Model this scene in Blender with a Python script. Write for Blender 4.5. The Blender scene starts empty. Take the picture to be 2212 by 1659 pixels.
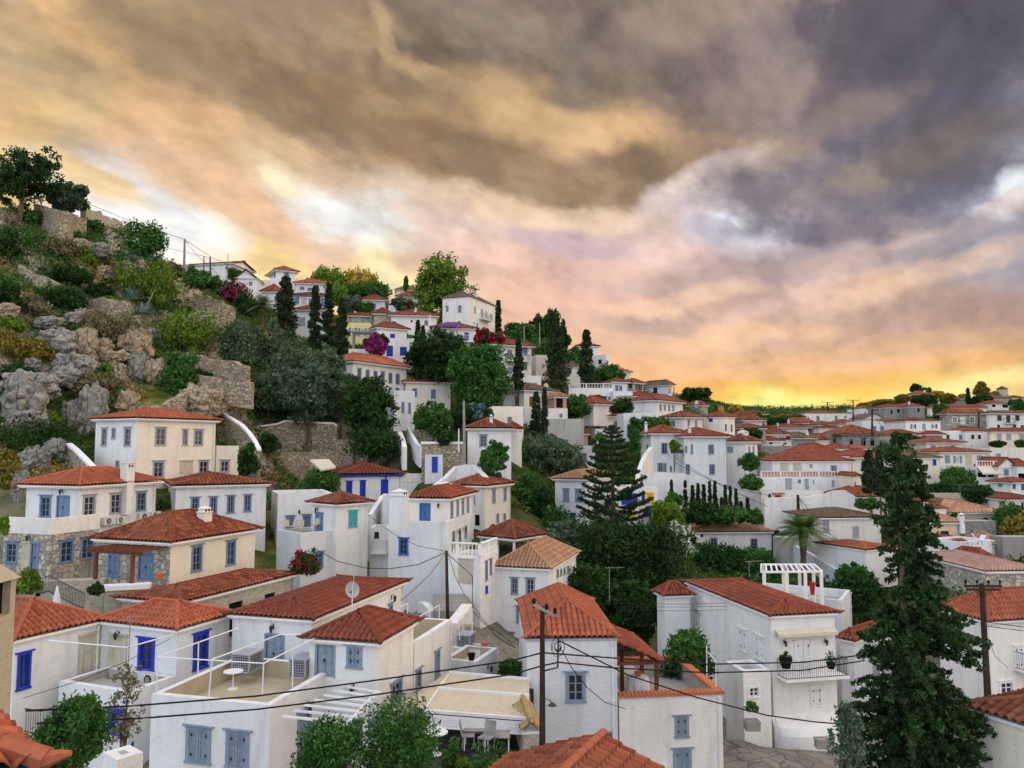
import bpy, math, random
import numpy as np
from mathutils import Vector, noise
random.seed(7); RNG = np.random.default_rng(11)
PI = math.pi; R_ = math.radians
SC = bpy.context.scene; COL = SC.collection
# ---------------------------------------------------------------- camera, sky, sun, exposure
FPX = 780.0; PIT = R_(4.5); CP, SP = math.cos(PIT), math.sin(PIT)
cam_d = bpy.data.cameras.new('camera'); cam = bpy.data.objects.new('camera', cam_d); COL.objects.link(cam)
cam_d.sensor_width = 36; cam_d.lens = FPX / 1024 * 36; cam_d.clip_start = 0.1; cam_d.clip_end = 4000
cam.rotation_euler = (PI / 2 + PIT, 0, 0); SC.camera = cam
SC.view_settings.view_transform = 'Standard'; SC.view_settings.look = 'None'
SC.view_settings.gamma = 1; SC.view_settings.exposure = 0.0
SC.render.resolution_x = 1024; SC.render.resolution_y = 768
SUN_AZ, SUN_EL = R_(52), R_(24)

def lin(h):
    h = h.lstrip('#'); c = [int(h[i:i+2], 16) / 255 for i in (0, 2, 4)]
    return tuple(((x + .055) / 1.055) ** 2.4 if x > .04045 else x / 12.92 for x in c)

SKY_ROWS = [
 (30, '0 a89470 200 907c60 420 726852 650 7e6a56 900 6c5e52 1150 6b5d56 1400 6e5f57 1650 7c6b66 1900 615a60 2150 504e58'),
 (110, '0 c2a070 120 c9a870 300 8d7654 520 7c6850 700 78644e 850 9c815c 940 6c5e4c 1150 6e5e52 1330 5e564e 1500 6c5e5c 1750 5d555c 2000 5a525c 2180 504c58'),
 (190, '0 c4a680 150 c6a06e 400 96784f 640 846b4e 860 8c7352 1010 ac8d64 1200 8e7454 1300 6a5a4a 1520 685c5a 1800 625860 2020 574f5a 2200 4f4c58'),
 (280, '0 cca880 200 ccaa7c 420 c49c70 600 a8845c 760 84694c 950 8a6f50 1150 967858 1360 b8946a 1550 7a6860 1800 6e6266 2050 585460 2200 5e5a66'),
 (360, '0 dcb482 120 f4cc88 210 f0cc94 300 e0b080 450 d4a880 580 fce0b0 720 e8c49c 900 b8926e 1100 8e7258 1300 7e6852 1480 92785c 1640 7e7070 1850 625c68 2050 5c5a68 2200 74727e'),
 (440, '0 f0c070 180 fff0d8 290 fffaf0 400 e8c8a0 480 dcb490 600 f4dcc0 720 fffdf4 800 fff8e8 930 e8ccb4 1080 b8947c 1300 8a705e 1450 b09684 1580 e0d2d0 1660 e8e0e2 1800 807480 1950 5e5a66 2080 7c7884 2190 a6a4b0'),
 (505, '0 f0c070 250 f6f4f0 420 fff8ea 540 e2bc98 680 f6e4d0 790 fffce8 880 fff4dc 980 d8bcb0 1150 c4a698 1330 b49a94 1480 c8b0a8 1620 f0eef2 1680 c8c0c8 1820 8a7e88 1960 746e7c 2120 a0a0b0 2200 8a8896'),
 (570, '0 f0c070 300 f0ece4 500 fff0c8 570 ffdc90 700 ffe49c 800 ffe4a8 880 ecc8a8 1050 d4b09c 1250 b8988c 1420 c8aaa0 1560 a8908c 1750 8e8288 1930 ac9890 2060 8e8890 2180 74727e'),
 (650, '0 f0c070 600 fff0a0 850 fff0a8 1000 e0b89c 1150 d8ac94 1300 c8a08c 1480 b08e80 1600 a88a80 1750 b49080 1950 d4ac90 2080 b89a8c 2200 908084'),
 (730, '0 f0c070 800 f0c8a0 1150 e8b898 1320 e0b08e 1450 bc9880 1560 dcb094 1720 b09280 1900 c09c84 2060 d0a888 2200 b08e74'),
 (800, '0 f0c070 900 f0bc90 1300 f4ba86 1480 f4bc84 1650 eab480 1820 dcaa78 1980 e8b274 2100 f0b874 2200 e8b070'),
 (840, '0 f0c070 1000 f8bc70 1420 f8b868 1560 f8bc60 1640 fcc860 1720 f8c060 1850 f0b85c 2000 f8cc64 2120 ffe084 2210 f8d080'),
 (875, '0 f0c070 1000 f8bc70 1420 fcbc5c 1560 ffcc48 1630 ffe868 1670 fff890 1730 ffe060 1900 ffd04c 2000 ffdc6c 2120 fff090 2210 ffe080'),
 (920, '0 f0c070 1000 f8bc70 1500 ffb848 1680 fff080 1800 ffd050 2100 ffd860 2200 ffc850')]

def ray(px, py):
    u = (px - 512) / FPX; v = (384 - py) / FPX
    return np.array([u, CP - v * SP, SP + v * CP])
SKY_CLOUDS = [  # centre x y, half length, half width, slope in degrees (down to the east +), colour, strength
 (430,110,260,70,18,'7c6c57',.75),(60,135,110,40,18,'cdb284',.8),(230,200,260,40,22,'b4966c',.5),(640,60,200,40,12,'86745f',.6),(660,230,200,50,25,'7d6a54',.6),(900,120,75,60,0,'665a4e',.85),(985,175,130,16,22,'bc9c70',.8),(850,60,22,70,-8,'a88c68',.6),(1290,110,140,45,-48,'5c554f',.8),(1150,60,150,40,-12,'786a60',.6),(1420,60,120,40,-15,'86736a',.6),(1040,215,180,30,16,'9c8262',.7),
 (980,320,430,62,14,'80694f',.8),(1160,262,230,34,8,'b4946a',.75),(1330,300,130,26,-6,'c09c70',.7),(1330,385,190,46,-6,'78644f',.8),(1130,375,200,30,12,'8c745a',.6),(1560,200,150,50,-20,'66595a',.6),(1700,150,160,40,-10,'7c6c68',.6),(2020,90,230,70,5,'524f5a',.8),(1760,270,160,30,-14,'8a7a72',.6),(1600,330,120,40,10,'a08468',.5),
 (1180,456,330,22,8,'dfc2a4',.6),(1490,410,130,30,-24,'d6c4bc',.85),(1560,455,120,34,-10,'cdc0c4',.7),(1250,520,120,26,10,'a894a0',.7),(1430,540,100,26,0,'d8b8ac',.7),(1600,500,110,34,0,'b4b2c0',.75),(1640,488,26,12,25,'ffffff',1.),(1590,468,16,8,0,'eef4ff',1.),
 (1890,395,270,62,3,'5b5864',.85),(1810,495,150,32,4,'665f6c',.85),(1950,335,170,26,-12,'86796c',.55),(1700,425,60,40,40,'7e7478',.7),(2060,300,160,50,-5,'5e5656',.6),(2200,415,34,30,-50,'eef2f6',.9),(2150,475,40,14,20,'dfe4ee',.9),
 (1930,572,280,24,-19,'d2b4a4',.6),(1800,590,160,24,-4,'a48e8c',.7),(2110,560,120,66,0,'86858f',.75),(1500,610,240,18,4,'b09894',.7),(1470,650,230,20,-2,'e8c2a4',.6),(1430,690,120,18,0,'a48a7e',.8),(1320,730,90,30,10,'c09c84',.6),(1870,655,220,20,-16,'e4c0a4',.6),(1820,700,200,30,-8,'ac9080',.7),(2080,690,140,40,0,'9c8078',.7),(1600,730,170,18,0,'e6b88c',.6),(1900,760,250,22,-3,'bc9878',.7),(1250,680,80,22,0,'b8988a',.6),(1700,800,240,14,0,'d8a478',.6),
 (320,475,190,42,24,'f6f5f4',.95),(780,470,120,44,8,'fffdf8',.95),(680,500,70,30,50,'fdf2e4',.8),(585,392,42,18,10,'fff4cc',.95),(150,362,80,32,28,'ffd488',.8),(640,582,140,24,4,'ffdc98',.75),(840,600,40,34,60,'fff2c0',.8),(500,440,230,30,27,'cba584',.8),(380,380,220,34,24,'dcb48c',.6),(730,540,60,24,-20,'d8b49c',.7),(940,480,110,22,14,'e8cab8',.7),(1000,540,120,30,6,'d4aea0',.6),(620,330,180,30,22,'c4a078',.6),(1650,884,95,20,0,'fff690',.9),(2080,838,150,12,-9,'ffef9a',.85)]
def build_world():
    w = bpy.data.worlds.new('World'); SC.world = w; w.use_nodes = True
    nt = w.node_tree; N = nt.nodes; L = nt.links; N.clear()
    def nd(t, **k):
        n = N.new(t)
        for a, b in k.items(): setattr(n, a, b)
        return n
    def M(op, a, b=None, c=None, cl=False):
        n = nd('ShaderNodeMath', operation=op, use_clamp=cl)
        for i, v in enumerate((a, b, c)):
            if v is None: continue
            if isinstance(v, (int, float)): n.inputs[i].default_value = v
            else: L.new(v, n.inputs[i])
        return n.outputs[0]
    tc = nd('ShaderNodeTexCoord'); sep = nd('ShaderNodeSeparateXYZ'); L.new(tc.outputs['Generated'], sep.inputs[0])
    x, y, z = sep.outputs
    # cloud-plane coordinates: clouds flatten and stretch towards the horizon
    zz = M('ADD', M('MAXIMUM', z, 0.0), 0.42)
    cb = nd('ShaderNodeCombineXYZ'); L.new(M('DIVIDE', x, zz), cb.inputs[0]); L.new(M('DIVIDE', y, zz), cb.inputs[1])
    def tex(scale, detail, rough, dist=0., off=0., sh=(0, 0)):
        n = nd('ShaderNodeTexNoise', noise_dimensions='3D'); n.inputs['Scale'].default_value = scale
        n.inputs['Detail'].default_value = detail; n.inputs['Roughness'].default_value = rough; n.inputs['Distortion'].default_value = dist
        m0 = nd('ShaderNodeMapping'); m0.inputs['Rotation'].default_value = (0, 0, -.95); L.new(cb.outputs[0], m0.inputs[0])
        mp = nd('ShaderNodeMapping'); mp.inputs['Location'].default_value = (off + sh[0], off * .7 + sh[1], off * .3); mp.inputs['Scale'].default_value = (.80, 1.12, 1)
        L.new(m0.outputs[0], mp.inputs[0]); L.new(mp.outputs[0], n.inputs['Vector']); return n
    n1 = tex(2.6, 6, .60, 0, 3.1); n3 = tex(2.6, 9, .58, 0, 17.); n4 = tex(8., 6, .58, 0, 5.); n3b = tex(2.6, 8, .58, 0, 17., (.01, -.06)); n4b = tex(8., 5, .58, 0, 5., (.0, -.022))
    s1 = nd('ShaderNodeSeparateColor'); L.new(n1.outputs['Color'], s1.inputs[0])
    az = M('ARCTAN2', x, y); el = M('ARCSINE', z)
    wfade = M('MULTIPLY_ADD', M('MAXIMUM', el, 0.), .20, .035)
    az2 = M('ADD', az, M('MULTIPLY', M('SUBTRACT', s1.outputs[0], .5), M('MULTIPLY', wfade, 1.6)))
    el2 = M('ADD', el, M('MULTIPLY', M('SUBTRACT', s1.outputs[1], .5), M('MULTIPLY', wfade, 1.3)))
    fac = M('MULTIPLY_ADD', az2, 1 / 1.5, .5, cl=True)
    prev = None; prev_el = None
    for yF, txt in reversed(SKY_ROWS):
        t = txt.split(); yr = yF / 2.16; ev = PIT + math.atan((384 - yr) / FPX)
        cr = nd('ShaderNodeValToRGB'); els = cr.color_ramp.elements; cr.color_ramp.interpolation = 'EASE'
        bf = 1.45 if 400 < yF < 820 else 1.42
        st = [(math.atan(((float(t[i]) / 2.16) - 512) / FPX / math.cos(max(ev - PIT, 0))) / 1.5 + .5, tuple(q * min(bf, max(1., .86 / max(lin(t[i+1])))) for q in lin(t[i+1]))) for i in range(0, len(t), 2)]
        while len(els) < len(st): els.new(.5)
        for e, (p, c) in zip(els, st): e.position = p; e.color = (*c, 1)
        L.new(fac, cr.inputs[0])
        if prev is None: prev = cr.outputs[0]
        else:
            mr = nd('ShaderNodeMapRange', interpolation_type='SMOOTHSTEP'); mr.inputs['From Min'].default_value = prev_el; mr.inputs['From Max'].default_value = ev
            L.new(el2, mr.inputs['Value']); mx = nd('ShaderNodeMix', data_type='RGBA')
            L.new(mr.outputs[0], mx.inputs[0]); L.new(prev, mx.inputs[6]); L.new(cr.outputs[0], mx.inputs[7]); prev = mx.outputs[2]
        prev_el = ev
    # billow detail: brightness modulation
    rd = M('SUBTRACT', 1.0, M('MULTIPLY', M('ABSOLUTE', M('SUBTRACT', n3.outputs['Fac'], .5)), 7.0), cl=True)
    n5 = tex(5.5, 8, .62, 0, 23.)
    az3 = M('ADD', az, M('MULTIPLY', M('SUBTRACT', s1.outputs[2], .5), M('MULTIPLY', wfade, 1.7))); el3 = M('ADD', el, M('MULTIPLY', M('SUBTRACT', s1.outputs[0], .5), M('MULTIPLY', wfade, 1.1)))
    pc = nd('ShaderNodeCombineXYZ'); L.new(az3, pc.inputs[0]); L.new(el3, pc.inputs[1]); rag = M('ADD', M('MULTIPLY', M('SUBTRACT', n5.outputs['Fac'], .5), 1.5), M('MULTIPLY', M('SUBTRACT', n4.outputs['Fac'], .5), .7))
    for X_, Y_, ra, rb, an, col, al in SKY_CLOUDS:
        dv = ray(X_ / 2.16, Y_ / 2.16); dv = dv / np.linalg.norm(dv); mp = nd('ShaderNodeMapping', vector_type='TEXTURE'); mp.inputs['Location'].default_value = (math.atan2(dv[0], dv[1]), math.asin(dv[2]), 0); mp.inputs['Rotation'].default_value = (0, 0, -R_(an)); mp.inputs['Scale'].default_value = (ra * 1.25 / 1685, rb * 1.25 / 1685, 1)
        L.new(pc.outputs[0], mp.inputs[0]); ln = nd('ShaderNodeVectorMath', operation='LENGTH'); L.new(mp.outputs[0], ln.inputs[0]); mr = nd('ShaderNodeMapRange', interpolation_type='SMOOTHSTEP'); mr.inputs['From Min'].default_value = 1.3; mr.inputs['From Max'].default_value = .45; mr.inputs['To Max'].default_value = al
        L.new(M('ADD', ln.outputs['Value'], rag), mr.inputs['Value']); mx = nd('ShaderNodeMix', data_type='RGBA'); L.new(mr.outputs[0], mx.inputs[0]); L.new(prev, mx.inputs[6]); mx.inputs[7].default_value = (*[q * min(1.42, max(1., .98 / max(lin(col)))) for q in lin(col)], 1); prev = mx.outputs[2]
    ed = nd('ShaderNodeMapRange', interpolation_type='SMOOTHSTEP'); ed.inputs['From Min'].default_value = .46; ed.inputs['From Max'].default_value = .53; L.new(n3.outputs['Fac'], ed.inputs['Value'])
    d = M('ADD', M('MULTIPLY', M('SUBTRACT', n3.outputs['Fac'], .5), 1.0), M('MULTIPLY', M('SUBTRACT', n4.outputs['Fac'], .5), .35))
    d = M('ADD', d, M('MULTIPLY', M('SUBTRACT', n3.outputs['Fac'], n3b.outputs['Fac']), 2.2)); d = M('ADD', d, M('MULTIPLY', M('SUBTRACT', n4.outputs['Fac'], n4b.outputs['Fac']), 1.1))
    d = M('ADD', d, M('MULTIPLY', M('SUBTRACT', ed.outputs[0], .5), .22)); d = M('ADD', d, M('MULTIPLY', M('SUBTRACT', rd, .4), .10))
    d = M('MULTIPLY', d, M('MULTIPLY_ADD', M('MAXIMUM', el, 0.), 1.1, .5))
    hi = nd('ShaderNodeMix', data_type='RGBA'); L.new(M('MULTIPLY', M('MAXIMUM', d, 0.), .9, cl=True), hi.inputs[0]); L.new(prev, hi.inputs[6])
    lt = nd('ShaderNodeVectorMath', operation='MULTIPLY_ADD'); L.new(prev, lt.inputs[0]); lt.inputs[1].default_value = (1.2, 1.15, 1.1); lt.inputs[2].default_value = (.26, .20, .14); L.new(lt.outputs[0], hi.inputs[7])
    mul = nd('ShaderNodeMix', data_type='RGBA'); L.new(M('MULTIPLY', M('MAXIMUM', M('MULTIPLY', d, -1.), 0.), 1.0, cl=True), mul.inputs[0]); L.new(hi.outputs[2], mul.inputs[6])
    dk = nd('ShaderNodeVectorMath', operation='MULTIPLY_ADD'); L.new(prev, dk.inputs[0]); dk.inputs[1].default_value = (.30, .30, .33); dk.inputs[2].default_value = (.018, .018, .024); L.new(dk.outputs[0], mul.inputs[7])
    MULO = mul.outputs[2]
    # the sky behind and beside the viewpoint: dusk blue, brightened as added fill light for walls facing the viewpoint, warmer towards the sunset side
    sky = nd('ShaderNodeTexSky', sky_type='NISHITA', sun_disc=False, sun_elevation=SUN_EL, sun_rotation=SUN_AZ)
    sk = nd('ShaderNodeVectorMath', operation='SCALE'); sk.inputs['Scale'].default_value = .05; L.new(sky.outputs[0], sk.inputs[0])
    side = nd('ShaderNodeMapRange', interpolation_type='SMOOTHSTEP'); side.inputs['From Min'].default_value = -.3; side.inputs['From Max'].default_value = 1.; L.new(x, side.inputs['Value'])
    bm = nd('ShaderNodeMix', data_type='RGBA'); L.new(side.outputs[0], bm.inputs[0]); bm.inputs[6].default_value = (1.3, 1.42, 1.64, 1); bm.inputs[7].default_value = (1.55, 1.22, .92, 1)
    ad = nd('ShaderNodeVectorMath', operation='ADD'); L.new(bm.outputs[2], ad.inputs[0]); L.new(sk.outputs[0], ad.inputs[1])
    bk = nd('ShaderNodeMapRange', interpolation_type='SMOOTHSTEP'); bk.inputs['From Min'].default_value = .62; bk.inputs['From Max'].default_value = .1; L.new(y, bk.inputs['Value'])
    fm = nd('ShaderNodeMix', data_type='RGBA'); L.new(bk.outputs[0], fm.inputs[0]); hs = nd('ShaderNodeHueSaturation'); hs.inputs['Saturation'].default_value = .95; L.new(MULO, hs.inputs['Color']); L.new(hs.outputs[0], fm.inputs[6]); L.new(ad.outputs[0], fm.inputs[7])
    bg = nd('ShaderNodeBackground'); bg.inputs[1].default_value = 1.0; L.new(fm.outputs[2], bg.inputs[0])
    out = nd('ShaderNodeOutputWorld'); L.new(bg.outputs[0], out.inputs[0])
    w.cycles.sampling_method = 'MANUAL'; w.cycles.sample_map_resolution = 512
    SC.cycles.max_bounces = 4; SC.cycles.diffuse_bounces = 3; SC.cycles.glossy_bounces = 2; SC.cycles.transmission_bounces = 2; SC.cycles.transparent_max_bounces = 4
build_world()
sd = bpy.data.lights.new('sun', 'SUN'); sd.energy = .6; sd.angle = R_(20); sd.color = (1, .78, .55)
so = bpy.data.objects.new('sun', sd); COL.objects.link(so)
sdir = Vector((math.sin(SUN_AZ) * math.cos(SUN_EL), math.cos(SUN_AZ) * math.cos(SUN_EL), math.sin(SUN_EL)))
so.rotation_euler = sdir.to_track_quat('Z', 'Y').to_euler()

# ---------------------------------------------------------------- pixel -> place
VIEW = dict(A=(0, 576, 8.64), B=(256, 576, 8.64), C=(512, 576, 8.64), D=(768, 576, 8.64), E=(0, 384, 8.64), F=(256, 384, 8.64),
            G=(512, 384, 8.64), H=(768, 384, 8.64), I=(0, 192, 8.64), J=(256, 240, 8.64), K=(512, 288, 8.64),
            P=(768, 384, 17.28), Q=(896, 384, 17.28), S=(896, 480, 17.28), T=(640, 384, 17.28), Z=(0, 0, 2.16))
def rp(v, x, y):
    o = VIEW[v]; return o[0] + x / o[2], o[1] + y / o[2]
def at(v, x, y, D):
    d = ray(*rp(v, x, y)); return d * (D / d[1])
def zat(Y, v, y):
    vv = (384 - rp(v, 0, y)[1]) / FPX; return Y * (vv * CP + SP) / (CP - vv * SP)
CTRL = []   # terrain control points
HB = []     # house places

# ---------------------------------------------------------------- mesh builder
class MB:
    def __init__(s): s.v = []; s.f = []; s.m = []; s.uv = None
    def add(s, vs, fs, m=0):
        n = len(s.v); s.v.extend(vs); s.f.extend([tuple(i + n for i in f) for f in fs]); s.m.extend([m] * len(fs))
    def box(s, x0, x1, y0, y1, z0, z1, m=0):
        s.add([(x0,y0,z0),(x1,y0,z0),(x1,y1,z0),(x0,y1,z0),(x0,y0,z1),(x1,y0,z1),(x1,y1,z1),(x0,y1,z1)],
              [(0,3,2,1),(4,5,6,7),(0,1,5,4),(1,2,6,5),(2,3,7,6),(3,0,4,7)], m)
    def tube(s, pts, r, n=6, m=0):
        pts = [Vector(p) for p in pts]; k = len(pts); rs = r if isinstance(r, (list, tuple)) else [r] * k
        vs = []
        for i, p in enumerate(pts):
            t = (pts[min(i+1, k-1)] - pts[max(i-1, 0)]).normalized()
            a = t.orthogonal().normalized() if abs(t.z) < .9 else Vector((1, 0, 0)); a = (a - t * a.dot(t)).normalized(); b = t.cross(a)
            for j in range(n):
                c = 2 * PI * j / n; vs.append(tuple(p + (a * math.cos(c) + b * math.sin(c)) * rs[i]))
        fs = [(i*n+j, i*n+(j+1) % n, (i+1)*n+(j+1) % n, (i+1)*n+j) for i in range(k-1) for j in range(n)]
        fs += [tuple(range(n))[::-1], tuple((k-1)*n + j for j in range(n))]
        s.add(vs, fs, m)
    def lathe(s, prof, c=(0, 0, 0), n=12, m=0):
        vs = [(c[0] + r * math.cos(2*PI*j/n), c[1] + r * math.sin(2*PI*j/n), c[2] + z) for r, z in prof for j in range(n)]
        fs = [(i*n+j, i*n+(j+1) % n, (i+1)*n+(j+1) % n, (i+1)*n+j) for i in range(len(prof)-1) for j in range(n)]
        s.add(vs, fs + [tuple(range(n))[::-1], tuple((len(prof)-1)*n + j for j in range(n))], m)
    def xform(s, fn): s.v = [fn(*p) for p in s.v]; return s
def mesh_np(name, V, Fq, uv=None, k=4):
    me = bpy.data.meshes.new(name); V = np.asarray(V, dtype=np.float32); Fq = np.asarray(Fq, dtype=np.int32)
    me.vertices.add(len(V)); me.vertices.foreach_set('co', V.ravel())
    me.loops.add(Fq.size); me.loops.foreach_set('vertex_index', Fq.ravel()); me.polygons.add(len(Fq))
    me.polygons.foreach_set('loop_start', np.arange(0, Fq.size, k, dtype=np.int32))
    if uv is not None:
        l = me.uv_layers.new(name='UVMap'); l.data.foreach_set('uv', np.asarray(uv, dtype=np.float32)[Fq.ravel()].ravel())
    me.update(); me.validate(); return me
def link(name, me, parent=None, loc=(0, 0, 0), rz=0, mats=None):
    if isinstance(me, MB):
        mb = me; me = bpy.data.meshes.new(name); me.from_pydata([tuple(map(float, p)) for p in mb.v], [], mb.f)
        if any(mb.m): me.polygons.foreach_set('material_index', mb.m)
    for m in (mats or []): me.materials.append(MAT[m] if isinstance(m, str) else m)
    o = bpy.data.objects.new(name, me); COL.objects.link(o); o.parent = parent; o.location = loc; o.rotation_euler = (0, 0, rz); return o
def tag(o, label=None, cat=None, group=None, kind=None):
    if label: o['label'] = label
    if cat: o['category'] = cat
    if group: o['group'] = group
    if kind: o['kind'] = kind
    return o
def empty(name, loc, label, cat, group=None):
    o = bpy.data.objects.new(name, None); COL.objects.link(o); o.location = loc; o.empty_display_size = .3; return tag(o, label, cat, group)

# ---------------------------------------------------------------- materials
MAT = {}
def mat(name, build, rough=.85, spec=.2):
    m = bpy.data.materials.new(name); m.use_nodes = True; nt = m.node_tree; b = nt.nodes['Principled BSDF']
    b.inputs['Roughness'].default_value = rough; b.inputs['Specular IOR Level'].default_value = spec
    build(nt, b); MAT[name] = m; return m
def NN(nt, t, **k):
    n = nt.nodes.new(t)
    for a, v in k.items():
        if a in n.inputs: n.inputs[a].default_value = v
        else: setattr(n, a, v)
    return n
def coords(nt, scale=None, kind='Object'):
    tc = NN(nt, 'ShaderNodeTexCoord'); o = tc.outputs[kind]
    if scale:
        mp = NN(nt, 'ShaderNodeMapping'); mp.inputs['Scale'].default_value = scale; nt.links.new(o, mp.inputs[0]); o = mp.outputs[0]
    return o
def nz(nt, vec, scale, detail=4, rough=.6, dist=0):
    n = NN(nt, 'ShaderNodeTexNoise'); n.inputs['Scale'].default_value = scale; n.inputs['Detail'].default_value = detail
    n.inputs['Roughness'].default_value = rough; n.inputs['Distortion'].default_value = dist; nt.links.new(vec, n.inputs['Vector']); return n.outputs['Fac']
def ramp(nt, f, *st):
    r = NN(nt, 'ShaderNodeValToRGB'); e = r.color_ramp.elements
    while len(e) < len(st): e.new(.5)
    for a, (p, c) in zip(e, st): a.position = p; a.color = (*c, 1) if len(c) == 3 else c
    nt.links.new(f, r.inputs[0]); return r.outputs[0]
def mixc(nt, f, a, b, mode='MIX'):
    n = NN(nt, 'ShaderNodeMix', data_type='RGBA', blend_type=mode)
    for i, v in ((0, f), (6, a), (7, b)):
        if isinstance(v, (int, float)): n.inputs[i].default_value = v
        elif isinstance(v, tuple): n.inputs[i].default_value = (*v, 1)
        else: nt.links.new(v, n.inputs[i])
    return n.outputs[2]
def bump(nt, b, h, dist, st=1.):
    n = NN(nt, 'ShaderNodeBump'); n.inputs['Distance'].default_value = dist; n.inputs['Strength'].default_value = st
    nt.links.new(h, n.inputs['Height']); nt.links.new(n.outputs[0], b.inputs['Normal'])
def plaster(name, c, dirt=(.36, .34, .30), amt=.35):
    def f(nt, b):
        v = coords(nt); big = nz(nt, v, .35, 5, .65); vs = coords(nt, (1.6, 1.6, .22)); st = nz(nt, vs, .9, 5, .7); fine = nz(nt, v, 9, 4, .7)
        m1 = ramp(nt, big, (.35, (0, 0, 0)), (.75, (1, 1, 1))); m2 = ramp(nt, st, (.50, (0, 0, 0)), (.74, (1, 1, 1)))
        c1 = mixc(nt, m1, c, tuple(x * .84 for x in c)); mm = NN(nt, 'ShaderNodeMath', operation='MULTIPLY'); nt.links.new(m2, mm.inputs[0]); mm.inputs[1].default_value = amt
        c2 = mixc(nt, mm.outputs[0], c1, dirt); oi = NN(nt, 'ShaderNodeObjectInfo'); c2 = mixc(nt, 1., c2, ramp(nt, oi.outputs['Random'], (0, (.86, .88, .91)), (.5, (1, 1, 1)), (1, (1.04, 1.0, .94))), 'MULTIPLY')
        m4 = ramp(nt, nz(nt, v, 1.3, 8, .75), (.60, (0,)*3), (.70, (1,)*3)); m5 = NN(nt, 'ShaderNodeMath', operation='MULTIPLY'); nt.links.new(m4, m5.inputs[0]); m5.inputs[1].default_value = .16 + amt * .2
        c2 = mixc(nt, m5.outputs[0], c2, tuple(.5 * x + .5 * y for x, y in zip(c, dirt))); nt.links.new(c2, b.inputs['Base Color'])
        ad = NN(nt, 'ShaderNodeMath', operation='ADD'); nt.links.new(fine, ad.inputs[0]); nt.links.new(nz(nt, v, 2.2, 3, .5), ad.inputs[1]); bump(nt, b, ad.outputs[0], .06, .6)
    mat(name, f, .9, .1)
plaster('W', (.78, .78, .77), (.34, .32, .28), .42); plaster('white_trim', (.84, .83, .81), amt=.15)
plaster('C', (.80, .73, .60), (.40, .30, .18)); plaster('CW', (.82, .77, .68), (.45, .36, .25)); plaster('Y', (.80, .70, .33)); plaster('T', (.72, .54, .36), (.4, .26, .15))
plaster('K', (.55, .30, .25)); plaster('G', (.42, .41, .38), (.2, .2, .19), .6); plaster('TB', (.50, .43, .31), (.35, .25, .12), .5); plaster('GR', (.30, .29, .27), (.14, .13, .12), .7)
def stone(name, cols, mortar, scale=2.3, squash=1.35, bd=.06):
    def f(nt, b):
        v = coords(nt, (1, 1, squash)); nv = NN(nt, 'ShaderNodeTexNoise'); nv.inputs['Scale'].default_value = 1.4; nt.links.new(v, nv.inputs['Vector'])
        mx = NN(nt, 'ShaderNodeVectorMath', operation='MULTIPLY_ADD'); nt.links.new(nv.outputs['Color'], mx.inputs[0]); mx.inputs[1].default_value = (.35, .35, .35); nt.links.new(v, mx.inputs[2])
        vo = NN(nt, 'ShaderNodeTexVoronoi', feature='F1'); vo.inputs['Scale'].default_value = scale; vo.inputs['Randomness'].default_value = .9; nt.links.new(mx.outputs[0], vo.inputs['Vector'])
        ve = NN(nt, 'ShaderNodeTexVoronoi', feature='DISTANCE_TO_EDGE'); ve.inputs['Scale'].default_value = scale; ve.inputs['Randomness'].default_value = .9; nt.links.new(mx.outputs[0], ve.inputs['Vector'])
        sp = NN(nt, 'ShaderNodeSeparateColor'); nt.links.new(vo.outputs['Color'], sp.inputs[0])
        c = ramp(nt, sp.outputs[0], (0, cols[0]), (.4, cols[1]), (.7, cols[2]), (1, cols[3]))
        c = mixc(nt, .45, c, ramp(nt, nz(nt, v, 6, 5, .7), (.3, (.35, .35, .35)), (.7, (1, 1, 1))), 'MULTIPLY')
        e = ramp(nt, ve.outputs[0], (.015, (0, 0, 0)), (.07, (1, 1, 1)))
        nt.links.new(mixc(nt, e, mortar, c), b.inputs['Base Color']); bump(nt, b, e, bd, .9)
    mat(name, f, .95, .1)
stone('S', ((.30, .28, .24), (.46, .43, .36), (.62, .58, .48), (.38, .33, .26)), (.25, .235, .205))
stone('SB', ((.30, .25, .18), (.45, .38, .27), (.55, .48, .35), (.36, .27, .18)), (.17, .14, .10), 2.1, 1.7, .1)
stone('SG', ((.26, .26, .25), (.36, .35, .33), (.45, .43, .40), (.31, .30, .28)), (.22, .215, .20), 3.0, 1.7)
stone('SM', ((.40, .37, .30), (.50, .46, .37), (.56, .52, .42), (.45, .40, .31)), (.40, .37, .30), 3.2, 1.5, .02)
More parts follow.
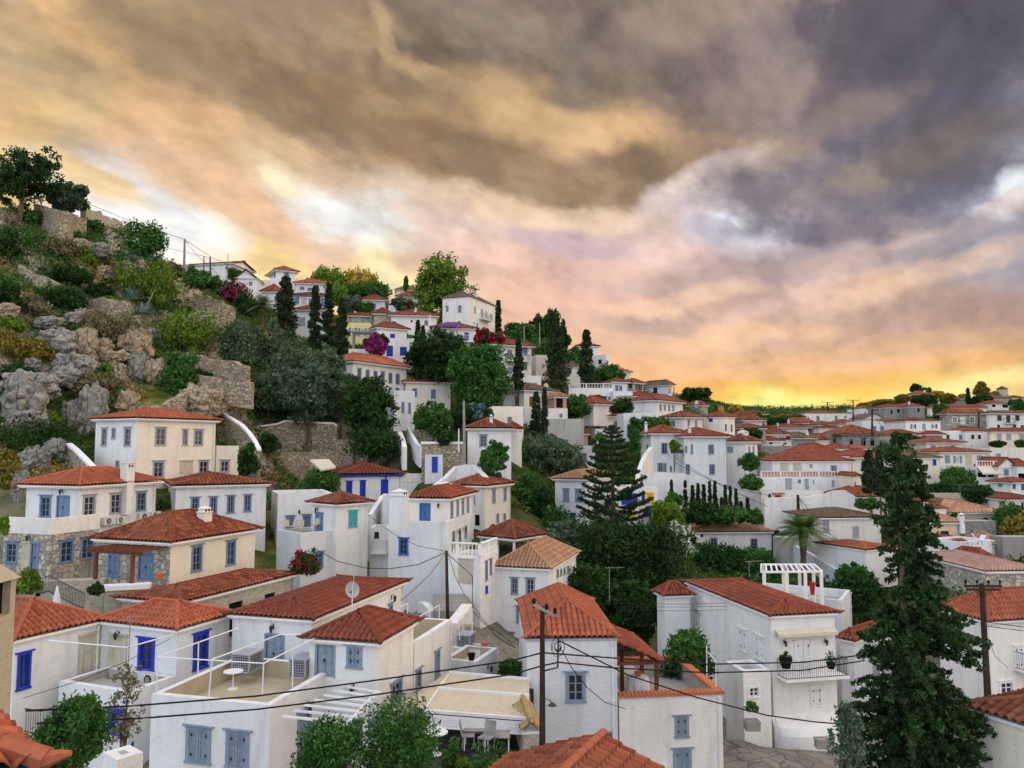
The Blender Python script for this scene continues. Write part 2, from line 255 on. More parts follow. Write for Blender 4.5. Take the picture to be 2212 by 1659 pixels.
def tiles(name, c1, c2, c3, dirt, amt, mort=None):
    def f(nt, b):
        uv = NN(nt, 'ShaderNodeUVMap'); sp = NN(nt, 'ShaderNodeSeparateXYZ'); nt.links.new(uv.outputs[0], sp.inputs[0])
        fl = [NN(nt, 'ShaderNodeMath', operation='FLOOR') for _ in (0, 1)]; fr = NN(nt, 'ShaderNodeMath', operation='FRACT')
        nt.links.new(sp.outputs[0], fl[0].inputs[0]); nt.links.new(sp.outputs[1], fl[1].inputs[0]); nt.links.new(sp.outputs[1], fr.inputs[0])
        cb = NN(nt, 'ShaderNodeCombineXYZ'); nt.links.new(fl[0].outputs[0], cb.inputs[0]); nt.links.new(fl[1].outputs[0], cb.inputs[1])
        wn = NN(nt, 'ShaderNodeTexWhiteNoise', noise_dimensions='3D'); nt.links.new(cb.outputs[0], wn.inputs['Vector'])
        c = ramp(nt, wn.outputs['Value'], (0, c1), (.5, c2), (1, c3)); v = coords(nt)
        d = ramp(nt, nz(nt, v, .7, 7, .72), (.5 - amt * .3, (0, 0, 0)), (.78 - amt * .15, (1, 1, 1)))
        mm = NN(nt, 'ShaderNodeMath', operation='MULTIPLY'); nt.links.new(d, mm.inputs[0]); mm.inputs[1].default_value = amt
        c = mixc(nt, mm.outputs[0], c, dirt)
        fu = NN(nt, 'ShaderNodeMath', operation='FRACT'); nt.links.new(sp.outputs[0], fu.inputs[0]); c = mixc(nt, 1., c, ramp(nt, fu.outputs[0], (0, (.42,)*3), (.2, (1,)*3), (.8, (1,)*3), (1, (.42,)*3)), 'MULTIPLY')  # shade between the barrels painted in: tile colour darkens along the troughs
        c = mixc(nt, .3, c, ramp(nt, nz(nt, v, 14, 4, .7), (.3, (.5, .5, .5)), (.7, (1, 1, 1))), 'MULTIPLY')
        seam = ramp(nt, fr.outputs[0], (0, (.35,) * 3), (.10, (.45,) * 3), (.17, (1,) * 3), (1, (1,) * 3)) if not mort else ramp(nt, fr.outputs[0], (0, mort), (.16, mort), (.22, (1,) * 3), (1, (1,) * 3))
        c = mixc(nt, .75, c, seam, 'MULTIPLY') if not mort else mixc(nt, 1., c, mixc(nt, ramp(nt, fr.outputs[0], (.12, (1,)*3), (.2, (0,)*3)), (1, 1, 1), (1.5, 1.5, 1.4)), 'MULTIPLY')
        oi = NN(nt, 'ShaderNodeObjectInfo'); c = mixc(nt, 1., c, ramp(nt, oi.outputs['Random'], (0, (.62, .66, .70)), (.35, (.88, .92, .9)), (.7, (1.0, 1.0, 1.0)), (1, (1.08, 1.06, 1.02))), 'MULTIPLY')
        old = ramp(nt, nz(nt, v, .28, 4, .6), (.45, (0,)*3), (.62, (1,)*3)); m3 = NN(nt, 'ShaderNodeMath', operation='MULTIPLY'); nt.links.new(old, m3.inputs[0]); m3.inputs[1].default_value = .35
        c = mixc(nt, m3.outputs[0], c, tuple((x + y) / 2 for x, y in zip(c3, dirt)))
        nt.links.new(c, b.inputs['Base Color'])
    mat(name, f, .9, .15)
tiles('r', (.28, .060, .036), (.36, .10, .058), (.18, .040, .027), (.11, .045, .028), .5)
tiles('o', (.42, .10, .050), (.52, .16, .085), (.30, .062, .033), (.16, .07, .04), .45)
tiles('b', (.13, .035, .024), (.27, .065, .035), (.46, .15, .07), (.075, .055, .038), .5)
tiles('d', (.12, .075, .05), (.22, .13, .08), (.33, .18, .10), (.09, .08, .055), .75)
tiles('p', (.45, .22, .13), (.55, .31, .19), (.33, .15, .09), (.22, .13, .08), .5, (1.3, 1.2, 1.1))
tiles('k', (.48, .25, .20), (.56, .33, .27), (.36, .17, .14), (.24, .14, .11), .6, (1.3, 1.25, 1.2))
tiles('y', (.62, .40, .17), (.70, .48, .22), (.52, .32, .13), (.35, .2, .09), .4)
def plain(name, c, rough=.6, spec=.3, var=.25, metal=0):
    def f(nt, b):
        v = coords(nt); n = ramp(nt, nz(nt, v, 3., 5, .65), (.3, tuple(x * (1 - var) for x in c)), (.7, tuple(min(1, x * (1 + var * .4)) for x in c)))
        nt.links.new(n, b.inputs['Base Color']); b.inputs['Metallic'].default_value = metal
    mat(name, f, rough, spec)
for k_, c_ in dict(g=(.24, .30, .38), a=(.36, .37, .42), b=(.015, .045, .46), l=(.15, .235, .37), t=(.10, .42, .46), n=(.28, .10, .04), m=(.05, .14, .36),
                   w=(.78, .78, .78), W=(.80, .80, .79), y=(.50, .46, .36), k=(.02, .022, .025), R=(.45, .02, .02), O=(.80, .45, .01), z=(.09, .04, .035), v=(.16, .12, .55)).items(): plain('pt_' + k_, c_)
def glassm(nt, b): b.inputs['Base Color'].default_value = (.018, .022, .028, 1); b.inputs['Metallic'].default_value = 0
mat('glass', glassm, .12, .6)
plaster('DK', (.05, .05, .05)); plain('iron', (.03, .03, .032), .5, .4); plain('pole', (.055, .035, .025), .9, .1, .5); plain('steel', (.72, .72, .74), .5, .4, .1); plain('cable', (.012, .012, .012), .7, .2)  # first plaster: canopy shade painted in as a near-black base colour
plain('acw', (.58, .57, .54), .6, .3, .1); plain('wood', (.16, .055, .03), .75, .2, .4); plain('greywood', (.30, .28, .26), .85, .2, .4); plain('pale_canvas', (.62, .55, .42), .9, .1, .15)
plain('bark', (.13, .095, .065), .95, .1, .5); plain('dark', (.012, .012, .014), .95, .05); plain('terra', (.50, .17, .08), .9, .1, .2); plain('sand', (.50, .44, .33), .95, .05, .2)
plain('skin', (.55, .33, .23), .6); plain('cloth_w', (.7, .7, .72), .9)
def leafm(name, d, l, br=0.):
    l = tuple(min(.9, x * 1.5) for x in l); d = tuple(x * 1.3 for x in d)
    def f(nt, b):
        v = coords(nt); g = NN(nt, 'ShaderNodeNewGeometry')
        a = NN(nt, 'ShaderNodeMath', operation='MULTIPLY_ADD'); nt.links.new(g.outputs['Random Per Island'], a.inputs[0]); a.inputs[1].default_value = .5; nt.links.new(nz(nt, v, .9, 3, .6), a.inputs[2])
        c = ramp(nt, a.outputs[0], (.42, d), (.72, tuple((x + y) / 2 for x, y in zip(d, l))), (1.05, l))
        nt.links.new(c, b.inputs['Base Color'])
        tr = NN(nt, 'ShaderNodeBsdfTranslucent'); nt.links.new(c, tr.inputs[0]); mx = NN(nt, 'ShaderNodeMixShader'); mx.inputs[0].default_value = .25
        nt.links.new(b.outputs[0], mx.inputs[1]); nt.links.new(tr.outputs[0], mx.inputs[2]); nt.links.new(mx.outputs[0], nt.nodes['Material Output'].inputs[0])
    mat(name, f, .75, .15)
leafm('lf_dark', (.004, .013, .004), (.028, .070, .016)); leafm('lf_mid', (.009, .034, .007), (.06, .145, .028)); leafm('lf_olive', (.016, .032, .017), (.10, .15, .085))
leafm('lf_light', (.02, .06, .007), (.14, .22, .025)); leafm('lf_yel', (.04, .05, .008), (.22, .17, .03)); leafm('lf_cyp', (.006, .014, .006), (.040, .060, .024))
leafm('lf_con', (.004, .012, .004), (.032, .070, .020)); leafm('lf_dry', (.10, .07, .025), (.36, .26, .09)); leafm('lf_agave', (.06, .11, .11), (.26, .36, .33)); leafm('lf_scrub', (.04, .042, .022), (.18, .16, .08))
leafm('fl_mag', (.35, .005, .08), (.60, .02, .20)); leafm('fl_red', (.12, .004, .02), (.42, .015, .05)); leafm('fl_wht', (.3, .33, .2), (.75, .75, .6)); leafm('fl_blu', (.08, .12, .16), (.16, .21, .32)); leafm('fl_pur', (.12, .01, .08), (.4, .03, .25))
leafm('lf_gold', (.10, .07, .012), (.45, .32, .05)); leafm('lf_palm', (.015, .04, .010), (.09, .15, .04))
# ---------------------------------------------------------------- roofs
def roof_plane(O, U, V, Ls, pfun, z0, slope, lod):
    """corrugated tile sheet; O,U,V plan vectors, pfun(s) = how far up the slope (in plan) the sheet reaches"""
    tw, ns, row, amp = {0: (.27, 6, .40, .085), .5: (.30, 6, .46, .095), 1: (.36, 4, .58, .12), 2: (.50, 4, .9, .15), 3: (.70, 2, 3., .17)}[lod]
    nt_ = max(2, int(round(Ls / tw))); S = np.linspace(0, Ls, nt_ * ns + 1); ph = np.linspace(0, nt_ * PI, nt_ * ns + 1)
    prof = np.abs(np.sin(ph)) * amp * (1.5 if lod < 2 else 1.2) - amp * .3
    P = np.array([max(pfun(s), 0) for s in S]); sec = math.sqrt(1 + slope * slope); rp_ = row / sec; mxp = P.max()
    nr = max(1, int(math.ceil(mxp / rp_ - 1e-6))); T = []; H = []
    for j in range(nr):
        T += [j * rp_, (j + 1) * rp_]; H += [.05 if lod < 2 else .0, 0.]
    T = np.array(T); H = np.array(H); PP = np.minimum(T[:, None], P[None, :]); Z = z0 + PP * slope + prof[None, :] + H[:, None]
    if lod < 1:
        tid = np.repeat(np.arange(nt_), ns); tid = np.append(tid, nt_ - 1); jj = (np.arange(len(T)) // 2)
        rr = RNG.random((nr, nt_)); Z = Z + (rr[jj][:, tid] - .5) * .022
    X = O[0] + U[0] * S[None, :] + V[0] * PP; Y = O[1] + U[1] * S[None, :] + V[1] * PP
    n, m = PP.shape; idx = np.arange(n * m).reshape(n, m)
    q = np.stack([idx[:-1, :-1], idx[:-1, 1:], idx[1:, 1:], idx[1:, :-1]], -1).reshape(-1, 4)
    w = ((PP[1:, :-1] - PP[:-1, :-1]) + (PP[1:, 1:] - PP[:-1, 1:])).reshape(-1)
    step = np.zeros((n - 1, m - 1), bool); step[1::2] = True
    keep = (w > 1e-4) | (step.reshape(-1) & ((P[:-1] + P[1:]) / 2 > T[:-1, None]).reshape(-1))
    uv = np.stack([np.broadcast_to((ph / PI)[None, :] + .0, PP.shape), np.minimum((T / rp_)[:, None] - (np.arange(n) % 2)[:, None] * .02, (P / rp_)[None, :])], -1).reshape(-1, 2)
    return np.stack([X, Y, Z], -1).reshape(-1, 3), q[keep], uv
def make_roof(W, L, z0, rh, o, kind, lod, parent, loc, rz, m):
    w2, l2 = W + 2 * o, L + 2 * o; half = min(w2, l2) / 2; Vs = []; Fs = []; UVs = []; n = 0; caps = []
    def put(*a):
        nonlocal n
        v, q, uv = roof_plane(*a, z0, slope, lod); Vs.append(v); Fs.append(q + n); UVs.append(uv); n += len(v)
    if kind == 'hip':
        slope = rh / half; hp = lambda Ls: (lambda s: min(s, Ls - s, half))
        put((-o, -o), (1, 0), (0, 1), w2, hp(w2)); put((-o, L + o), (0, -1), (1, 0), l2, hp(l2))
        put((W + o, -o), (0, 1), (-1, 0), l2, hp(l2)); put((W + o, L + o), (-1, 0), (0, -1), w2, hp(w2))
        a = (-o + half, -o + half); b = (W + o - half, -o + half) if w2 > l2 else (-o + half, L + o - half)
        c1 = [(-o, -o), (-o, L + o)] if w2 > l2 else [(-o, -o), (W + o, -o)]; c2 = [(W + o, -o), (W + o, L + o)] if w2 > l2 else [(-o, L + o), (W + o, L + o)]
        caps = [((*c, z0), (*a, z0 + rh)) for c in c1] + [((*c, z0), (*b, z0 + rh)) for c in c2]
        if abs(w2 - l2) > .3: caps.append(((*a, z0 + rh), (*b, z0 + rh)))
    elif kind == 'gx':
        half = l2 / 2; slope = rh / half; put((-o, -o), (1, 0), (0, 1), w2, lambda s: half); put((W + o, L + o), (-1, 0), (0, -1), w2, lambda s: half)
        caps = [((-o, L / 2, z0 + rh), (W + o, L / 2, z0 + rh))]
    elif kind == 'gy':
        half = w2 / 2; slope = rh / half; put((-o, L + o), (0, -1), (1, 0), l2, lambda s: half); put((W + o, -o), (0, 1), (-1, 0), l2, lambda s: half)
        caps = [((W / 2, -o, z0 + rh), (W / 2, L + o, z0 + rh))]
    elif kind == 'sx': slope = rh / w2; put((W + o, -o), (0, 1), (-1, 0), l2, lambda s: w2)     # falls towards +x
    elif kind == 'sX': slope = rh / w2; put((-o, L + o), (0, -1), (1, 0), l2, lambda s: w2)     # falls towards -x
    elif kind == 'sy': slope = rh / l2; put((-o, -o), (1, 0), (0, 1), w2, lambda s: l2)         # falls towards -y
    me = mesh_np('roof', np.concatenate(Vs), np.concatenate(Fs), np.concatenate(UVs))
    r = link('roof', me, parent, loc, rz, [m])
    if caps and lod < 3:
        mb = MB(); rr = .12 if lod < 2 else .16
        for p, q in caps:
            p = Vector(p); q = Vector(q); k = max(2, int((q - p).length / (.42 if lod < 1 else 1.2))); p.z += .07; q.z += .07
            for i in range(k):
                a = p.lerp(q, i / k); b = p.lerp(q, (i + 1) / k + .01); mb.tube([a, b], [rr, rr * .86], 6)
            mb.tube([p + (q-p).normalized() * .02, p - (q-p).normalized() * .25 + Vector((0, 0, .14 if kind == 'hip' else 0))], [rr * .8, .03], 6)
        me2 = bpy.data.meshes.new('ridge_cap'); me2.from_pydata([tuple(v) for v in mb.v], [], mb.f); l = me2.uv_layers.new(name='UVMap')
        l.data.foreach_set('uv', RNG.random(len(me2.loops) * 2).astype(np.float32) * 0 + .6); link('ridge_cap', me2, r, mats=[m])
    return r
# ---------------------------------------------------------------- windows
def fmap(face): return (lambda s, n, z: (s, -n, z)) if face == 'R' else (lambda s, n, z: (-n, s, z))
def make_opening(parent, loc, rz, face, s0, s1, z0, z1, style, col, px, dep):
    f = fmap(face); W = s1 - s0; Hh = z1 - z0; cm = 'pt_' + col; fr = min(.13, W * .14); big = px > 11
    mb = MB()
    if style in 'ws':
        if px > 4.5:
            mb.box(s0 - .02, s0 + fr, -.03, .035, z0, z1); mb.box(s1 - fr, s1 + .02, -.03, .035, z0, z1)
            mb.box(s0 + fr, s1 - fr, -.03, .033, z1 - fr, z1 + .02); mb.box(s0 - .06, s1 + .06, -.03, .07, z0 - .08, z0)
            if big: mb.box(s0 - .14, s1 + .14, -.03, .10, z1 + .02, z1 + .08)
        else: mb.box(s0, s1, -.03, .02, z1 - .08, z1 + .04)
    if style == 'w':
        a, b, c, d = s0 + fr, s1 - fr, z0, z1 - fr; bar = .035 if px > 9 else .05; mid = (a + b) / 2
        mb.box(a, a + bar * 1.5, -.10, -.05, c, d); mb.box(b - bar * 1.5, b, -.10, -.05, c, d); mb.box(mid - bar, mid + bar, -.10, -.045, c, d)
        mb.box(a, b, -.10, -.052, c, c + bar * 1.5); mb.box(a, b, -.10, -.052, d - bar * 1.5, d)
        n = (3 if Hh > 1.2 * W else 2) if px > 6 else 2
        for i in range(1, n): zz = c + (d - c) * i / n; mb.box(a, b, -.098, -.054, zz - bar * .6, zz + bar * .6)
        o = link('window', mb.xform(f), parent, loc, rz, [cm]); p = MB(); p.box(a, b, -.10 - .02, -.085, c, d); link('pane', p.xform(f), o, mats=['glass'])
    elif style == 's':
        o = link('window', mb.xform(f), parent, loc, rz, [cm]) if mb.v else parent
        a, b, c, d = s0 + fr, s1 - fr, z0 + .01, z1 - fr; mid = (a + b) / 2; p = MB()
        for u, w in ((a, mid - .012), (mid + .012, b)):
            e = min(.07, (w - u) * .22)
            p.box(u, u + e, -.05, 0, c, d); p.box(w - e, w, -.05, 0, c, d); p.box(u + e, w - e, -.05, 0, c, c + e); p.box(u + e, w - e, -.05, 0, d - e, d); p.box(u + e, w - e, -.05, 0, (c+d)/2 - e/2, (c+d)/2 + e/2)
            if big:
                k = max(6, int((d - c) / .075))
                for i in range(k): zz = c + e + (d - c - 2 * e) * (i + .5) / k; p.box(u + e, w - e, -.035, -.012, zz - .02, zz + .018)
            p.box(u + e, w - e, -.06, -.03, c + e, d - e)
        if big and o is not parent:
            for zz in (c + .18, d - .22):
                for u in (a + .05, b - .11): p.box(u, u + .06, 0, .02, zz, zz + .10, 1)
        link('shutter', p.xform(f), o if o is not parent else parent, (0, 0, 0) if o is not parent else loc, 0 if o is not parent else rz, [cm, 'iron'])
    elif style == 'd':
        mb.box(s0 - .03, s0 + .07, -.03, .03, z0, z1); mb.box(s1 - .07, s1 + .03, -.03, .03, z0, z1); mb.box(s0 + .07, s1 - .07, -.03, .028, z1 - .07, z1 + .03)
        mid = (s0 + s1) / 2
        for u, w in ((s0 + .07, mid - .01), (mid + .01, s1 - .07)):
            mb.box(u, w, -.09, -.06, z0, z1 - .07)
            for k0, k1 in ((.06, .32), (.38, .62), (.68, .94)): mb.box(u + .07, w - .07, -.06, -.045, z0 + Hh * k0, z0 + Hh * k1 - .05)
        o = link('door', mb.xform(f), parent, loc, rz, [cm]); h = MB(); h.box(mid + .03, mid + .08, -.06, .01, z0 + Hh * .45, z0 + Hh * .45 + .12); link('handle', h.xform(f), o, mats=['iron'])
    elif style == 'b':
        n = 7; vs = []
        for i in range(n + 1): vs += [(s0 + W * i / n, .05 + .03 * math.sin(i * 2.1), z0), (s0 + W * i / n, .03, z1)]
        mb.add(vs, [(2*i, 2*i+2, 2*i+3, 2*i+1) for i in range(n)]); mb.box(s0 - .05, s1 + .05, 0, .10, z1 - .02, z1 + .06); link('blind', mb.xform(f), parent, loc, rz, [cm])
    elif style == 'x':
        mb.box(s0, s1, -dep - .02, -dep + .03, z0, z1); link('opening', mb.xform(f), parent, loc, rz, ['dark'])
def lamp(parent, loc, rz, face, s, z):
    mb = MB(); mb.box(s - .03, s + .03, 0, .04, z - .1, z + .12); mb.tube([(s, .02, z + .1), (s, .16, z + .2), (s, .22, z + .12)], .015, 5)
    mb.lathe([(.02, .12), (.11, .04), (.09, .02), (.06, -.2), (.02, -.24)], (s, .22, z), 6); link('wall_lamp', mb.xform(fmap(face)), parent, loc, rz, ['iron'])
# ---------------------------------------------------------------- houses
class House:
    def __init__(s, label, cat='house', group=None, name='house'): s.label, s.cat, s.group, s.name = label, cat, group, name; s.e = None; s.z = None; s.bl = []
    def b(s, view, D, cx, ye, yb, xl, xr, a, ya=None, wall='W', roof='r', wins='', tl=None, tr=None, kind='hip', ov=.35, par=.45, ext=1.5, floor=None, ctrl=True, on=None, lwall=None, corn='white_trim', pitch=.42, low=None):
        a = R_(a); u = np.array([math.cos(a), math.sin(a)]); v = np.array([-math.sin(a), math.cos(a)])
        if on is not None:
            b0, face = on; n = b0['v'] if face == 'R' else b0['u']; d = ray(*rp(view, cx, ye)); t = (b0['P'][:2] @ n) / (d[:2] @ n); P = d * t; D = P[1]
        elif isinstance(D, str): d = ray(*rp(view, cx, ye)); P = d * (s.z / d[2])
        else: P = at(view, cx, ye, D)
        def solve(w, x):
            k = (rp(view, x, 0)[0] - 512) / FPX; t = (k * (P[1] * CP + P[2] * SP) - P[0]) / (w[0] - k * w[1] * CP)
            if not (.3 < t < 40): print('CLAMP', s.label[:40], view, cx, round(float(t), 1)); t = 6
            return float(t)
        if tr is None: tr = solve(u, xr)
        if tl is None: tl = solve(v, xl)
        ze = float(P[2]); zbv = float(zat(P[1], view, yb)); zb = zbv - ext
        if s.e is None: s.e = empty(s.name, (float(P[0]), float(P[1]), zbv), s.label, s.cat, s.group); s.z = ze
        e = s.e; loc = (float(P[0]) - e.location[0], float(P[1]) - e.location[1], -e.location[2]); pxm = FPX / P[1]
        lod = 0 if P[1] < 41 else .5 if P[1] < 70 else 1 if P[1] < 100 else 2 if P[1] < 170 else 3
        blk = dict(P=P, u=u, v=v, tr=tr, tl=tl, ze=ze, zb=zb, loc=loc, a=a, h=s); s.bl.append(blk)
        if ctrl:
            for q in (P[:2], P[:2] + u * tr * .6, P[:2] + v * tl * .6): CTRL.append((q[0], q[1], zbv if q is P[:2] else zbv - .2))
            for q in (P[:2], P[:2] + u * tr, P[:2] + v * tl, P[:2] + u * tr * .5): HB.append((q[0], q[1]))
            q = P[:2] + u * tr * .5 + v * tl * .6; CTRL.append((q[0], q[1], zbv + .2))
        # openings
        holes = {'R': [], 'L': []}; ops = []
        for tok in wins.split(','):
            t = tok.split()
            if not t: continue
            if t[0] == 'lamp': 
                fx = t[1]; nrm = v if fx == 'R' else u; d = ray(*rp(view, float(t[2]), float(t[3]))); k = (P[:2] @ nrm) / (d[:2] @ nrm); h = d * k
                lamp(e, loc, a, fx, float((h[:2] - P[:2]) @ (u if fx == 'R' else v)), float(h[2])); continue
            face, style, col = t[0][0], t[0][1], (t[0][2:] or 'g'); x0, y0, x1, y1 = map(float, t[1:5]); nrm = v if face == 'R' else u; al = u if face == 'R' else v
            def hit(x, y):
                d = ray(*rp(view, x, y)); k = (P[:2] @ nrm) / (d[:2] @ nrm); h = d * k; return float((h[:2] - P[:2]) @ al), float(h[2])
            ym = (y0 + y1) / 2; xm = (x0 + x1) / 2; sa, sb = sorted((hit(x0, ym)[0], hit(x1, ym)[0])); z1 = hit(xm, y0)[1]; z0 = hit(xm, y1)[1]; lim = tr if face == 'R' else tl
            sa, sb = max(sa, .15), min(sb, lim - .15)
            if sb - sa < .2: print('WINOUT', s.label[:40], tok); continue
            z0 = max(z0, zb + .3); z1 = min(z1, ze - .15)
            if z1 - z0 < .25: print('WINZ', s.label[:40], tok); continue
            ops.append((face, sa, sb, z0, z1, style, col))
            if style in 'wsdx': holes[face].append((sa, sb, z0, z1))
        mb = MB(); flat = roof == 'F'; top = ze; g = RNG
        if wall:
            dep = .13
            for face, lim, off in (('R', tr, 0), ('L', tl, 0)):
                f = fmap(face); hs = holes[face]; ss = sorted({0, lim, *[q for h in hs for q in h[:2]]}); zs = sorted({zb, top, *([low[1]] if low else []), *[q for h in hs for q in h[2:]]}); m = 0 if face == 'R' else 1
                for i in range(len(ss) - 1):
                    for j in range(len(zs) - 1):
                        sm, zm = (ss[i] + ss[i+1]) / 2, (zs[j] + zs[j+1]) / 2
                        if any(h[0] < sm < h[1] and h[2] < zm < h[3] for h in hs): continue
                        mb.add([f(ss[i], 0, zs[j]), f(ss[i+1], 0, zs[j]), f(ss[i+1], 0, zs[j+1]), f(ss[i], 0, zs[j+1])], [(0, 1, 2, 3)], m)
                for h in hs:
                    c = [(h[0], h[2]), (h[1], h[2]), (h[1], h[3]), (h[0], h[3])]
                    for i in range(4):
                        p, q = c[i], c[(i+1) % 4]; mb.add([f(p[0], 0, p[1]), f(q[0], 0, q[1]), f(q[0], -dep, q[1]), f(p[0], -dep, p[1])], [(0, 1, 2, 3)], m)
                    mb.add([f(x, -dep - .03, z) for x, z in c], [(0, 1, 2, 3)], 3)
            mb.add([(tr, 0, zb), (tr, tl, zb), (tr, tl, top), (tr, 0, top), (0, tl, zb), (0, tl, top)], [(0, 1, 2, 3), (1, 4, 5, 2)], 0)
            if flat:
                w = .28; h = par; zf = top - h
                for x0, x1, y0, y1 in ((0, tr, 0, w), (0, tr, tl - w, tl), (0, w, w, tl - w), (tr - w, tr, w, tl - w)):
                    mb.add([(x0, y0, top), (x1, y0, top), (x1, y1, top), (x0, y1, top)], [(0, 1, 2, 3)], 0)
                mb.add([(w, w, top), (tr-w, w, top), (tr-w, tl-w, top), (w, tl-w, top), (w, w, zf), (tr-w, w, zf), (tr-w, tl-w, zf), (w, tl-w, zf)], [(0, 1, 5, 4), (1, 2, 6, 5), (2, 3, 7, 6), (3, 0, 4, 7)], 2)
            elif kind in ('gy', 'gx', 'sx', 'sX', 'sy'):
                pass
        else:
            k = max(2, int(tr / 2.4)); 
            for i in range(k + 1): x = .1 + (tr - .2) * i / k; mb.box(x - .08, x + .08, .02, .18, zb, ze)
            k = max(2, int(tl / 2.4))
            for i in range(1, k + 1): y = .1 + (tl - .2) * i / k; mb.box(.02, .18, y - .08, y + .08, zb, ze)
        if wall and P[1] < 126 and (len(s.bl) + len(s.label)) % 3 and tr > 3:
            dp = MB(); x = tr - .22; dp.tube([(x, -.12, ze - .12), (x, -.05, ze - .35), (x, -.05, zb)], .045, 6)
            for zz in np.arange(zb + 1.5, ze, 2.2): dp.box(x - .07, x + .07, -.1, 0, zz, zz + .04)
            link('drainpipe', dp, e, loc, a, ['pt_w' if wall in 'WCW' else 'pt_a'])
        # roof
        if not flat:
            rx = dict(hip=(tr/2, tl/2), gx=(tr/2, tl/2), gy=(tr/2, tl/2), sx=(0, tl/2), sX=(tr, tl/2), sy=(tr/2, tl))[kind]
            span = dict(hip=min(tr, tl)/2, gx=tl/2, gy=tr/2, sx=tr, sX=tr, sy=tl)[kind] + ov
            if ya is not None:
                Yq = P[1] + u[1] * rx[0] + v[1] * rx[1]; rh = float(zat(Yq, view, ya)) - ze
                r2 = min(max(rh, .16 * span), .80 * span)
                if abs(r2 - rh) > .3: print('ROOFCLAMP', s.label[:36], 'rh %.1f span %.1f' % (rh, span), 'tr %.1f tl %.1f' % (tr, tl))
                rh = r2
            else: rh = pitch * span
            if kind == 'gy' and wall: mb.add([(0, 0, ze), (tr, 0, ze), (tr/2, 0, ze + rh * .93), (0, tl, ze), (tr, tl, ze), (tr/2, tl, ze + rh * .93)], [(0, 1, 2), (3, 5, 4)], 0)
            if kind == 'gx' and wall: mb.add([(0, 0, ze), (0, tl, ze), (0, tl/2, ze + rh * .93), (tr, 0, ze), (tr, tl, ze), (tr, tl/2, ze + rh * .93)], [(0, 2, 1), (3, 4, 5)], 1)
            if kind in ('sx', 'sX') and wall:
                hi = 0 if kind == 'sx' else tr; lo = tr - hi
                mb.add([(hi, 0, ze), (lo, 0, ze), (hi, 0, ze + rh * .93), (hi, tl, ze), (lo, tl, ze), (hi, tl, ze + rh * .93)], [(0, 1, 2), (3, 5, 4), (0, 2, 5, 3)], 0)
            if kind == 'sy' and wall: mb.add([(0, 0, ze), (0, tl, ze), (0, tl, ze + rh * .93), (tr, 0, ze), (tr, tl, ze), (tr, tl, ze + rh * .93)], [(0, 2, 1), (3, 4, 5), (1, 4, 5, 2)], 0)
        if mb.v: wo = link('wall', mb, e, loc, a, [wall or 'pt_w', lwall or wall or 'pt_w', floor or wall or 'W', 'dark'])
        if flat and wall:
            r = MB(); r.box(.28, tr - .28, .28, tl - .28, top - par - .12, top - par); ro = link('terrace_floor', r, e, loc, a, [floor or 'G'])
        if not flat:
            make_roof(tr, tl, ze + .06, rh, ov, kind, lod, e, loc, a, roof); c = MB(); q = ov - .07
            c.box(-q, tr + q, -q, tl + q, ze - .07, ze + .03); q -= .12; c.box(-q, tr + q, -q, tl + q, ze - .17, ze - .072); link('cornice', c, e, loc, a, [corn])
        for o in ops: make_opening(e, loc, a, *o, (o[4] - o[3]) * pxm, .13)
        return blk
    def pt(s, blk, view, x, y, off=0.):
        """where a pixel meets the roof side of a block: returns local point at the plane y=off"""
        n = blk['v']; d = ray(*rp(view, x, y)); k = ((blk['P'][:2] + n * off) @ n) / (d[:2] @ n); h = d * k; return float((h[:2] - blk['P'][:2]) @ blk['u']), off, float(h[2])
    def chimney(s, blk, view, x0, x1, y0, y1, off=1.5, m='W', top='W', cap='pot'):
        a = s.pt(blk, view, x0, y1, off); b = s.pt(blk, view, x1, y0, off); w = abs(b[0] - a[0]); x = min(a[0], b[0]); z0, z1 = a[2] - .6, b[2]; w = min(max(w, .3), 1.3); mb = MB()
        if cap == 'pot': mb.box(x, x + w, off, off + w, z0, z1 - .35); mb.box(x - .05, x + w + .05, off - .05, off + w + .05, z1 - .35, z1 - .28); mb.box(x + .06, x + w - .06, off + .06, off + w - .06, z1 - .28, z1 - .08); c = (x + w/2, off + w/2); mb.add([(x, off, z1 - .08), (x + w, off, z1 - .08), (x + w, off + w, z1 - .08), (x, off + w, z1 - .08), (*c, z1 + .12)], [(0, 1, 4), (1, 2, 4), (2, 3, 4), (3, 0, 4)])
        else: mb.box(x, x + w, off, off + w, z0, z1); mb.box(x - .06, x + w + .06, off - .06, off + w + .06, z1, z1 + .08)
        o = link('chimney', mb, s.e, blk['loc'], blk['a'], [m]); c = MB(); q = w * .22
        for i in (0, 1): c.box(x + q * (.5 + i * 1.9), x + q * (1.5 + i * 1.9), off - .015 if cap != 'pot' else off + .045, off + .1, z1 - .26, z1 - .12)
        link('flue_opening', c, o, mats=['dark'])
    def part(s, name, blk, mb, mats, face=None): return link(name, mb if not face else mb.xform(fmap(face)), s.e, blk['loc'], blk['a'], mats)
    def rail(s, blk, face, s0, s1, z0, h, dep, m='iron', step=.14, name='balcony_railing', slab=True, r=.014):
        mb = MB(); P_ = [(s0, .02), (s0, dep), (s1, dep), (s1, .02)]
        for i in range(3):
            (x0, n0), (x1, n1) = P_[i], P_[i+1]; ln = math.hypot(x1-x0, n1-n0); k = max(1, int(ln / step))
            for zz in (z0 + .06, z0 + h): mb.tube([(x0, n0, zz), (x1, n1, zz)], r * 1.5, 5)
            for j in range(k + 1): t = j / k; mb.tube([(x0 + (x1-x0)*t, n0 + (n1-n0)*t, z0 + .02), (x0 + (x1-x0)*t, n0 + (n1-n0)*t, z0 + h)], r, 4)
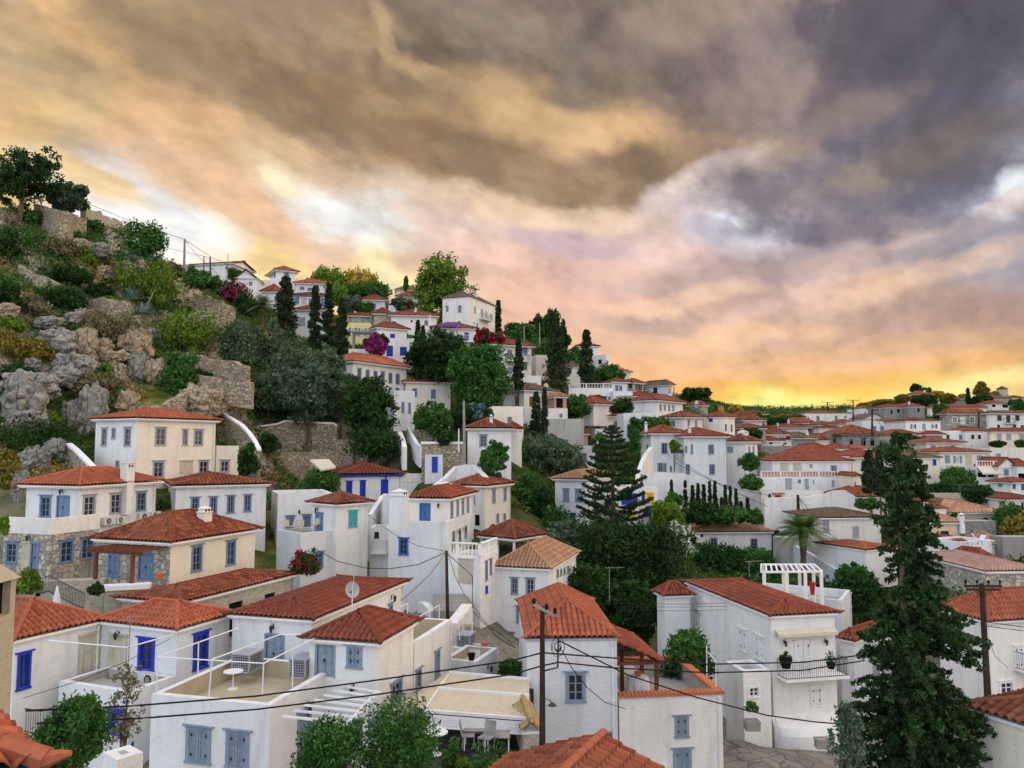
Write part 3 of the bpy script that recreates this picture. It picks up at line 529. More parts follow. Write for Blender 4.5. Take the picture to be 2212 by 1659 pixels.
        s.part(name, blk, mb, [m], face)
        if slab: q = MB(); q.box(s0 - .08, s1 + .08, 0, dep + .08, z0 - .14, z0); s.part('balcony_slab', blk, q, ['white_trim'], face)
    def balusters(s, blk, face, s0, s1, z0, h, n0=0., m='white_trim', step=.28, back=None):
        if back: bb = MB(); bb.box(s0 + .3, s1 - .3, n0 - 1.2, n0 - 1.1, z0 + .02, z0 + h - .15); s.part('terrace_wall', blk, bb, [back], face)
        if True: pass
        mb = MB(); mb.box(s0, s1, n0, n0 + .22, z0 + h - .1, z0 + h); mb.box(s0, s1, n0, n0 + .22, z0, z0 + .1); k = int((s1 - s0) / step)
        for j in range(k + 1):
            x = s0 + .1 + (s1 - s0 - .2) * j / max(1, k)
            if j % 6 == 0: mb.box(x - .12, x + .12, n0 + .005, n0 + .215, z0 + .1, z0 + h - .1)
            else: mb.lathe([(.05, .1), (.09, .25), (.04, h * .6), (.06, h - .1)], (x, n0 + .11, z0), 6)
        s.part('balustrade', blk, mb, [m], face)

# ---------------------------------------------------------------- plants
def leaf_cloud(C, Rr, per, size, up=0., droop=0.):
    C = np.asarray(C, float); n = len(C) * per; ci = np.repeat(np.arange(len(C)), per); d = RNG.normal(size=(n, 3)); d /= np.linalg.norm(d, axis=1)[:, None]
    rad = np.asarray(Rr, float)[ci] * (RNG.random(n) ** .45); ctr = C[ci] + d * rad[:, None] * np.array([1, 1, .8])
    t = RNG.normal(size=(n, 3)) + d * .6; t[:, 2] = t[:, 2] * (1 - .3 * abs(up)) + up - droop; t /= np.linalg.norm(t, axis=1)[:, None]
    s = np.cross(t, RNG.normal(size=(n, 3))); s /= np.linalg.norm(s, axis=1)[:, None]; L = size * (.6 + .8 * RNG.random(n))[:, None]; Wd = L * .42
    V = np.stack([ctr - t * L * .5, ctr + s * Wd * .5, ctr + t * L * .5, ctr - s * Wd * .5], 1).reshape(-1, 3)
    return V, np.arange(n * 4, dtype=np.int32).reshape(-1, 4)
def clumps_ell(n, w, d, h, base=0., shell=.55, flat=0.):
    p = RNG.normal(size=(n, 3)); p /= np.linalg.norm(p, axis=1)[:, None]; r = shell + (1 - shell) * RNG.random(n); p *= r[:, None]
    p[:, 2] = np.where(p[:, 2] < 0, p[:, 2] * (1 - flat), p[:, 2]); return p * np.array([w / 2, d / 2, h / 2]) + np.array([0, 0, base + h / 2])
def fitbox(V, w, d, base, h):
    V = V.copy(); 
    for ax, lo, hi in ((0, -w/2, w/2), (1, -d/2, d/2), (2, base, base + h)):
        a, b = np.percentile(V[:, ax], (.6, 99.4)); V[:, ax] = lo + (V[:, ax] - a) * (hi - lo) / max(b - a, .01)
    return V
def plant(name, label, cat, view, D, x0, y0, x1, y1, kind='round', m='lf_mid', ground=None, group=None, dens=1., seed=None, extra=None, trunkm='bark', cz=None, gz=True):
    """a plant filling the given outline: crown of leaf clumps, tapered trunk with limbs"""
    p0 = at(view, x0, (y0 + y1) / 2, D); p1 = at(view, x1, (y0 + y1) / 2, D); w = float(p1[0] - p0[0]); cx = float(p0[0] + p1[0]) / 2; zt = float(zat(D, view, y0)); zb = float(zat(D, view, y1)); h = zt - zb
    zg = min(float(ground_z(cx, D)), zb + h * .25)
    e = empty(name, (cx, D, zg), label, cat, group); lsz = max(.10, D * .0040); base = zb - zg
    if kind == 'cypress':
        n = int(70 * dens); t = RNG.random(n) ** .8; prof = np.where(t < .12, .55 + t / .12 * .45, np.clip((1.02 - t) / .88, 0, 1) ** .62); ang = RNG.random(n) * 2 * PI; rr = (w / 2) * prof * (.30 + .48 * RNG.random(n))
        C = np.stack([rr * np.cos(ang), rr * np.sin(ang), base + t * h * .95], 1); Rr = np.maximum(w * .22 * (.45 + .75 * prof), .1); V, Fq = leaf_cloud(C, Rr, 60, lsz * .85, up=1.3)
    elif kind == 'bush': C = clumps_ell(int(34 * dens), w * .86, w * .75, h * .88, base, .45, .5); Rr = np.full(len(C), min(w, h * 1.4) * .20) * (.7 + .6 * RNG.random(len(C))); V, Fq = leaf_cloud(C, Rr, 75, lsz)
    elif kind == 'umbrella':
        C = clumps_ell(int(46 * dens), w * .9, w * .8, h * .6, base + h * .36, .35, .6); Rr = np.full(len(C), w * .12) * (.7 + .7 * RNG.random(len(C))); V, Fq = leaf_cloud(C, Rr, 70, lsz * .9, up=.5)
    else:
        k = 14; lob = clumps_ell(k, w * .66, w * .55, h * .64, base + h * .16, .35); C = []; Rr = []
        for c in lob:
            n = int(9 * dens); q = RNG.normal(size=(n, 3)); q /= np.linalg.norm(q, axis=1)[:, None]; rad = w * .20 * (.8 + .5 * RNG.random()); C += list(c + q * rad * np.array([1, 1, .85 * min(1.3, h / w)])); Rr += [w * .10 * (.6 + .8 * RNG.random()) for _ in range(n)]
        C = np.array(C); C[:, 2] = np.clip(C[:, 2], base + .1, base + h * .98); V, Fq = leaf_cloud(C, Rr, 58 if kind != 'sparse' else 13, lsz, up=.25 if kind == 'olive' else 0)
    V = fitbox(V, w, w * .9, base, h); cr = link('crown', mesh_np('crown', V, Fq), e, mats=[m])
    if extra:  # blossoms
        sel = RNG.choice(len(C), max(3, int(len(C) * .55)), replace=False); V, Fq = leaf_cloud(C[sel] * np.array([1.06, 1.06, 1.03]) , np.asarray(Rr)[sel] * 1.05, 60, lsz * 1.05); V = fitbox(V, w, w * .95, base, h * 1.02); link('blossom', mesh_np('blossom', V, Fq), e, mats=[extra])
    if kind != 'bush':
        t = MB(); r0 = max(.06, w * .035 if kind != 'cypress' else w * .08); hh = base + h * (.45 if kind != 'cypress' else .8); t.tube([(0, 0, -.8), (w * .02, 0, hh * .4), (-w * .015, 0, hh)], [r0 * 1.3, r0, r0 * .55], 7)
        if kind != 'cypress':
            for i in RNG.choice(len(C), min(7, len(C)), replace=False): q = C[i]; t.tube([(0, 0, hh * (.5 + .4 * random.random())), (q[0] * .5, q[1] * .5, (hh + q[2]) / 2), tuple(q)], [r0 * .5, r0 * .33, r0 * .12], 5)
        link('trunk', t, e, mats=[trunkm])
    return e
def pole(label, view, D, x0, y0, x1, y1, r=.13, m='pole', arms=(), name='utility_pole', group=None, cat='utility pole'):
    """x0,y0 top; x1,y1 foot; arms: (fraction from the top, half length, insulators)"""
    t = at(view, x0, y0, D); b = at(view, x1, y1, D); e = empty(name, tuple(b), label, cat, group); mb = MB(); h = Vector(t - b)
    mb.tube([(0, 0, -1.), tuple(h)], [r * 1.25, r * .85], 10); link('shaft', mb, e, mats=[m])
    for fr, hl, ni in arms:
        q = h * (1 - fr); mb = MB(); mb.box(q.x - hl, q.x + hl, -.17, -.07, q.z - .06, q.z + .06); mb.tube([(q.x - hl * .6, -.12, q.z), (q.x, -.12, q.z - hl * .5)], .02, 5); mb.tube([(q.x + hl * .6, -.12, q.z), (q.x, -.12, q.z - hl * .5)], .02, 5)
        ao = link('crossarm', mb, e, mats=['pole' if m == 'pole' else m])
        for i in range(ni): x = q.x - hl * .92 + 2 * hl * .92 * i / max(1, ni - 1); mb = MB(); mb.lathe([(.03, 0), (.03, .1), (.07, .12), (.05, .18), (.08, .2), (.03, .28)], (x, -.12, q.z + .06), 8); link('insulator', mb, ao, mats=['dark'])
    return e
def wire(label, pts, r=.018, sag=0., group='overhead power lines', name='overhead_cable', m='cable'):
    """pts: (view,x,y,D) the cable passes through"""
    P_ = [Vector(at(*p)) for p in pts]; out = []
    for i in range(len(P_) - 1):
        n = 10
        for j in range(n + (i == len(P_) - 2)):
            t = j / n; q = P_[i].lerp(P_[i+1], t); q.z -= sag * 4 * t * (1 - t); out.append(q)
    c = out[0].copy(); mb = MB(); mb.tube([q - c for q in out], r, 5); return tag(link(name, mb, None, tuple(c), 0, [m]), label, 'cable', group)
# ================================================================ NEAR ROWS
H = House
h1 = H('white house with L-shaped orange roof, cobalt window frames and beige canvas blinds')
q = h1.b('A', 36, 1530, 470, 1250, 880, 1985, 68, 232, 'W', 'o', 'Lwb 1195 540 1335 810,Rwb 1670 490 1795 790,Lby 935 505 1095 920,lamp L 1030 500', ov=.25)
q2 = h1.b('A', 'z', 130, 560, 1500, None, 880, 65, 215, 'W', 'o', 'Rby 675 500 870 930,Rwb 150 665 262 965', tl=5.5, ov=.25)
q3 = h1.b('A', 33.6, 1120, 1005, 1700, 512, 1520, 68, None, 'W', 'F', 'Lwb 935 1155 1075 1360,Ldn 752 1150 862 1480', par=.35, floor='G')
ac = lambda hs, blk, face, view, x0, y0, x1, y1: None
def ac_unit(hs, blk, face, view, x0, y0, x1, y1, dep=.3):
    nrm = blk['v'] if face == 'R' else blk['u']; al = blk['u'] if face == 'R' else blk['v']; P = blk['P']
    def hit(x, y):
        d = ray(*rp(view, x, y)); k = (P[:2] @ nrm) / (d[:2] @ nrm); h = d * k; return float((h[:2] - P[:2]) @ al), float(h[2])
    s0, s1 = sorted((hit(x0, (y0+y1)/2)[0], hit(x1, (y0+y1)/2)[0])); z1 = hit((x0+x1)/2, y0)[1]; z0 = hit((x0+x1)/2, y1)[1]
    mb = MB(); mb.box(s0, s1, .06, .06 + dep, z0, z1); mb.box(s0 + .1, s0 + .16, 0, .3, z0 - .06, z0); mb.box(s1 - .16, s1 - .1, 0, .3, z0 - .06, z0); f = fmap(face)
    o = link('air_conditioner', mb.xform(f), hs.e, blk['loc'], blk['a'], ['acw']); c = ((s0 + (s1 - s0) * .4), (z0 + z1) / 2); r = min(s1 - s0, z1 - z0) * .4; g = MB(); n = 20
    g.add([(c[0], .07 + dep, c[1])] + [(c[0] + r * math.cos(2*PI*i/n), .065 + dep, c[1] + r * math.sin(2*PI*i/n)) for i in range(n)], [(0, i + 1, (i + 1) % n + 1) for i in range(n)]); link('fan', g.xform(f), o, mats=['dark'])
    g = MB(); g.tube([(c[0] + r * .5 * math.cos(2*PI*i/12), .085 + dep, c[1] + r * .5 * math.sin(2*PI*i/12)) for i in range(13)], .012, 4)
    for i in range(8): g.tube([(c[0], .085 + dep, c[1]), (c[0] + r * math.cos(PI*i/4), .085 + dep, c[1] + r * math.sin(PI*i/4))], .008, 4)
    link('grille', g.xform(f), o, mats=['acw'])
ac_unit(h1, q, 'L', 'A', 1245, 822, 1388, 935)
h1.rail(q3, 'L', q3['tl'] - .1, q3['tl'] + 1.9, q3['ze'] - 2.0, 1.0, .9, slab=False, name='stair_railing')

h2 = H('white flat-roofed house with sand coloured roof terrace and two grey louvred shutters')
q = h2.b('B', 30, 120, 1118, 1900, -902, 740, 75, None, 'W', 'F', 'Lsg -602 1305 -392 1605,Lsg -257 1340 -62 1642,Rsg 358 1160 470 1590,lamp R 425 1120', par=.75, floor='TB')
h3 = H('white house with bright red hip roofs, grey doors and long wall facing the restaurant')
q31 = h3.b('B', 37, 480, 385, 1300, -202, 1278, 74, 150, 'W', 'r', 'Ldg 75 500 240 835,Rsg 1145 240 1180 355,lamp L 152 440,lamp R 1170 185', ov=.25)
q32 = h3.b('B', 33.5, 1050, 585, 1600, 465, 1362, 75, 305, 'W', 'r', 'Ldg 515 570 680 872,Lsg 785 605 915 785,Rwg 1165 905 1260 1060,lamp L 845 960', ov=.25)
q33 = h3.b('B', 0, 1368, 582, 1600, None, 1690, 75, None, 'W', 'F', 'Rsg 1545 645 1585 865,Rwg 1380 805 1425 965', tl=5., on=(q32, 'R'), par=1.2, floor='TB')
h4 = H('small white flat-roofed block with sand coloured patio beside the beige canopy')
q4 = h4.b('B', 42, 1905, 745, 1100, 1615, 2090, 70, None, 'W', 'F', 'lamp R 2002 790', par=.5, floor='TB')

h4.b('B', 45, 1935, 640, 1000, 1690, 2010, 70, None, 'W', 'F', '', par=.04, floor='TB')
h5 = H('tall white tower house with orange hip roof and one slate blue framed window')
q5 = h5.b('C', 39, 130, 548, 1900, None, 905, 2, 150, 'W', 'o', 'Rwg 465 832 635 1080,Rwg 800 1345 870 1430', tl=9.0, ov=.12, corn='pt_a')
h6 = H('white flat-roofed house with tile-edged terrace and slate blue shutters beside the tower')
q6 = h6.b('C', 39.5, 925, 1045, 2000, None, 1815, 7, None, 'W', 'F', 'Rsg 1408 1210 1525 1385,Rsg 1395 1492 1548 1720,Rwg 1030 1520 1098 1560', tl=6.5, par=.9, floor='G')
mb = MB()
for x in np.arange(0, q6['tr'], .2): mb.tube([(x + .1, -.1, q6['ze'] + .03), (x + .1, .38, q6['ze'] + .08)], [.10, .09], 7)
for x in np.arange(0, 6.4, .2): mb.tube([(q6['tr'] + .1, x, q6['ze'] + .03), (q6['tr'] - .38, x, q6['ze'] + .08)], [.10, .09], 7)
for x in np.arange(1.4, q6['tr'], .2): mb.tube([(x + .1, 6.1, q6['ze'] + .03), (x + .1, 6.6, q6['ze'] + .08)], [.10, .09], 7)
h6.part('parapet_tile', q6, mb, ['terra'])
mb = MB(); mb.box(.02, 2.4, 4.0, 6.4, q6['ze'] - .9, q6['ze'] - .2); h6.part('porch_wall', q6, mb, ['W'])
pr = MB(); za = q6['ze'] + 2.75; 
q6b = dict(q6)
mb = MB()
for x, y in ((2.1, .6), (.95, 3.0), (2.1, 3.2)): mb.box(x - .09, x + .09, y - .09, y + .09, q6['ze'] - .9, q6['ze'] + 1.42)
mb.box(.1, 2.3, .5, .66, q6['ze'] + 1.36, q6['ze'] + 1.5); mb.box(2.03, 2.19, .5, 5.5, q6['ze'] + 1.38, q6['ze'] + 1.52); h6.part('porch_post', q6, mb, ['wood'])
make_roof(2.25, 5.6, q6['ze'] + 1.52, 1.05, .1, 'sx', 0, h6.e, (q6['loc'][0] + .05, q6['loc'][1] + .35, q6['loc'][2]), q6['a'], 'r')

h7 = H('orange barrel-tiled roof in the lower centre, its ridge running up to a dark finial')
P7 = at('C', 530, 1597, 17.5)
q7 = h7.b('C', 15.33, 1115, 2900, 3200, None, None, 63, None, 'W', 'o', '', tl=5.4, tr=5.2, kind='gx', ov=.1, pitch=.36, ctrl=False)

h9 = H('white two-storey house with iron balcony, white shutters and scalloped awning')
q9 = h9.b('D', 48, 28, 350, 1480, -695, 575, 12, 135, 'W', 'r', 'RsW 235 560 380 850,RsW 370 950 470 1112,LsW -632 290 -577 450,LsW -250 455 -187 640,LsW -112 515 -37 712,lamp R 138 570,lamp R 490 560', ov=.25)
s0, z_ = [h9.pt(q9, 'D', 85, 860)[i] for i in (0, 2)]; s1 = h9.pt(q9, 'D', 610, 860)[0]
h9.rail(q9, 'R', s0, s1, z_, 1.0, .95)
mb = MB(); n = 22; a0 = h9.pt(q9, 'D', 60, 465)[0]; a1 = h9.pt(q9, 'D', 570, 465)[0]; zz = h9.pt(q9, 'D', 300, 455)[2]
for i in range(n):
    x0 = a0 + (a1 - a0) * i / n; x1 = a0 + (a1 - a0) * (i + 1) / n
    mb.add([(x0, .02, zz), (x1, .02, zz), (x1, .42, zz - .18), (x0, .42, zz - .18), (x0, .43, zz - .34), (x1, .43, zz - .34), ((x0+x1)/2, .43, zz - .42)], [(0, 1, 2, 3), (3, 2, 5, 4), (4, 5, 6)])
h9.part('awning', q9, mb, ['pale_canvas'], 'R')
q9b = h9.b('D', 46.8, -215, 822, 1480, -370, 20, 12, None, 'W', 'F', 'RwW -172 950 -68 1040', par=.3)
mb = MB(); xa, _, zlo = h9.pt(q9, 'D', 40, 1560); xb, _, zsh = h9.pt(q9, 'D', 595, 1300); ztp = h9.pt(q9, 'D', 300, 1190)[2]; n = 18; vs = []
for i in range(n + 1):
    t = i / n; x = xa + (xb - xa) * t; b_ = 1.35 * max(0., math.sin(PI * min(1, max(0, t * .98 + .01)))) ** .45; vs += [(x, b_, zlo - 1.5), (x, b_ * .97, zsh), (x, b_ * .8, zsh + (ztp - zsh) * .45), (x, -.02, ztp)]
mb.add(vs, [(4*i+j, 4*i+4+j, 4*i+5+j, 4*i+1+j) for i in range(n) for j in range(3)]); h9.part('curved_plinth', q9, mb, ['W'], 'R')
h10 = H('white house with plain facade and red roof adjoining the long diagonal eave')
h10.b('C', 57, 1320, 178, 1200, 1252, 1535, 12, -68, 'W', 'r', '', ov=.25)
h11 = H('white building with roof terrace and white pergola behind the balcony house')
q11 = h11.b('D', 60, 638, 212, 1150, -150, None, 60, None, 'W', 'F', '', tr=5, par=.6)
h12 = H('white house with orange hip roof half hidden by the tall conifer')
q12 = h12.b('D', 54, 742, 568, 1350, 622, 1060, 40, 255, 'W', 'r', 'Rsa 905 700 960 900', ov=.25)
h13 = H('white house with broad orange roof behind the dark wooden power pole')
q13 = h13.b('D', 50, 1905, 398, 1350, 1470, 2700, 14, 122, 'W', 'o', 'RwW 2000 905 2125 1010,LsW 1560 480 1640 700,RsW 2130 600 2210 800', ov=.3)
s0, z_ = [h13.pt(q13, 'D', 2135, 795)[i] for i in (0, 2)]; h13.rail(q13, 'R', s0, s0 + 2.6, z_, 1.05, .9)
h14 = H('cream shaded house wall with mossy brown tiled roof below the power pole')
q14 = h14.b('D', 23, 2750, 1475, 2200, 1715, None, 25, 1030, 'CW', 'b', '', tr=5, ov=.15, ctrl=False)

# ================================================================ LEFT VILLAGE
h15 = H('tall cream white villa under the rock cliff with orange hip roof and grey windows')
w = 'Rwa 1340 375 1435 525,Rwa 1577 392 1622 525,Rwa 1675 393 1755 525,Rwa 1320 665 1418 803,Rwa 1717 660 1803 762,Rwa 1902 657 1982 757,Rby 1553 662 1665 775,Lwa 877 380 925 530,Lwa 965 378 1000 468,Lwa 1073 375 1132 532,Lwa 1000 662 1032 740'
q15 = h15.b('E', 66, 1190, 300, 860, 830, 1865, 60, 228, 'CW', 'o', w, lwall='W', ov=.4)  # warm light painted in: cream on one face, plain white on the other
h15.b('E', 0, 1872, 533, 860, None, 2065, 60, None, 'CW', 'F', 'Rwa 1902 657 1982 757', tl=8, on=(q15, 'R'), par=.3)
h16 = H('white villa with orange roof and blue windows on a stone ground floor')
q16 = h16.b('E', 55, 690, 885, 1300, 232, 1350, 72, 735, 'W', 'o', 'Lwl 345 965 440 1145,Ldl 490 965 600 1160,Rwa 715 960 825 1147,Rwa 950 942 1050 1115,Rwl 1178 930 1260 1090,lamp L 540 925', ov=.5)
q16b = h16.b('E', 52, 434, 1303, 1800, 35, 855, 72, None, 'S', 'F', 'Lwl 50 1365 152 1538,Ldl 265 1370 332 1625,Lby 192 1370 262 1610,Rwl 517 1347 635 1535,Rwl 698 1325 815 1505,lamp L 258 1320', par=.1)
mb = MB(); t, l = q16b['tr'], q16b['tl']; z = q16b['ze']; mb.box(-.03, t + .03, -.03, .25, z, z + 1.05); mb.box(-.03, .25, .25, l, z, z + 1.05); h16.part('terrace_parapet', q16b, mb, ['W'])
for x0, y0, x1, y1 in ((868, 1150, 968, 1215), (978, 1142, 1062, 1200), (1182, 1110, 1268, 1180), (1277, 1102, 1360, 1162)): ac_unit(h16, q16, 'R', 'E', x0, y0, x1, y1)
h16.chimney(q16, 'E', 1092, 1168, 685, 1060, -.45, cap='plain')
h17 = H('white house with weathered dark red roof and row of blue windows near the cliff')
q17 = h17.b('E', 62, 1520, 885, 1350, 1352, 2302, 28, 765, 'W', 'b', 'Rwl 1650 980 1720 1120,Rwl 1812 975 1875 1120,Rwl 1962 965 2025 1110,Rwl 2108 957 2170 1098,Lwa 1362 990 1398 1065', ov=.4)
h18 = H('cream and stone house with mottled brown roof, small chimney and light blue door')
q18 = h18.b('E', 48, 1475, 1375, 1760, 842, 2205, 70, 1112, 'C', 'b', 'Rwl 1655 1395 1745 1612,Rwl 1955 1350 2035 1557,Lsl 930 1455 1030 1660,Ldl 1195 1462 1325 1700,lamp L 1260 1400', lwall='S', ov=.35)
h18.chimney(q18, 'E', 1768, 1836, 1062, 1250, 1.2, 'C', cap='pot')
mb = MB(); f0 = h18.pt; s = lambda x, y: None
def hitL(q, view, x, y):
    P = q['P']; d = ray(*rp(view, x, y)); k = (P[:2] @ q['u']) / (d[:2] @ q['u']); h = d * k; return float((h[:2] - P[:2]) @ q['v']), float(h[2])
a, z = hitL(q18, 'E', 1440, 1415); b_, _ = hitL(q18, 'E', 1010, 1440); 
for i in range(9): y = a + (b_ - a) * i / 8; mb.box(y - .05, y + .05, 0, 2.3, z - .02, z + .1)
mb.box(a - .1, b_ + .1, 1.9, 2.05, z - .2, z - .02); mb.box(a + .5, a + .68, 1.9, 2.08, z - 3.2, z - .2); mb.box(b_ - .6, b_ - .42, 1.9, 2.08, z - 3.2, z - .2); h18.part('pergola', q18, mb, ['wood'], 'L')
h19 = H('long low stone house with patchy brown roof and white eave behind the orange roofs')
q19 = h19.b('A', 44, 1550, 238, 700, 1055, 2542, 69, 42, 'SM', 'b', 'Rxk 1975 225 2095 520,Rxk 2287 150 2377 215', ov=.3)
h20 = H('low white house with cobalt blue shutters, blue door and blue roof trim')
q20 = h20.b('F', 82, 722, 788, 1120, 640, 1240, 20, 692, 'W', 'r', 'Rsb 780 840 830 962,Rsb 898 835 946 967,Rdb 1080 825 1140 998,lamp R 1118 805', ov=.5, corn='pt_b')
h20.b('F', 0, 1243, 775, 1120, None, 1500, 20, None, 'W', 'F', '', tl=3, on=(q20, 'R'), par=.2)
h21 = H('white house with small pyramid roof, pale green shutter and light blue doors')
q21 = h21.b('F', 62, 700, 1045, 1800, 492, 970, 50, 945, 'W', 'b', 'Rst 800 1095 875 1232,Lsl 512 1115 580 1265,Rsl 640 1415 715 1560,lamp L 535 1080', ov=.35)
q21b = h21.b('F', 60.5, 390, 1290, 1900, 180, 690, 45, None, 'W', 'F', 'Rwl 505 1450 580 1580', par=.3)
q21c = h21.b('F', 66, 190, 950, 1400, 62, 660, 22, None, 'W', 'F', 'Rsl 258 1140 330 1275,Rsl 405 1130 470 1265,lamp R 372 1100', tl=6, par=.3)
h22 = H('white three-storey house with two white chimneys, a mid-blue door and corner terrace')
q22 = h22.b('F', 62, 1665, 995, 1400, 1322, 1878, 79, 885, 'W', 'r', 'Ldm 1415 1030 1505 1190,Rsg 1680 1020 1702 1152,Rsg 1732 1010 1750 1135,Rsg 1778 997 1796 1120,Rsg 1820 985 1838 1107,lamp L 1580 1045', lwall='CW', ov=.3)
q22b = h22.b('F', 60, 1650, 1190, 2100, 1148, 1862, 79, None, 'W', 'F', 'Lwm 1235 1332 1315 1472,Lwb 1205 1835 1240 1870,Rwg 1583 1315 1605 1452,Rdg 1693 1272 1718 1440,Rdg 1750 1250 1770 1410,Rdg 1803 1225 1820 1340,lamp R 1735 1275,lamp R 1790 1250', par=.25)
h22.chimney(q22, 'F', 1277, 1322, 915, 1180, -.3, cap='pot'); h22.chimney(q22, 'F', 1680, 1722, 850, 960, 1.4)
q22c = h22.b('F', 56, 1940, 1500, 2080, 1662, 2090, 72, None, 'W', 'F', 'Lby 1750 1512 1875 1720,Rwg 1980 1530 2000 1690,Rwg 2020 1510 2036 1640,Rwb 1982 1745 2000 1800', par=.1)
h22.balusters(q22c, 'L', .0, q22c['tl'], q22c['ze'], 1., -.22); h22.balusters(q22c, 'R', .0, q22c['tr'], q22c['ze'], 1., -.22)
h23 = H('cream house with brown-red roof and narrow slate shutters behind the three-storey house')
q23 = h23.b('F', 74, 1980, 885, 1320, 1702, 2198, 65, 790, 'CW', 'b', 'Lsg 1862 925 1893 1040,Rsg 2040 910 2068 1022,Rsg 2140 900 2163 1000,Rwg 2078 1120 2096 1190,Rwg 2138 1118 2158 1172,Lxk 1890 1130 1932 1225', ov=.4)
h24 = H('open porch with low brown tiled roof on pale posts', 'porch', name='porch')
q24 = h24.b('G', 64, 20, 1345, 1480, -275, 268, 50, 1185, None, 'b', '', ov=.3)
h25 = H('white-washed brick house with pale pinkish tile roof and slate blue windows')
q25 = h25.b('G', 58, 320, 1602, 2250, -147, 548, 73, 1362, 'W', 'p', 'Lwg -8 1675 52 1812,Lwg 120 1677 196 1820,Lwg 38 1922 114 2058,Lwg -60 2145 15 2260,Rwg 385 1605 402 1665,Rwg 415 1598 430 1650,Rwg 445 1585 460 1640,Rwg 475 1570 490 1625', ov=.3)
h26 = H('white house with faded tan roof and slate shutters behind the tiered pine')
q26 = h26.b('G', 88, 640, 828, 1220, 372, 905, 65, 745, 'W', 'p', 'Lsg 442 905 495 1012,Lsg 546 908 600 1015,Lwb 495 1112 548 1190,Rsg 705 940 726 1005,Rwg 720 1125 735 1170', ov=.4)
h27 = H('white courtyard wall building with cobalt blue panel and yellow door')
q27 = h27.b('G', 90, 1105, 893, 1200, 930, 1262, 12, None, 'W', 'F', 'Rdb 1122 945 1146 1050,RsO 1157 937 1224 1022,Rsb 1140 1085 1205 1140', par=.2)
q27b = h27.b('G', 88, 925, 905, 1200, None, 1100, 6, None, 'W', 'F', 'Rsb 948 945 1085 1035,RdO 1012 1070 1060 1180', tl=4, par=.2)
h28 = H('large white stepped house with two dark red roofs, planted balcony and slate windows')
q28 = h28.b('G', 112, 1200, 430, 1190, 1108, 1482, 6, 365, 'W', 'b', 'Rwg 1290 508 1343 598,Rsg 1415 512 1447 590,Lwg 1163 522 1178 568,Rwg 1258 680 1306 755,Rdg 1310 685 1333 775,Rsg 1365 708 1381 770,Rdg 1250 832 1277 905', ov=.7)
q28b = h28.b('G', 110, 1485, 455, 1190, None, 1848, 5, 388, 'W', 'r', 'Rwg 1695 522 1745 602,Rsg 1545 525 1563 600,Rsg 1492 535 1512 590,Rwg 1485 693 1538 778,Rwg 1703 693 1753 780', tl=8, ov=.6)
q28c = h28.b('G', 114, 2020, 500, 1190, 1852, 2120, 48, 440, 'W', 'b', 'Lsg 1858 542 1910 588,Rsg 2043 542 2056 606,Rsg 2080 540 2093 606', ov=.6)
h28.chimney(q28, 'G', 1150, 1170, 330, 415, 1.); h28.chimney(q28b, 'G', 1527, 1547, 365, 445, .6); h28.chimney(q28c, 'G', 2015, 2045, 405, 490, 1.)
h28d = h28.b('G', 104, 1130, 775, 1250, None, 1500, 5, None, 'W', 'F', '', tl=6, par=.2)
h29 = H('low white cottage with long faded tan roof behind the dark hedge')
q29 = h29.b('G', 98, 1590, 1282, 1520, None, 2240, 3, 1188, 'W', 'p', 'Rwg 1710 1327 1775 1412,Rwg 2058 1333 2122 1427,Rwk 1630 1300 1653 1324', tl=7, ov=.5)
h30 = H('cream white house with red roof and small awning above the pink shopfront')
q30 = h30.b('G', 128, 650, 280, 590, 560, 1048, 6, 232, 'CW', 'r', 'Rwa 728 322 762 387,Rwg 880 322 912 387,Rwa 948 320 981 385', tl=9, ov=.8)
h30.b('G', 122, 722, 388, 640, None, 1105, 6, None, 'W', 'F', '', tl=5, par=.2)
h31 = H('pink-fronted house with two white panelled doors and dark striped roof')
q31_ = h31.b('G', 114, 455, 432, 720, None, 655, 5, 340, 'K', 'b', 'RsW 470 443 525 527,RsW 562 445 613 532', tl=7, ov=.4)
h31.b('G', 112, 540, 534, 720, None, 716, 5, None, 'W', 'F', 'Rwg 602 597 645 670', tl=5, par=.2)
h31.b('G', 115, 280, 400, 620, None, 455, 5, 345, 'CW', 'd', '', tl=6, kind='gy', ov=.3)
h32 = H('white house with striped brown roof, slim white chimney and lattice window')
q32_ = h32.b('F', 88, 1828, 388, 720, None, 2205, 3, 303, 'W', 'b', 'Rwg 1930 437 1997 537', tl=8, ov=.5)
h32.chimney(q32_, 'F', 2018, 2046, 268, 378, .8)
h32b = H('white cottage edge with two tall lattice windows beside the olive tree')
h32b.b('G', 94, -60, 392, 640, None, 84, 4, 340, 'W', 'b', 'RwW 0 440 16 522,RwW 38 440 56 525', tl=6, ov=.3)
h33 = H('plain cream flat-roofed block with one small lattice window')
h33.b('F', 100, 2040, 192, 520, None, 2310, 8, None, 'CW', 'F', 'Rwg 2172 285 2212 340', tl=8, par=.3)
h34 = H('white house with mossy olive roof, wooden brown shutters and brick-red loggia')
q34 = h34.b('G', 118, 105, 55, 300, -78, 365, 40, 4, 'W', 'd', 'Lsn 28 103 60 178,Rsn 150 110 182 187,Rsn 222 112 243 172', ov=.6)
h34.chimney(q34, 'G', 292, 314, 0, 42, 2.)
h34.b('G', 116, 365, 112, 210, None, 472, 15, 85, 'K', 'p', 'Rxk 382 122 440 205', tl=4, ov=.3)
h34.b('G', 114, 300, 210, 330, None, 480, 8, None, 'W', 'F', 'Rwg 410 258 436 292', tl=5, par=.2)
h35 = H('cream mansion with orange roof and arched mouldings over its pale blue windows')
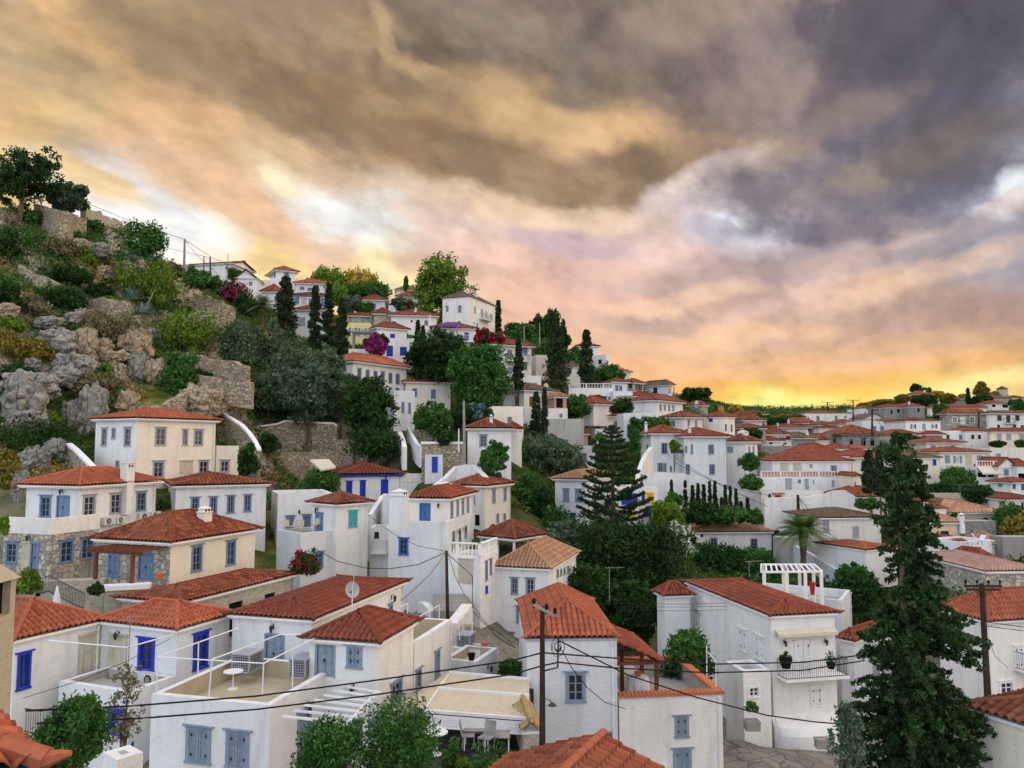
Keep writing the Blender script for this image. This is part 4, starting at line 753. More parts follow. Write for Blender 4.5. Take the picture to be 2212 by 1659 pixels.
q35 = h35.b('J', 135, 2045, 905, 1480, 1925, 2380, 25, 858, 'CW', 'r', 'Lwl 1995 930 2028 990,Rwl 2085 930 2120 985,Rwa 2170 950 2213 1045,Rwl 2305 928 2345 995,Rwl 2303 1065 2342 1120,Rwa 2175 1095 2213 1155', ov=.7)
s0, _, z_ = h35.pt(q35, 'J', 2150, 1040); h35.rail(q35, 'R', s0, s0 + 4.5, z_, 1.1, 1., 'pt_a', .3, r=.03)
h35.chimney(q35, 'J', 2130, 2155, 820, 880, 2.)
h36 = H('long white house with orange roof and a row of six slate windows above the olives')
q36 = h36.b('J', 104, 838, 1052, 1560, 645, 1300, 56, 1003, 'W', 'o', 'Rwg 875 1110 910 1205,Rwg 948 1120 980 1208,Rwg 1015 1130 1047 1215,Rwg 1080 1138 1112 1230,Rwg 1145 1147 1177 1235,Rwg 1207 1155 1240 1243,Rwg 1080 1268 1115 1292,Rwg 1145 1272 1176 1296,Rwg 1205 1278 1236 1315,Lwg 740 1105 782 1140', ov=.6)
h37 = H('cream house with bright blue windows and orange roof beside the six-window house')
q37 = h37.b('J', 112, 1292, 1228, 1640, None, 1680, 11, 1178, 'CW', 'o', 'Rwl 1350 1283 1391 1350,Rwl 1512 1292 1551 1368,Rwl 1512 1390 1558 1437', tl=8, ov=.5)
h37b = H('tall white windowed tower block with stepped path at its foot')
h37b.b('J', 100, 1195, 1300, 1620, 1128, 1372, 22, None, 'W', 'F', 'Rwg 1257 1400 1281 1490,Rwg 1315 1405 1338 1495', par=.3, ext=.5)

# ================================================================ UPPER HILL
h38 = H('big plain white mansion on the hilltop with three small chimneys and iron balcony')
q38 = h38.b('J', 150, 1840, 492, 790, 1612, 2065, 66, 468, 'W', 'd', 'Lwa 1643 570 1664 615,Lwa 1745 565 1776 622,Lwa 1740 700 1770 748,Rsa 1885 575 1899 632,Rda 1942 598 1960 680,Rsa 1983 615 1997 672,Rsa 2025 635 2041 692,Rxk 1905 720 1918 760', lwall='W', ov=.15)
s0, _, z_ = h38.pt(q38, 'J', 1928, 680); s1 = h38.pt(q38, 'J', 2005, 700)[0]; h38.rail(q38, 'R', s0, s1, z_, 1.1, 1., 'pt_a', .35, r=.03)
for x0, x1, y0, y1 in ((1820, 1838, 437, 485), (1898, 1916, 465, 512), (1972, 1986, 518, 548), (1997, 2008, 535, 556)): h38.chimney(q38, 'J', x0, x1, y0, y1, 2.)
h39 = H('long white house with red ridge roof just under the tall green tree')
q39 = h39.b('J', 140, 1165, 652, 790, None, 1560, 8, 607, 'W', 'r', 'Rsb 1170 705 1211 742,Rxk 1337 692 1352 712,Rwg 1455 695 1487 735', tl=8, ov=.6)
h39.b('J', 141, 1020, 640, 700, None, 1162, 8, 612, 'SM', 'r', '', tl=8, ov=.5); h39.chimney(q39, 'J', 1370, 1390, 588, 640, 2.)
h40 = H('old stone cottage with patchwork red roofs above the yellow house')
h40.b('J', 145, 768, 655, 760, None, 1140, 8, 630, 'S', 'b', 'RwW 1040 712 1066 730', tl=8, ov=.4)
h41 = H('pale yellow house with two teal-shuttered windows')
q41 = h41.b('J', 132, 778, 714, 900, None, 985, 4, None, 'Y', 'F', 'RwW 821 760 855 820,Rst 803 758 820 822,Rst 857 758 874 822,RwW 903 762 936 824,Rst 884 762 902 826,Rst 938 762 955 826', tl=6, par=.2)
h42 = H('white house with small red roof, one blue shutter and two blue doors below')
q42 = h42.b('J', 130, 1045, 758, 880, 985, 1302, 30, 718, 'W', 'r', 'Rsb 1160 812 1199 852', ov=.5)
h42.b('J', 122, 1078, 845, 1060, None, 1372, 10, None, 'W', 'F', 'Rdb 1130 915 1181 1005,Rdb 1245 925 1300 1000', tl=6, par=.2)
h43 = H('white house with purple pergola, red roof strip and small iron balcony')
q43 = h43.b('J', 135, 1525, 762, 930, None, 1898, 10, 722, 'W', 'r', 'Rwa 1535 770 1565 795,Rwa 1605 780 1641 802,Rwa 1675 787 1710 812,Rdb 1802 800 1836 870', tl=6, ov=.5)
s0, _, z_ = h43.pt(q43, 'J', 1775, 880); h43.rail(q43, 'R', s0, s0 + 2.4, z_, 1.1, 1., 'white_trim', .3, r=.03)
mb = MB(); s0, _, z_ = h43.pt(q43, 'J', 1595, 740); s1 = h43.pt(q43, 'J', 1730, 755)[0]
for i in range(9): x = s0 + (s1 - s0) * i / 8; mb.box(x - .07, x + .07, 0, 2.6, z_, z_ + .2)
mb.box(s0 - .2, s1 + .2, 2.3, 2.5, z_ - .2, z_); mb.box(s0, s0 + .16, 2.3, 2.46, z_ - 3, z_ - .2); mb.box(s1 - .16, s1, 2.3, 2.46, z_ - 3, z_ - .2); h43.part('pergola', q43, mb, ['pt_v'], 'R')
h43.chimney(q43, 'J', 1493, 1513, 650, 770, .5); h43.chimney(q43, 'J', 1876, 1898, 705, 770, .5)
h44 = H('white cottage with dark striped roof tucked against the tall green tree')
h44.b('J', 165, 1222, 492, 640, None, 1432, 6, 458, 'CW', 'b', 'Rwg 1398 510 1426 566', tl=8, ov=.5); h44.b('J', 162, 1145, 565, 640, None, 1205, 4, None, 'W', 'F', '', tl=5, par=.2)
h45 = H('pale house with tan roof peeking over the striped-roof cottage')
h45.b('J', 176, 1210, 432, 560, None, 1400, 6, 402, 'CW', 'd', '', tl=8, ov=.4)
h46 = H('small white cottage with red pyramid roof and one grey window among the pines')
h46.b('J', 165, 925, 520, 680, None, 1112, 5, 488, 'W', 'r', 'Rwg 1003 547 1036 588', tl=8, ov=.7)
h47 = H('white hillside house with square lookout tower and orange roofs on the skyline')
q47 = h47.b('J', 150, 178, 262, 420, 118, 340, 30, 242, 'W', 'o', 'Rwg 243 280 284 318,Lwg 158 282 168 322', ov=.7, ctrl=False)
h47.b('J', 149, 120, 330, 520, None, 358, 4, None, 'W', 'F', '', tl=7, par=.2)
h47.b('J', 150, -60, 345, 480, None, 215, 4, None, 'CW', 'F', '', tl=7, par=.2)
h47.b('J', 147, 345, 375, 560, None, 580, 8, 350, 'W', 'o', 'Rwg 380 405 417 433,Rwg 445 413 487 442,Rwg 525 418 550 445', tl=7, ov=.5)
h48 = H('white house with bright blue shutters and blue eave line between the cypresses')
q48 = h48.b('J', 138, 322, 478, 640, None, 606, 4, 462, 'W', 'b', 'Rsl 335 492 373 549,Rby 392 502 440 560,Rsl 455 507 490 562,Rsl 558 500 600 592', tl=7, ov=.4, corn='pt_l')
h49 = H('white house with dark striped roof and grey window behind the middle cypress')
h49.b('J', 130, 345, 606, 860, None, 580, 4, 578, 'W', 'b', 'Rsa 370 668 426 738', tl=7, ov=.5)
h50 = H('white house partly hidden by the palm with small red striped roof')
h50.b('J', 142, 60, 450, 740, None, 216, 4, 405, 'W', 'b', 'Rwg 178 498 203 570', tl=7, ov=.5); h50.b('J', 144, -120, 395, 620, None, 100, 4, None, 'W', 'F', '', tl=7, par=.2)
h51 = H('long low white house with pink-red roof below the small bell gable')
q51 = h51.b('I', 150, 1540, 645, 860, None, 1992, -14, 618, 'W', 'o', '', tl=8, ov=.5, kind='gx'); h51.chimney(q51, 'I', 1890, 1946, 630, 700, 2., 'T', cap='plain')
h52 = H('white gabled cottage on the skyline beside a radio mast')
h52.b('I', 145, 2035, 745, 900, None, 2210, 3, 708, 'W', 'd', 'Rwg 2150 775 2180 810', tl=7, kind='gy', ov=.3)
h53 = H('white terrace building with grey timber pergola above the olive grove')
q53 = h53.b('J', 118, 800, 940, 1060, None, 1072, 6, None, 'W', 'F', 'Rxk 880 890 940 930', tl=5, par=.2)
mb = MB(); s0, s1 = .6, 3.8; z_ = q53['ze']
for x in (s0, s1):
    for y in (.3, 2.6): mb.box(x - .1, x + .1, y - .1, y + .1, z_, z_ + 2.6)
for i in range(8): y = .1 + 2.8 * i / 7; mb.box(s0 - .3, s1 + .3, y - .06, y + .06, z_ + 2.6, z_ + 2.78)
h53.part('pergola', q53, mb, ['greywood'])
h54 = H('narrow cream annex with lattice windows beside the arched mansion')
h54.b('K', 142, 205, 578, 760, None, 312, 12, None, 'CW', 'F', 'RwW 208 640 226 690,RwW 245 645 268 690', tl=6, par=.2)
h54.b('K', 126, 95, 757, 880, None, 252, 6, None, 'W', 'F', 'Rwa 103 812 132 835,Rwa 186 820 215 842', tl=6, par=.2)
h55 = H('pale grey house with flat olive roof between the two big cypresses')
h55.b('K', 152, 480, 682, 880, None, 588, 14, 655, 'CW', 'd', 'RwW 500 695 520 742,RwW 537 708 552 765,RwW 560 715 580 770', tl=8, ov=.4)
h56 = H('white stepped house crowning the ridge behind the tallest cypress')
q56 = h56.b('K', 165, 810, 572, 760, 708, 846, 40, None, 'W', 'F', 'Lww 745 620 775 658,Rwa 813 625 830 672'.replace('Lww', 'Lwk'), par=.2)
h56.b('K', 168, 560, 505, 760, None, 745, 6, 480, 'W', 'r', '', tl=7, ov=.4, tr=None)
h57 = H('small white house with orange roof just below the ridge bushes')
h57.b('K', 176, 925, 722, 860, 855, 1024, 30, 692, 'W', 'o', 'Rwa 960 755 975 785', ov=.6)
h58 = H('white terraced house with long white balustrade and pale blue windows')
q58 = h58.b('K', 145, 865, 812, 960, 768, 996, 20, 786, 'W', 'r', 'Rwl 893 840 918 886,Rwl 927 843 950 887', ov=.5)
q58b = h58.b('K', 138, 490, 868, 960, None, 870, 4, None, 'W', 'F', 'Rwl 498 918 522 960,Rwl 583 922 606 952,Rwl 616 924 641 955,Rwl 798 935 822 970,Rwl 832 940 855 970', tl=5, par=.05)
h58.balusters(q58b, 'R', 0, q58b['tr'], q58b['ze'], .95, -.25, step=.5)
h58.b('K', 136, 872, 890, 1000, None, 1042, 4, None, 'W', 'F', '', tl=5, par=.2)
h58.b('K', 134.5, 918, 930, 1060, None, 1042, 4, None, 'S', 'F', '', tl=3, par=.1)
h59 = H('tan stone house with a row of narrow dark windows near the ridge')
h59.b('K', 154, 1045, 820, 920, 962, 1132, 42, 790, 'SM', 'b', 'Lwk 1010 830 1035 868,Rwk 1068 832 1076 878,Rwk 1084 832 1092 878,Rwk 1098 834 1106 878,Rwk 1112 836 1120 880', ov=.5)
h60 = H('pale grey-white square house with dark hip roof at the end of the ridge')
h60.b('K', 160, 1345, 838, 950, 1128, 1384, 42, 782, 'W', 'd', 'Lwk 1222 862 1256 912,Rwa 1347 865 1356 912,Rwa 1362 865 1371 912', ov=.5)
h60.b('K', 150, 1045, 935, 1040, None, 1200, 5, 898, 'SM', 'r', '', tl=5, ov=.3)
h61 = H('small white windowless house with red pyramid roof above the green shrubs')
h61.b('K', 125, 705, 1002, 1110, 540, 858, 48, 940, 'W', 'r', '', ov=.5)
h62 = H('white square house with red roof, blank white shutters and four slim windows')
q62 = h62.b('K', 130, 1240, 972, 1240, 1043, 1475, 52, 925, 'W', 'r', 'LsW 1078 990 1118 1062,LsW 1155 990 1196 1057,Rsg 1275 1005 1291 1056,Rsg 1312 1008 1327 1056,Rsg 1350 1012 1365 1058,Rsg 1385 1010 1400 1061,Rsg 1292 1115 1310 1162', ov=.6)
h62.b('K', 118, 965, 1080, 1240, None, 1220, 4, None, 'W', 'F', 'Rwa 1060 1130 1085 1160,Rwa 1098 1130 1122 1160', tl=5, par=.2)
h63 = H('old stone house with mossy roof and pale chimney under the dark tree')
q63 = h63.b('K', 160, 1640, 1015, 1100, 1510, 1692, 42, 984, 'S', 'b', 'Lwn 1635 1030 1645 1060', ov=.4); h63.chimney(q63, 'K', 1600, 1614, 978, 1010, 1.)
h64 = H('cream house with dark red roof and narrow slate windows behind twin roofs')
h64.b('T', 122, 750, 575, 900, 430, 1088, 38, 490, 'CW', 'b', 'Lwg 543 632 608 728,Rwg 825 618 857 750,Rsg 952 630 983 766', ov=.6)
h65 = H('cream block with one cobalt framed window and two slim blue shutters')
h65.b('T', 124, 1455, 572, 900, 1097, 1635, 42, 505, 'CW', 'b', 'Lwb 1183 593 1256 656,Rsm 1470 690 1495 806,Rsm 1570 703 1592 816', ov=.3)
h66 = H('white house with tan roof catching the sunset above the dark bush')
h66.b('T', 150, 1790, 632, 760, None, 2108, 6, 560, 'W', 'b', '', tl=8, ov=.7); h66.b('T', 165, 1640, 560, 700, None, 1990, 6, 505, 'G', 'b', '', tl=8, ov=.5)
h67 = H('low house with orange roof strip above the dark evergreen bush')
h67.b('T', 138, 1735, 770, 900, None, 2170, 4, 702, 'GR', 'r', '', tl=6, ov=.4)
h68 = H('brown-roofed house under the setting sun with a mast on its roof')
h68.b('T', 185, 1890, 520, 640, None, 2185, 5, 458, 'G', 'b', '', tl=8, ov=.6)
hg = H('narrow white house squeezed in the gap beside the pale green shutter'); qg = hg.b('F', 66, 985, 1245, 1800, None, 1150, 4, None, 'W', 'F', 'Rwk 1025 1280 1060 1325', tl=3, par=.2)
hg.rail(qg, 'R', .2, qg['tr'] - .2, hg.pt(qg, 'F', 1040, 1450)[2], 1.0, .5, 'pt_w', .2)
hg = H('white block with dark arch beneath the cobalt blue door house'); qg = hg.b('F', 70, 1095, 962, 1400, None, 1285, 8, None, 'W', 'F', '', tl=2.5, par=.05)
mb = MB(); c0 = hg.pt(qg, 'F', 1215, 1178); r0 = (hg.pt(qg, 'F', 1268, 1178)[0] - c0[0]); n = 14; mb.add([(c0[0], .02, c0[2])] + [(c0[0] + r0 * math.cos(PI*i/n), .03, c0[2] + 1.5 * r0 * math.sin(PI*i/n)) for i in range(n+1)], [(0, i+1, i+2) for i in range(n)]); hg.part('arch_opening', qg, mb, ['dark'], 'R')
# ================================================================ FAR SLOPE
h70 = H('white cottage with large dark red roof at the end of the sunset row')
h70.b('P', 150, -150, 872, 1000, None, 318, 5, 735, 'W', 'b', '', tl=9, ov=.6)
h70b = H('white cottage with faded red roof and white post in its yard')
h70b.b('P', 140, -170, 985, 1080, None, 235, 4, 908, 'W', 'r', 'Rxk 20 1010 80 1040', tl=6, ov=.4)
h71 = H('white house with red roof and two white chimneys near the skyline shrubs')
q = h71.b('P', 185, 185, 755, 900, None, 690, 5, 690, 'W', 'r', '', tl=9, ov=.9); h71.chimney(q, 'P', 158, 186, 678, 760, .5)
h72 = H('stone house with orange roof and one tall white-framed window')
q = h72.b('P', 195, 600, 678, 900, 230, 815, 12, 585, 'SG', 'r', 'RwW 690 712 748 820', ov=.6); h72.chimney(q, 'P', 350, 375, 605, 665, 1.)
h73 = H('long lavender-white building with thin tan roof on the skyline')
h73.b('P', 228, 645, 505, 700, None, 1468, 3, 468, 'W', 'b', 'Rwa 835 550 890 635,Rwa 1155 550 1203 625,Rwa 1315 550 1360 590,Rwa 690 570 715 620', tl=12, ov=.2, pitch=.3)
h74 = H('long low house with brown ridge roof in front of the lavender building')
h74.b('P', 212, 820, 682, 780, None, 1240, 4, 648, 'G', 'b', '', tl=8, ov=.4)
h75 = H('cream house with stepped red roofs and three small dark windows')
h75.b('P', 182, 890, 770, 940, None, 1362, 4, 715, 'C', 'b', 'Rwk 1052 822 1088 850,Rxk 1140 822 1182 852,Rxk 1222 822 1262 852', tl=7, ov=.3); h75.b('P', 186, 870, 712, 800, None, 1010, 4, 668, 'C', 'r', '', tl=6, ov=.3)
h76 = H('white house with red pyramid roof and peeling painted frieze')
h76.b('P', 202, 1232, 688, 800, None, 1600, 4, 620, 'W', 'r', '', tl=9, ov=.5)
h77 = H('small white belvedere with three arched windows on the far rise')
h77.b('P', 240, 1603, 425, 560, None, 1872, 6, 385, 'W', 'b', 'Rwk 1670 478 1690 515,Rwk 1762 478 1782 515,Rwk 1845 478 1860 515', tl=8, ov=.15)
h78 = H('pale gabled house with dark ridge below the belvedere')
h78.b('P', 220, 1680, 600, 700, None, 2010, 4, 520, 'CW', 'd', '', tl=9, kind='gy', ov=.4)
h79 = H('long bluish-white house with four sky blue shutters behind a power pole')
q79 = h79.b('P', 190, 1622, 645, 880, None, 2025, 3, None, 'W', 'F', 'Rsl 1812 728 1868 815,Rsl 1940 728 1995 812', tl=8, par=.2)
h79.b('P', 190, 2028, 678, 880, None, 2370, 3, 612, 'W', 'r', 'Rsl 2135 725 2196 785,Rsl 2270 725 2340 795', tl=8, ov=.2)
h80 = H('derelict house with striped pyramid roof and timber scaffolding around it')
q80 = h80.b('P', 165, 1285, 872, 1125, None, 1925, 3, 718, 'G', 'b', 'Rxk 1400 950 1470 1062,Rxk 1612 930 1690 1065,Rxk 1772 945 1840 1065', tl=9, ov=.9, corn='greywood')
mb = MB(); t = q80['tr']; z = q80['ze']
for i in range(7): x = -.3 + (t + .6) * i / 6; mb.tube([(x, .8, z - 6), (x, .8, z + .1)], .07, 5)
for k in (1.2, 2.7, 4.2): mb.tube([(-.6, .82, z - k), (t + .6, .82, z - k * .95)], .06, 5)
for i in range(0, 6, 2): x = -.3 + (t + .6) * i / 6; mb.tube([(x, .85, z - 5.2), (x + (t + .6) / 6 * 1.6, .85, z - 2.6)], .05, 5)
h80.part('scaffolding', q80, mb, ['greywood'], 'R')
h81 = H('grey roofless stone shell beside the scaffolded house')
h81.b('P', 168, 1022, 865, 1125, None, 1215, 3, None, 'SG', 'F', 'Rxk 1140 945 1202 1040', tl=6, par=.1)
h82 = H('grey stone house with black and tan striped roof and blue panelled door')
q82 = h82.b('P', 150, 412, 940, 1200, None, 818, 3, 845, 'SG', 'd', 'Rdm 527 1028 604 1162', tl=8, ov=.5); h82.chimney(q82, 'P', 664, 702, 810, 915, .8)
h82.b('P', 150, 195, 968, 1090, None, 408, 3, 900, 'C', 'b', 'Rwk 292 1015 325 1045', tl=7, ov=.3)
h83 = H('cream house with striped roof joined behind the grey stone house')
h83.b('P', 156, 822, 980, 1150, None, 1058, 4, 872, 'C', 'b', '', tl=8, ov=.4)
h84 = H('low white house with two adjoining orange roofs below the scaffolding')
h84.b('P', 150, 1110, 1122, 1240, None, 1480, 3, 1045, 'W', 'r', '', tl=6, ov=.3); h84.b('P', 149, 1485, 1122, 1240, None, 1780, 3, 1068, 'W', 'o', '', tl=6, ov=.2)
h85 = H('cream house with orange roof and a bright blue window behind the cypress')
h85.b('P', 128, 1452, 1272, 1660, None, 2010, 3, 1142, 'C', 'r', 'Rwb 1612 1356 1670 1465', tl=8, ov=.6)
h86 = H('white mansion with double red roof and long white baluster terrace')
q86 = h86.b('P', 112, 70, 1340, 1560, None, 1432, 3, 1192, 'W', 'r', 'Rby 215 1368 348 1500,Rby 436 1366 572 1500,Rwa 718 1390 770 1457,Rwa 1080 1400 1192 1508', tl=6.5, ov=.3, corn='white_trim')
h86.b('P', 119, 640, 1255, 1500, None, 1400, 3, 1040, 'W', 'r', '', tl=11, ov=.2)
q86b = h86.b('H', 110, -60, 810, 990, None, 725, 3, None, 'W', 'F', 'Rba 150 815 206 918,Rba 318 822 352 915,Rwg 256 828 284 860,Rwa 387 832 400 868,Rwa 553 832 570 880', tl=4, par=.1)
h86.balusters(q86b, 'R', 0, q86b['tr'], q86b['ze'], .95, -.25, step=.45, back='K')
h87 = H('cream house with small red roof corner squeezed behind the baluster terrace')
h87.b('H', 106, 735, 802, 960, None, 806, 3, 770, 'C', 'b', 'Rsa 738 845 760 898', tl=5, ov=.15)
h88 = H('hill-top white house with red roof under the umbrella pine')
q = h88.b('Q', 258, 330, 182, 330, 185, 622, 14, 125, 'W', 'r', 'Lwa 205 225 222 262,Lwa 262 218 278 255', ov=.6); h88.chimney(q, 'Q', 492, 515, 112, 150, 1.)
h89 = H('twin stone house with red roofs, rough walls and black window holes')
q = h89.b('Q', 216, 222, 392, 640, None, 492, 4, 335, 'SG', 'r', 'Rxk 370 420 410 486,Rxk 205 425 222 490', tl=9, ov=.2); h89.b('Q', 218, -200, 410, 660, None, 220, 4, 350, 'SG', 'r', 'Rxk 22 435 66 495,Rxk -90 450 -60 520', tl=9, ov=.3); h89.chimney(q, 'Q', 222, 245, 305, 355, 1.)
h90 = H('long white house with straight red roof under the giant dark conifer')
h90.b('Q', 232, 600, 410, 560, 535, 1575, 6, 358, 'CW', 'r', 'Rwa 690 450 715 520', ov=.4)
h91 = H('grey-brown stone mansion with three white-framed windows and a small balcony')
q91 = h91.b('Q', 186, 880, 515, 830, 752, 1555, 8, 422, 'S', 'b', 'RwW 975 562 1062 668,RdW 1108 565 1197 702,RwW 1275 562 1362 668,Lxk 770 575 790 620', ov=.6)
s0, _, z_ = h91.pt(q91, 'Q', 1085, 705); s1 = h91.pt(q91, 'Q', 1245, 705)[0]; h91.rail(q91, 'R', s0, s1, z_, 1.1, 1., 'iron', .4, r=.03)
h92 = H('white house with very dark shutters and black iron balcony')
q92 = h92.b('Q', 182, 1610, 505, 800, 1555, 2330, 5, 462, 'W', 'b', 'Rsz 1750 542 1822 630,Rdz 1905 542 1973 670,Rsz 2063 540 2131 628,Rsz 1748 705 1800 770,Rsz 2022 703 2078 757,Rsz 2155 715 2212 770', ov=.7)
s0, _, z_ = h92.pt(q92, 'Q', 1860, 675); s1 = h92.pt(q92, 'Q', 2045, 675)[0]; h92.rail(q92, 'R', s0, s1, z_, 1.1, 1., 'iron', .4, r=.03)
h93 = H('white house with wine-red shutters and dark mottled roof')
h93.b('Q', 174, 165, 640, 880, None, 768, 3, 585, 'W', 'b', 'RwW 275 697 322 770,Rsz 250 697 272 770,Rsz 325 697 347 770,Rda 455 690 510 800,RwW 637 697 690 768,Rsz 616 697 634 768,Rsz 693 697 716 768', tl=9, ov=.3)
h94 = H('small grey stone house with bleached red pyramid roof')
h94.b('Q', 160, 510, 878, 1080, 440, 800, 10, 825, 'SG', 'r', '', ov=.5)
h95 = H('wide white house, half flat and half red roofed, with a moulded cornice')
h95.b('Q', 164, 700, 805, 1100, None, 1200, 3, None, 'W', 'F', 'Rwk 872 880 926 950,Rwg 1090 877 1150 955', tl=7, par=.2)
h95.b('Q', 163, 1202, 820, 1180, None, 1580, 3, 755, 'W', 'r', 'Rwk 1300 882 1356 952,Rwk 1415 882 1470 952,RdW 1265 1048 1325 1110', tl=7, ov=.2)
h96 = H('cream house with red roof and three bluish shutters over dark shrubs')
h96.b('Q', 158, 1635, 828, 1110, 1590, 2330, 4, 762, 'C', 'r', 'Rsa 1745 860 1820 962,Rsa 1905 860 1990 963,Rsa 2130 860 2213 958', ov=.4)
h97 = H('cream house with brown-red roof and sky blue shutter above the long red roof')
h97.b('Q', 148, 520, 1015, 1240, None, 1150, 3, 942, 'C', 'b', 'Rsl 602 1062 684 1180,RwW 780 1072 845 1142,Rsl 750 1075 778 1145,Rsl 848 1075 876 1145,Rsl 945 1060 1022 1098', tl=8, ov=.5)
h98 = H('large cream over white house with long red roof, awnings and white terrace')
q98 = h98.b('Q', 138, 750, 1180, 1420, None, 1560, 3, 1100, 'C', 'r', 'Rsg 845 1232 928 1358,RwW 1030 1245 1095 1358,Rsg 992 1242 1028 1358,Rsg 1098 1242 1136 1358,Rby 1197 1237 1305 1412,Rsg 1400 1237 1486 1360', tl=9, ov=.5)
h98.b('Q', 0, 750, 1412, 1700, None, 1390, 3, None, 'W', 'F', 'Rsg 830 1465 890 1560', tl=6, on=(q98, 'R'), par=.1, ctrl=False)
q98b = h98.b('Q', 133, 1392, 1425, 1720, None, 1755, 3, None, 'W', 'F', 'Rxk 1400 1530 1560 1610,Rxk 1590 1500 1740 1610', tl=5, par=.1); h98.balusters(q98b, 'R', 0, q98b['tr'], q98b['ze'], .95, -.25, step=.5)
mb = MB(); s0, _, z_ = h98.pt(q98b, 'Q', 1400, 1432); s1 = h98.pt(q98b, 'Q', 1745, 1432)[0]
mb.add([(s0, .05, z_), (s1, .05, z_), (s1, 1.3, z_ - 1.), (s0, 1.3, z_ - 1.), (s0, 1.32, z_ - 1.25), (s1, 1.32, z_ - 1.25)], [(0, 1, 2, 3), (3, 2, 5, 4)]); h98.part('awning', q98b, mb, ['pale_canvas'], 'R')
h99 = H('cream house with olive ribbed roof and small cobalt window beside the conifer')
h99.b('Q', 130, 190, 1280, 1720, None, 746, 3, 1195, 'C', 'd', 'Rwb 637 1306 692 1396,Rwa 442 1520 515 1570,Rwa 450 1640 520 1700', tl=8, ov=.3)
h100 = H('long white-cream terrace wall house with one slate shutter')
h100.b('Q', 150, 1618, 1102, 1400, None, 2330, 3, None, 'CW', 'F', 'Rsg 1730 1202 1808 1282', tl=6, par=.2)
h101 = H('white gabled house with red lean-to roof and sky blue shutter')
h101.b('Q', 132, 1762, 1440, 1720, None, 2085, 3, 1270, 'W', 'r', 'Rsl 1863 1476 1945 1573', tl=9, kind='gy', ov=.25); h101.b('Q', 131, 2088, 1430, 1720, None, 2330, 3, 1300, 'W', 'r', 'Rxk 2110 1545 2230 1640', tl=8, ov=.2)
h102 = H('tan house with broad stone-coloured roof near the windmill')
h102.b('Q', 262, 1600, 262, 400, None, 2000, 5, 190, 'SM', 'd', '', tl=10, ov=.5); h102.b('Q', 262, 2010, 250, 400, None, 2330, 5, 205, 'CW', 'b', '', tl=10, ov=.4)
h103 = H('grey stone house with tan roof next to the pointed cypress on the far hill')
h103.b('Q', 262, 985, 272, 400, 935, 1335, 5, 238, 'SG', 'd', '', ov=.5)
h104 = H('white porch house with short red roof under the dark trees')
h104.b('Q', 238, 1650, 340, 480, None, 1945, 4, 290, 'W', 'r', 'Rxk 1840 355 1940 410,Rxk 1660 355 1720 400', tl=8, ov=.4)
h105 = H('bluish-white house with red roof edge and small barred balcony')
q105 = h105.b('S', 120, 1985, 48, 480, 1630, 2330, 22, -30, 'W', 'r', 'Lsl 1760 58 1835 120,LwW 1767 228 1840 325,Rsm 2012 62 2064 145,Rsm 2165 70 2212 165', ov=.4)
h106 = H('cream house with fresh red roof by the shrub bank')
h106.b('S', 108, 1915, 342, 620, None, 2400, 3, 235, 'CW', 'r', 'Rwk 1990 440 2130 472,Rxk 2165 390 2212 500', tl=8, ov=.4)
h107 = H('stone warehouse with tan-edged striped roof and half-round arch window')
q107 = h107.b('S', 100, 935, 570, 900, None, 1830, 4, 345, 'SM', 'p', '', tl=12, ov=.3)
mb = MB(); s0, _, z_ = h107.pt(q107, 'S', 1480, 714); s1 = h107.pt(q107, 'S', 1605, 714)[0]; c = (s0 + s1) / 2; r = (s1 - s0) / 2; n = 14
mb.add([(c, .02, z_)] + [(c + r * math.cos(PI*i/n), .03, z_ + r * math.sin(PI*i/n)) for i in range(n+1)], [(0, i+1, i+2) for i in range(n)]); h107.part('arch_window', q107, mb, ['dark'], 'R')
h108 = H('peach house with striped orange roof and one barred window')
q108 = h108.b('S', 92, 560, 742, 1100, None, 1098, 4, 548, 'T', 'p', 'Rwk 775 882 905 962', tl=7, ov=.4); h108.chimney(q108, 'S', 1117, 1183, 585, 835, -.4)
h109 = H('white house with long sloping striped roof stepping down past the slim chimney')
h109.b('S', 87, 1640, 1135, 1300, 1112, 1850, 30, 835, 'W', 'p', '', ov=.2)
h110 = H('white building with flat roof terrace holding two folded sun loungers')
q110 = h110.b('S', 80, 1112, 1070, 1450, 560, 1645, 24, None, 'W', 'F', '', par=.5)
h111 = H('low tile-roofed shed tucked behind the roof terrace')
h111.b('S', 84, 820, 1075, 1250, None, 1330, 5, 968, 'W', 'r', '', tl=5, ov=.3)
h112 = H('white house with red roof and washing hung outside its window')
q112 = h112.b('S', 72, 1555, 1488, 2100, 782, 1830, 30, 1188, 'W', 'r', 'Lwa 1040 1555 1200 1720', ov=.3)
h113 = H('rubble stone house with pinkish tile roof beside the television antenna')
q113 = h113.b('S', 62, 1560, 1585, 1980, None, 2500, 4, 1310, 'S', 'k', 'Rxk 2080 1950 2210 2060', tl=9, ov=.3)
h114 = H('long ruined stone wall with weathered top', 'ruin', name='ruin')
h114.b('S', 113, 545, 225, 430, None, 1312, 3, None, 'SM', 'F', '', tl=3, par=.1)
h115 = H('white cottage with mixed red roofs directly below the ruined wall')
h115.b('S', 105, 700, 425, 600, None, 1075, 4, 328, 'CW', 'd', '', tl=7, ov=.3); h115.b('S', 99, 440, 388, 600, None, 645, 4, 318, 'W', 'r', '', tl=5, ov=.2); h115.b('S', 97, 640, 510, 640, None, 860, 4, 392, 'W', 'r', '', tl=6, ov=.15)
h116 = H('cream house with long mossy roof and small barred windows behind the palm')
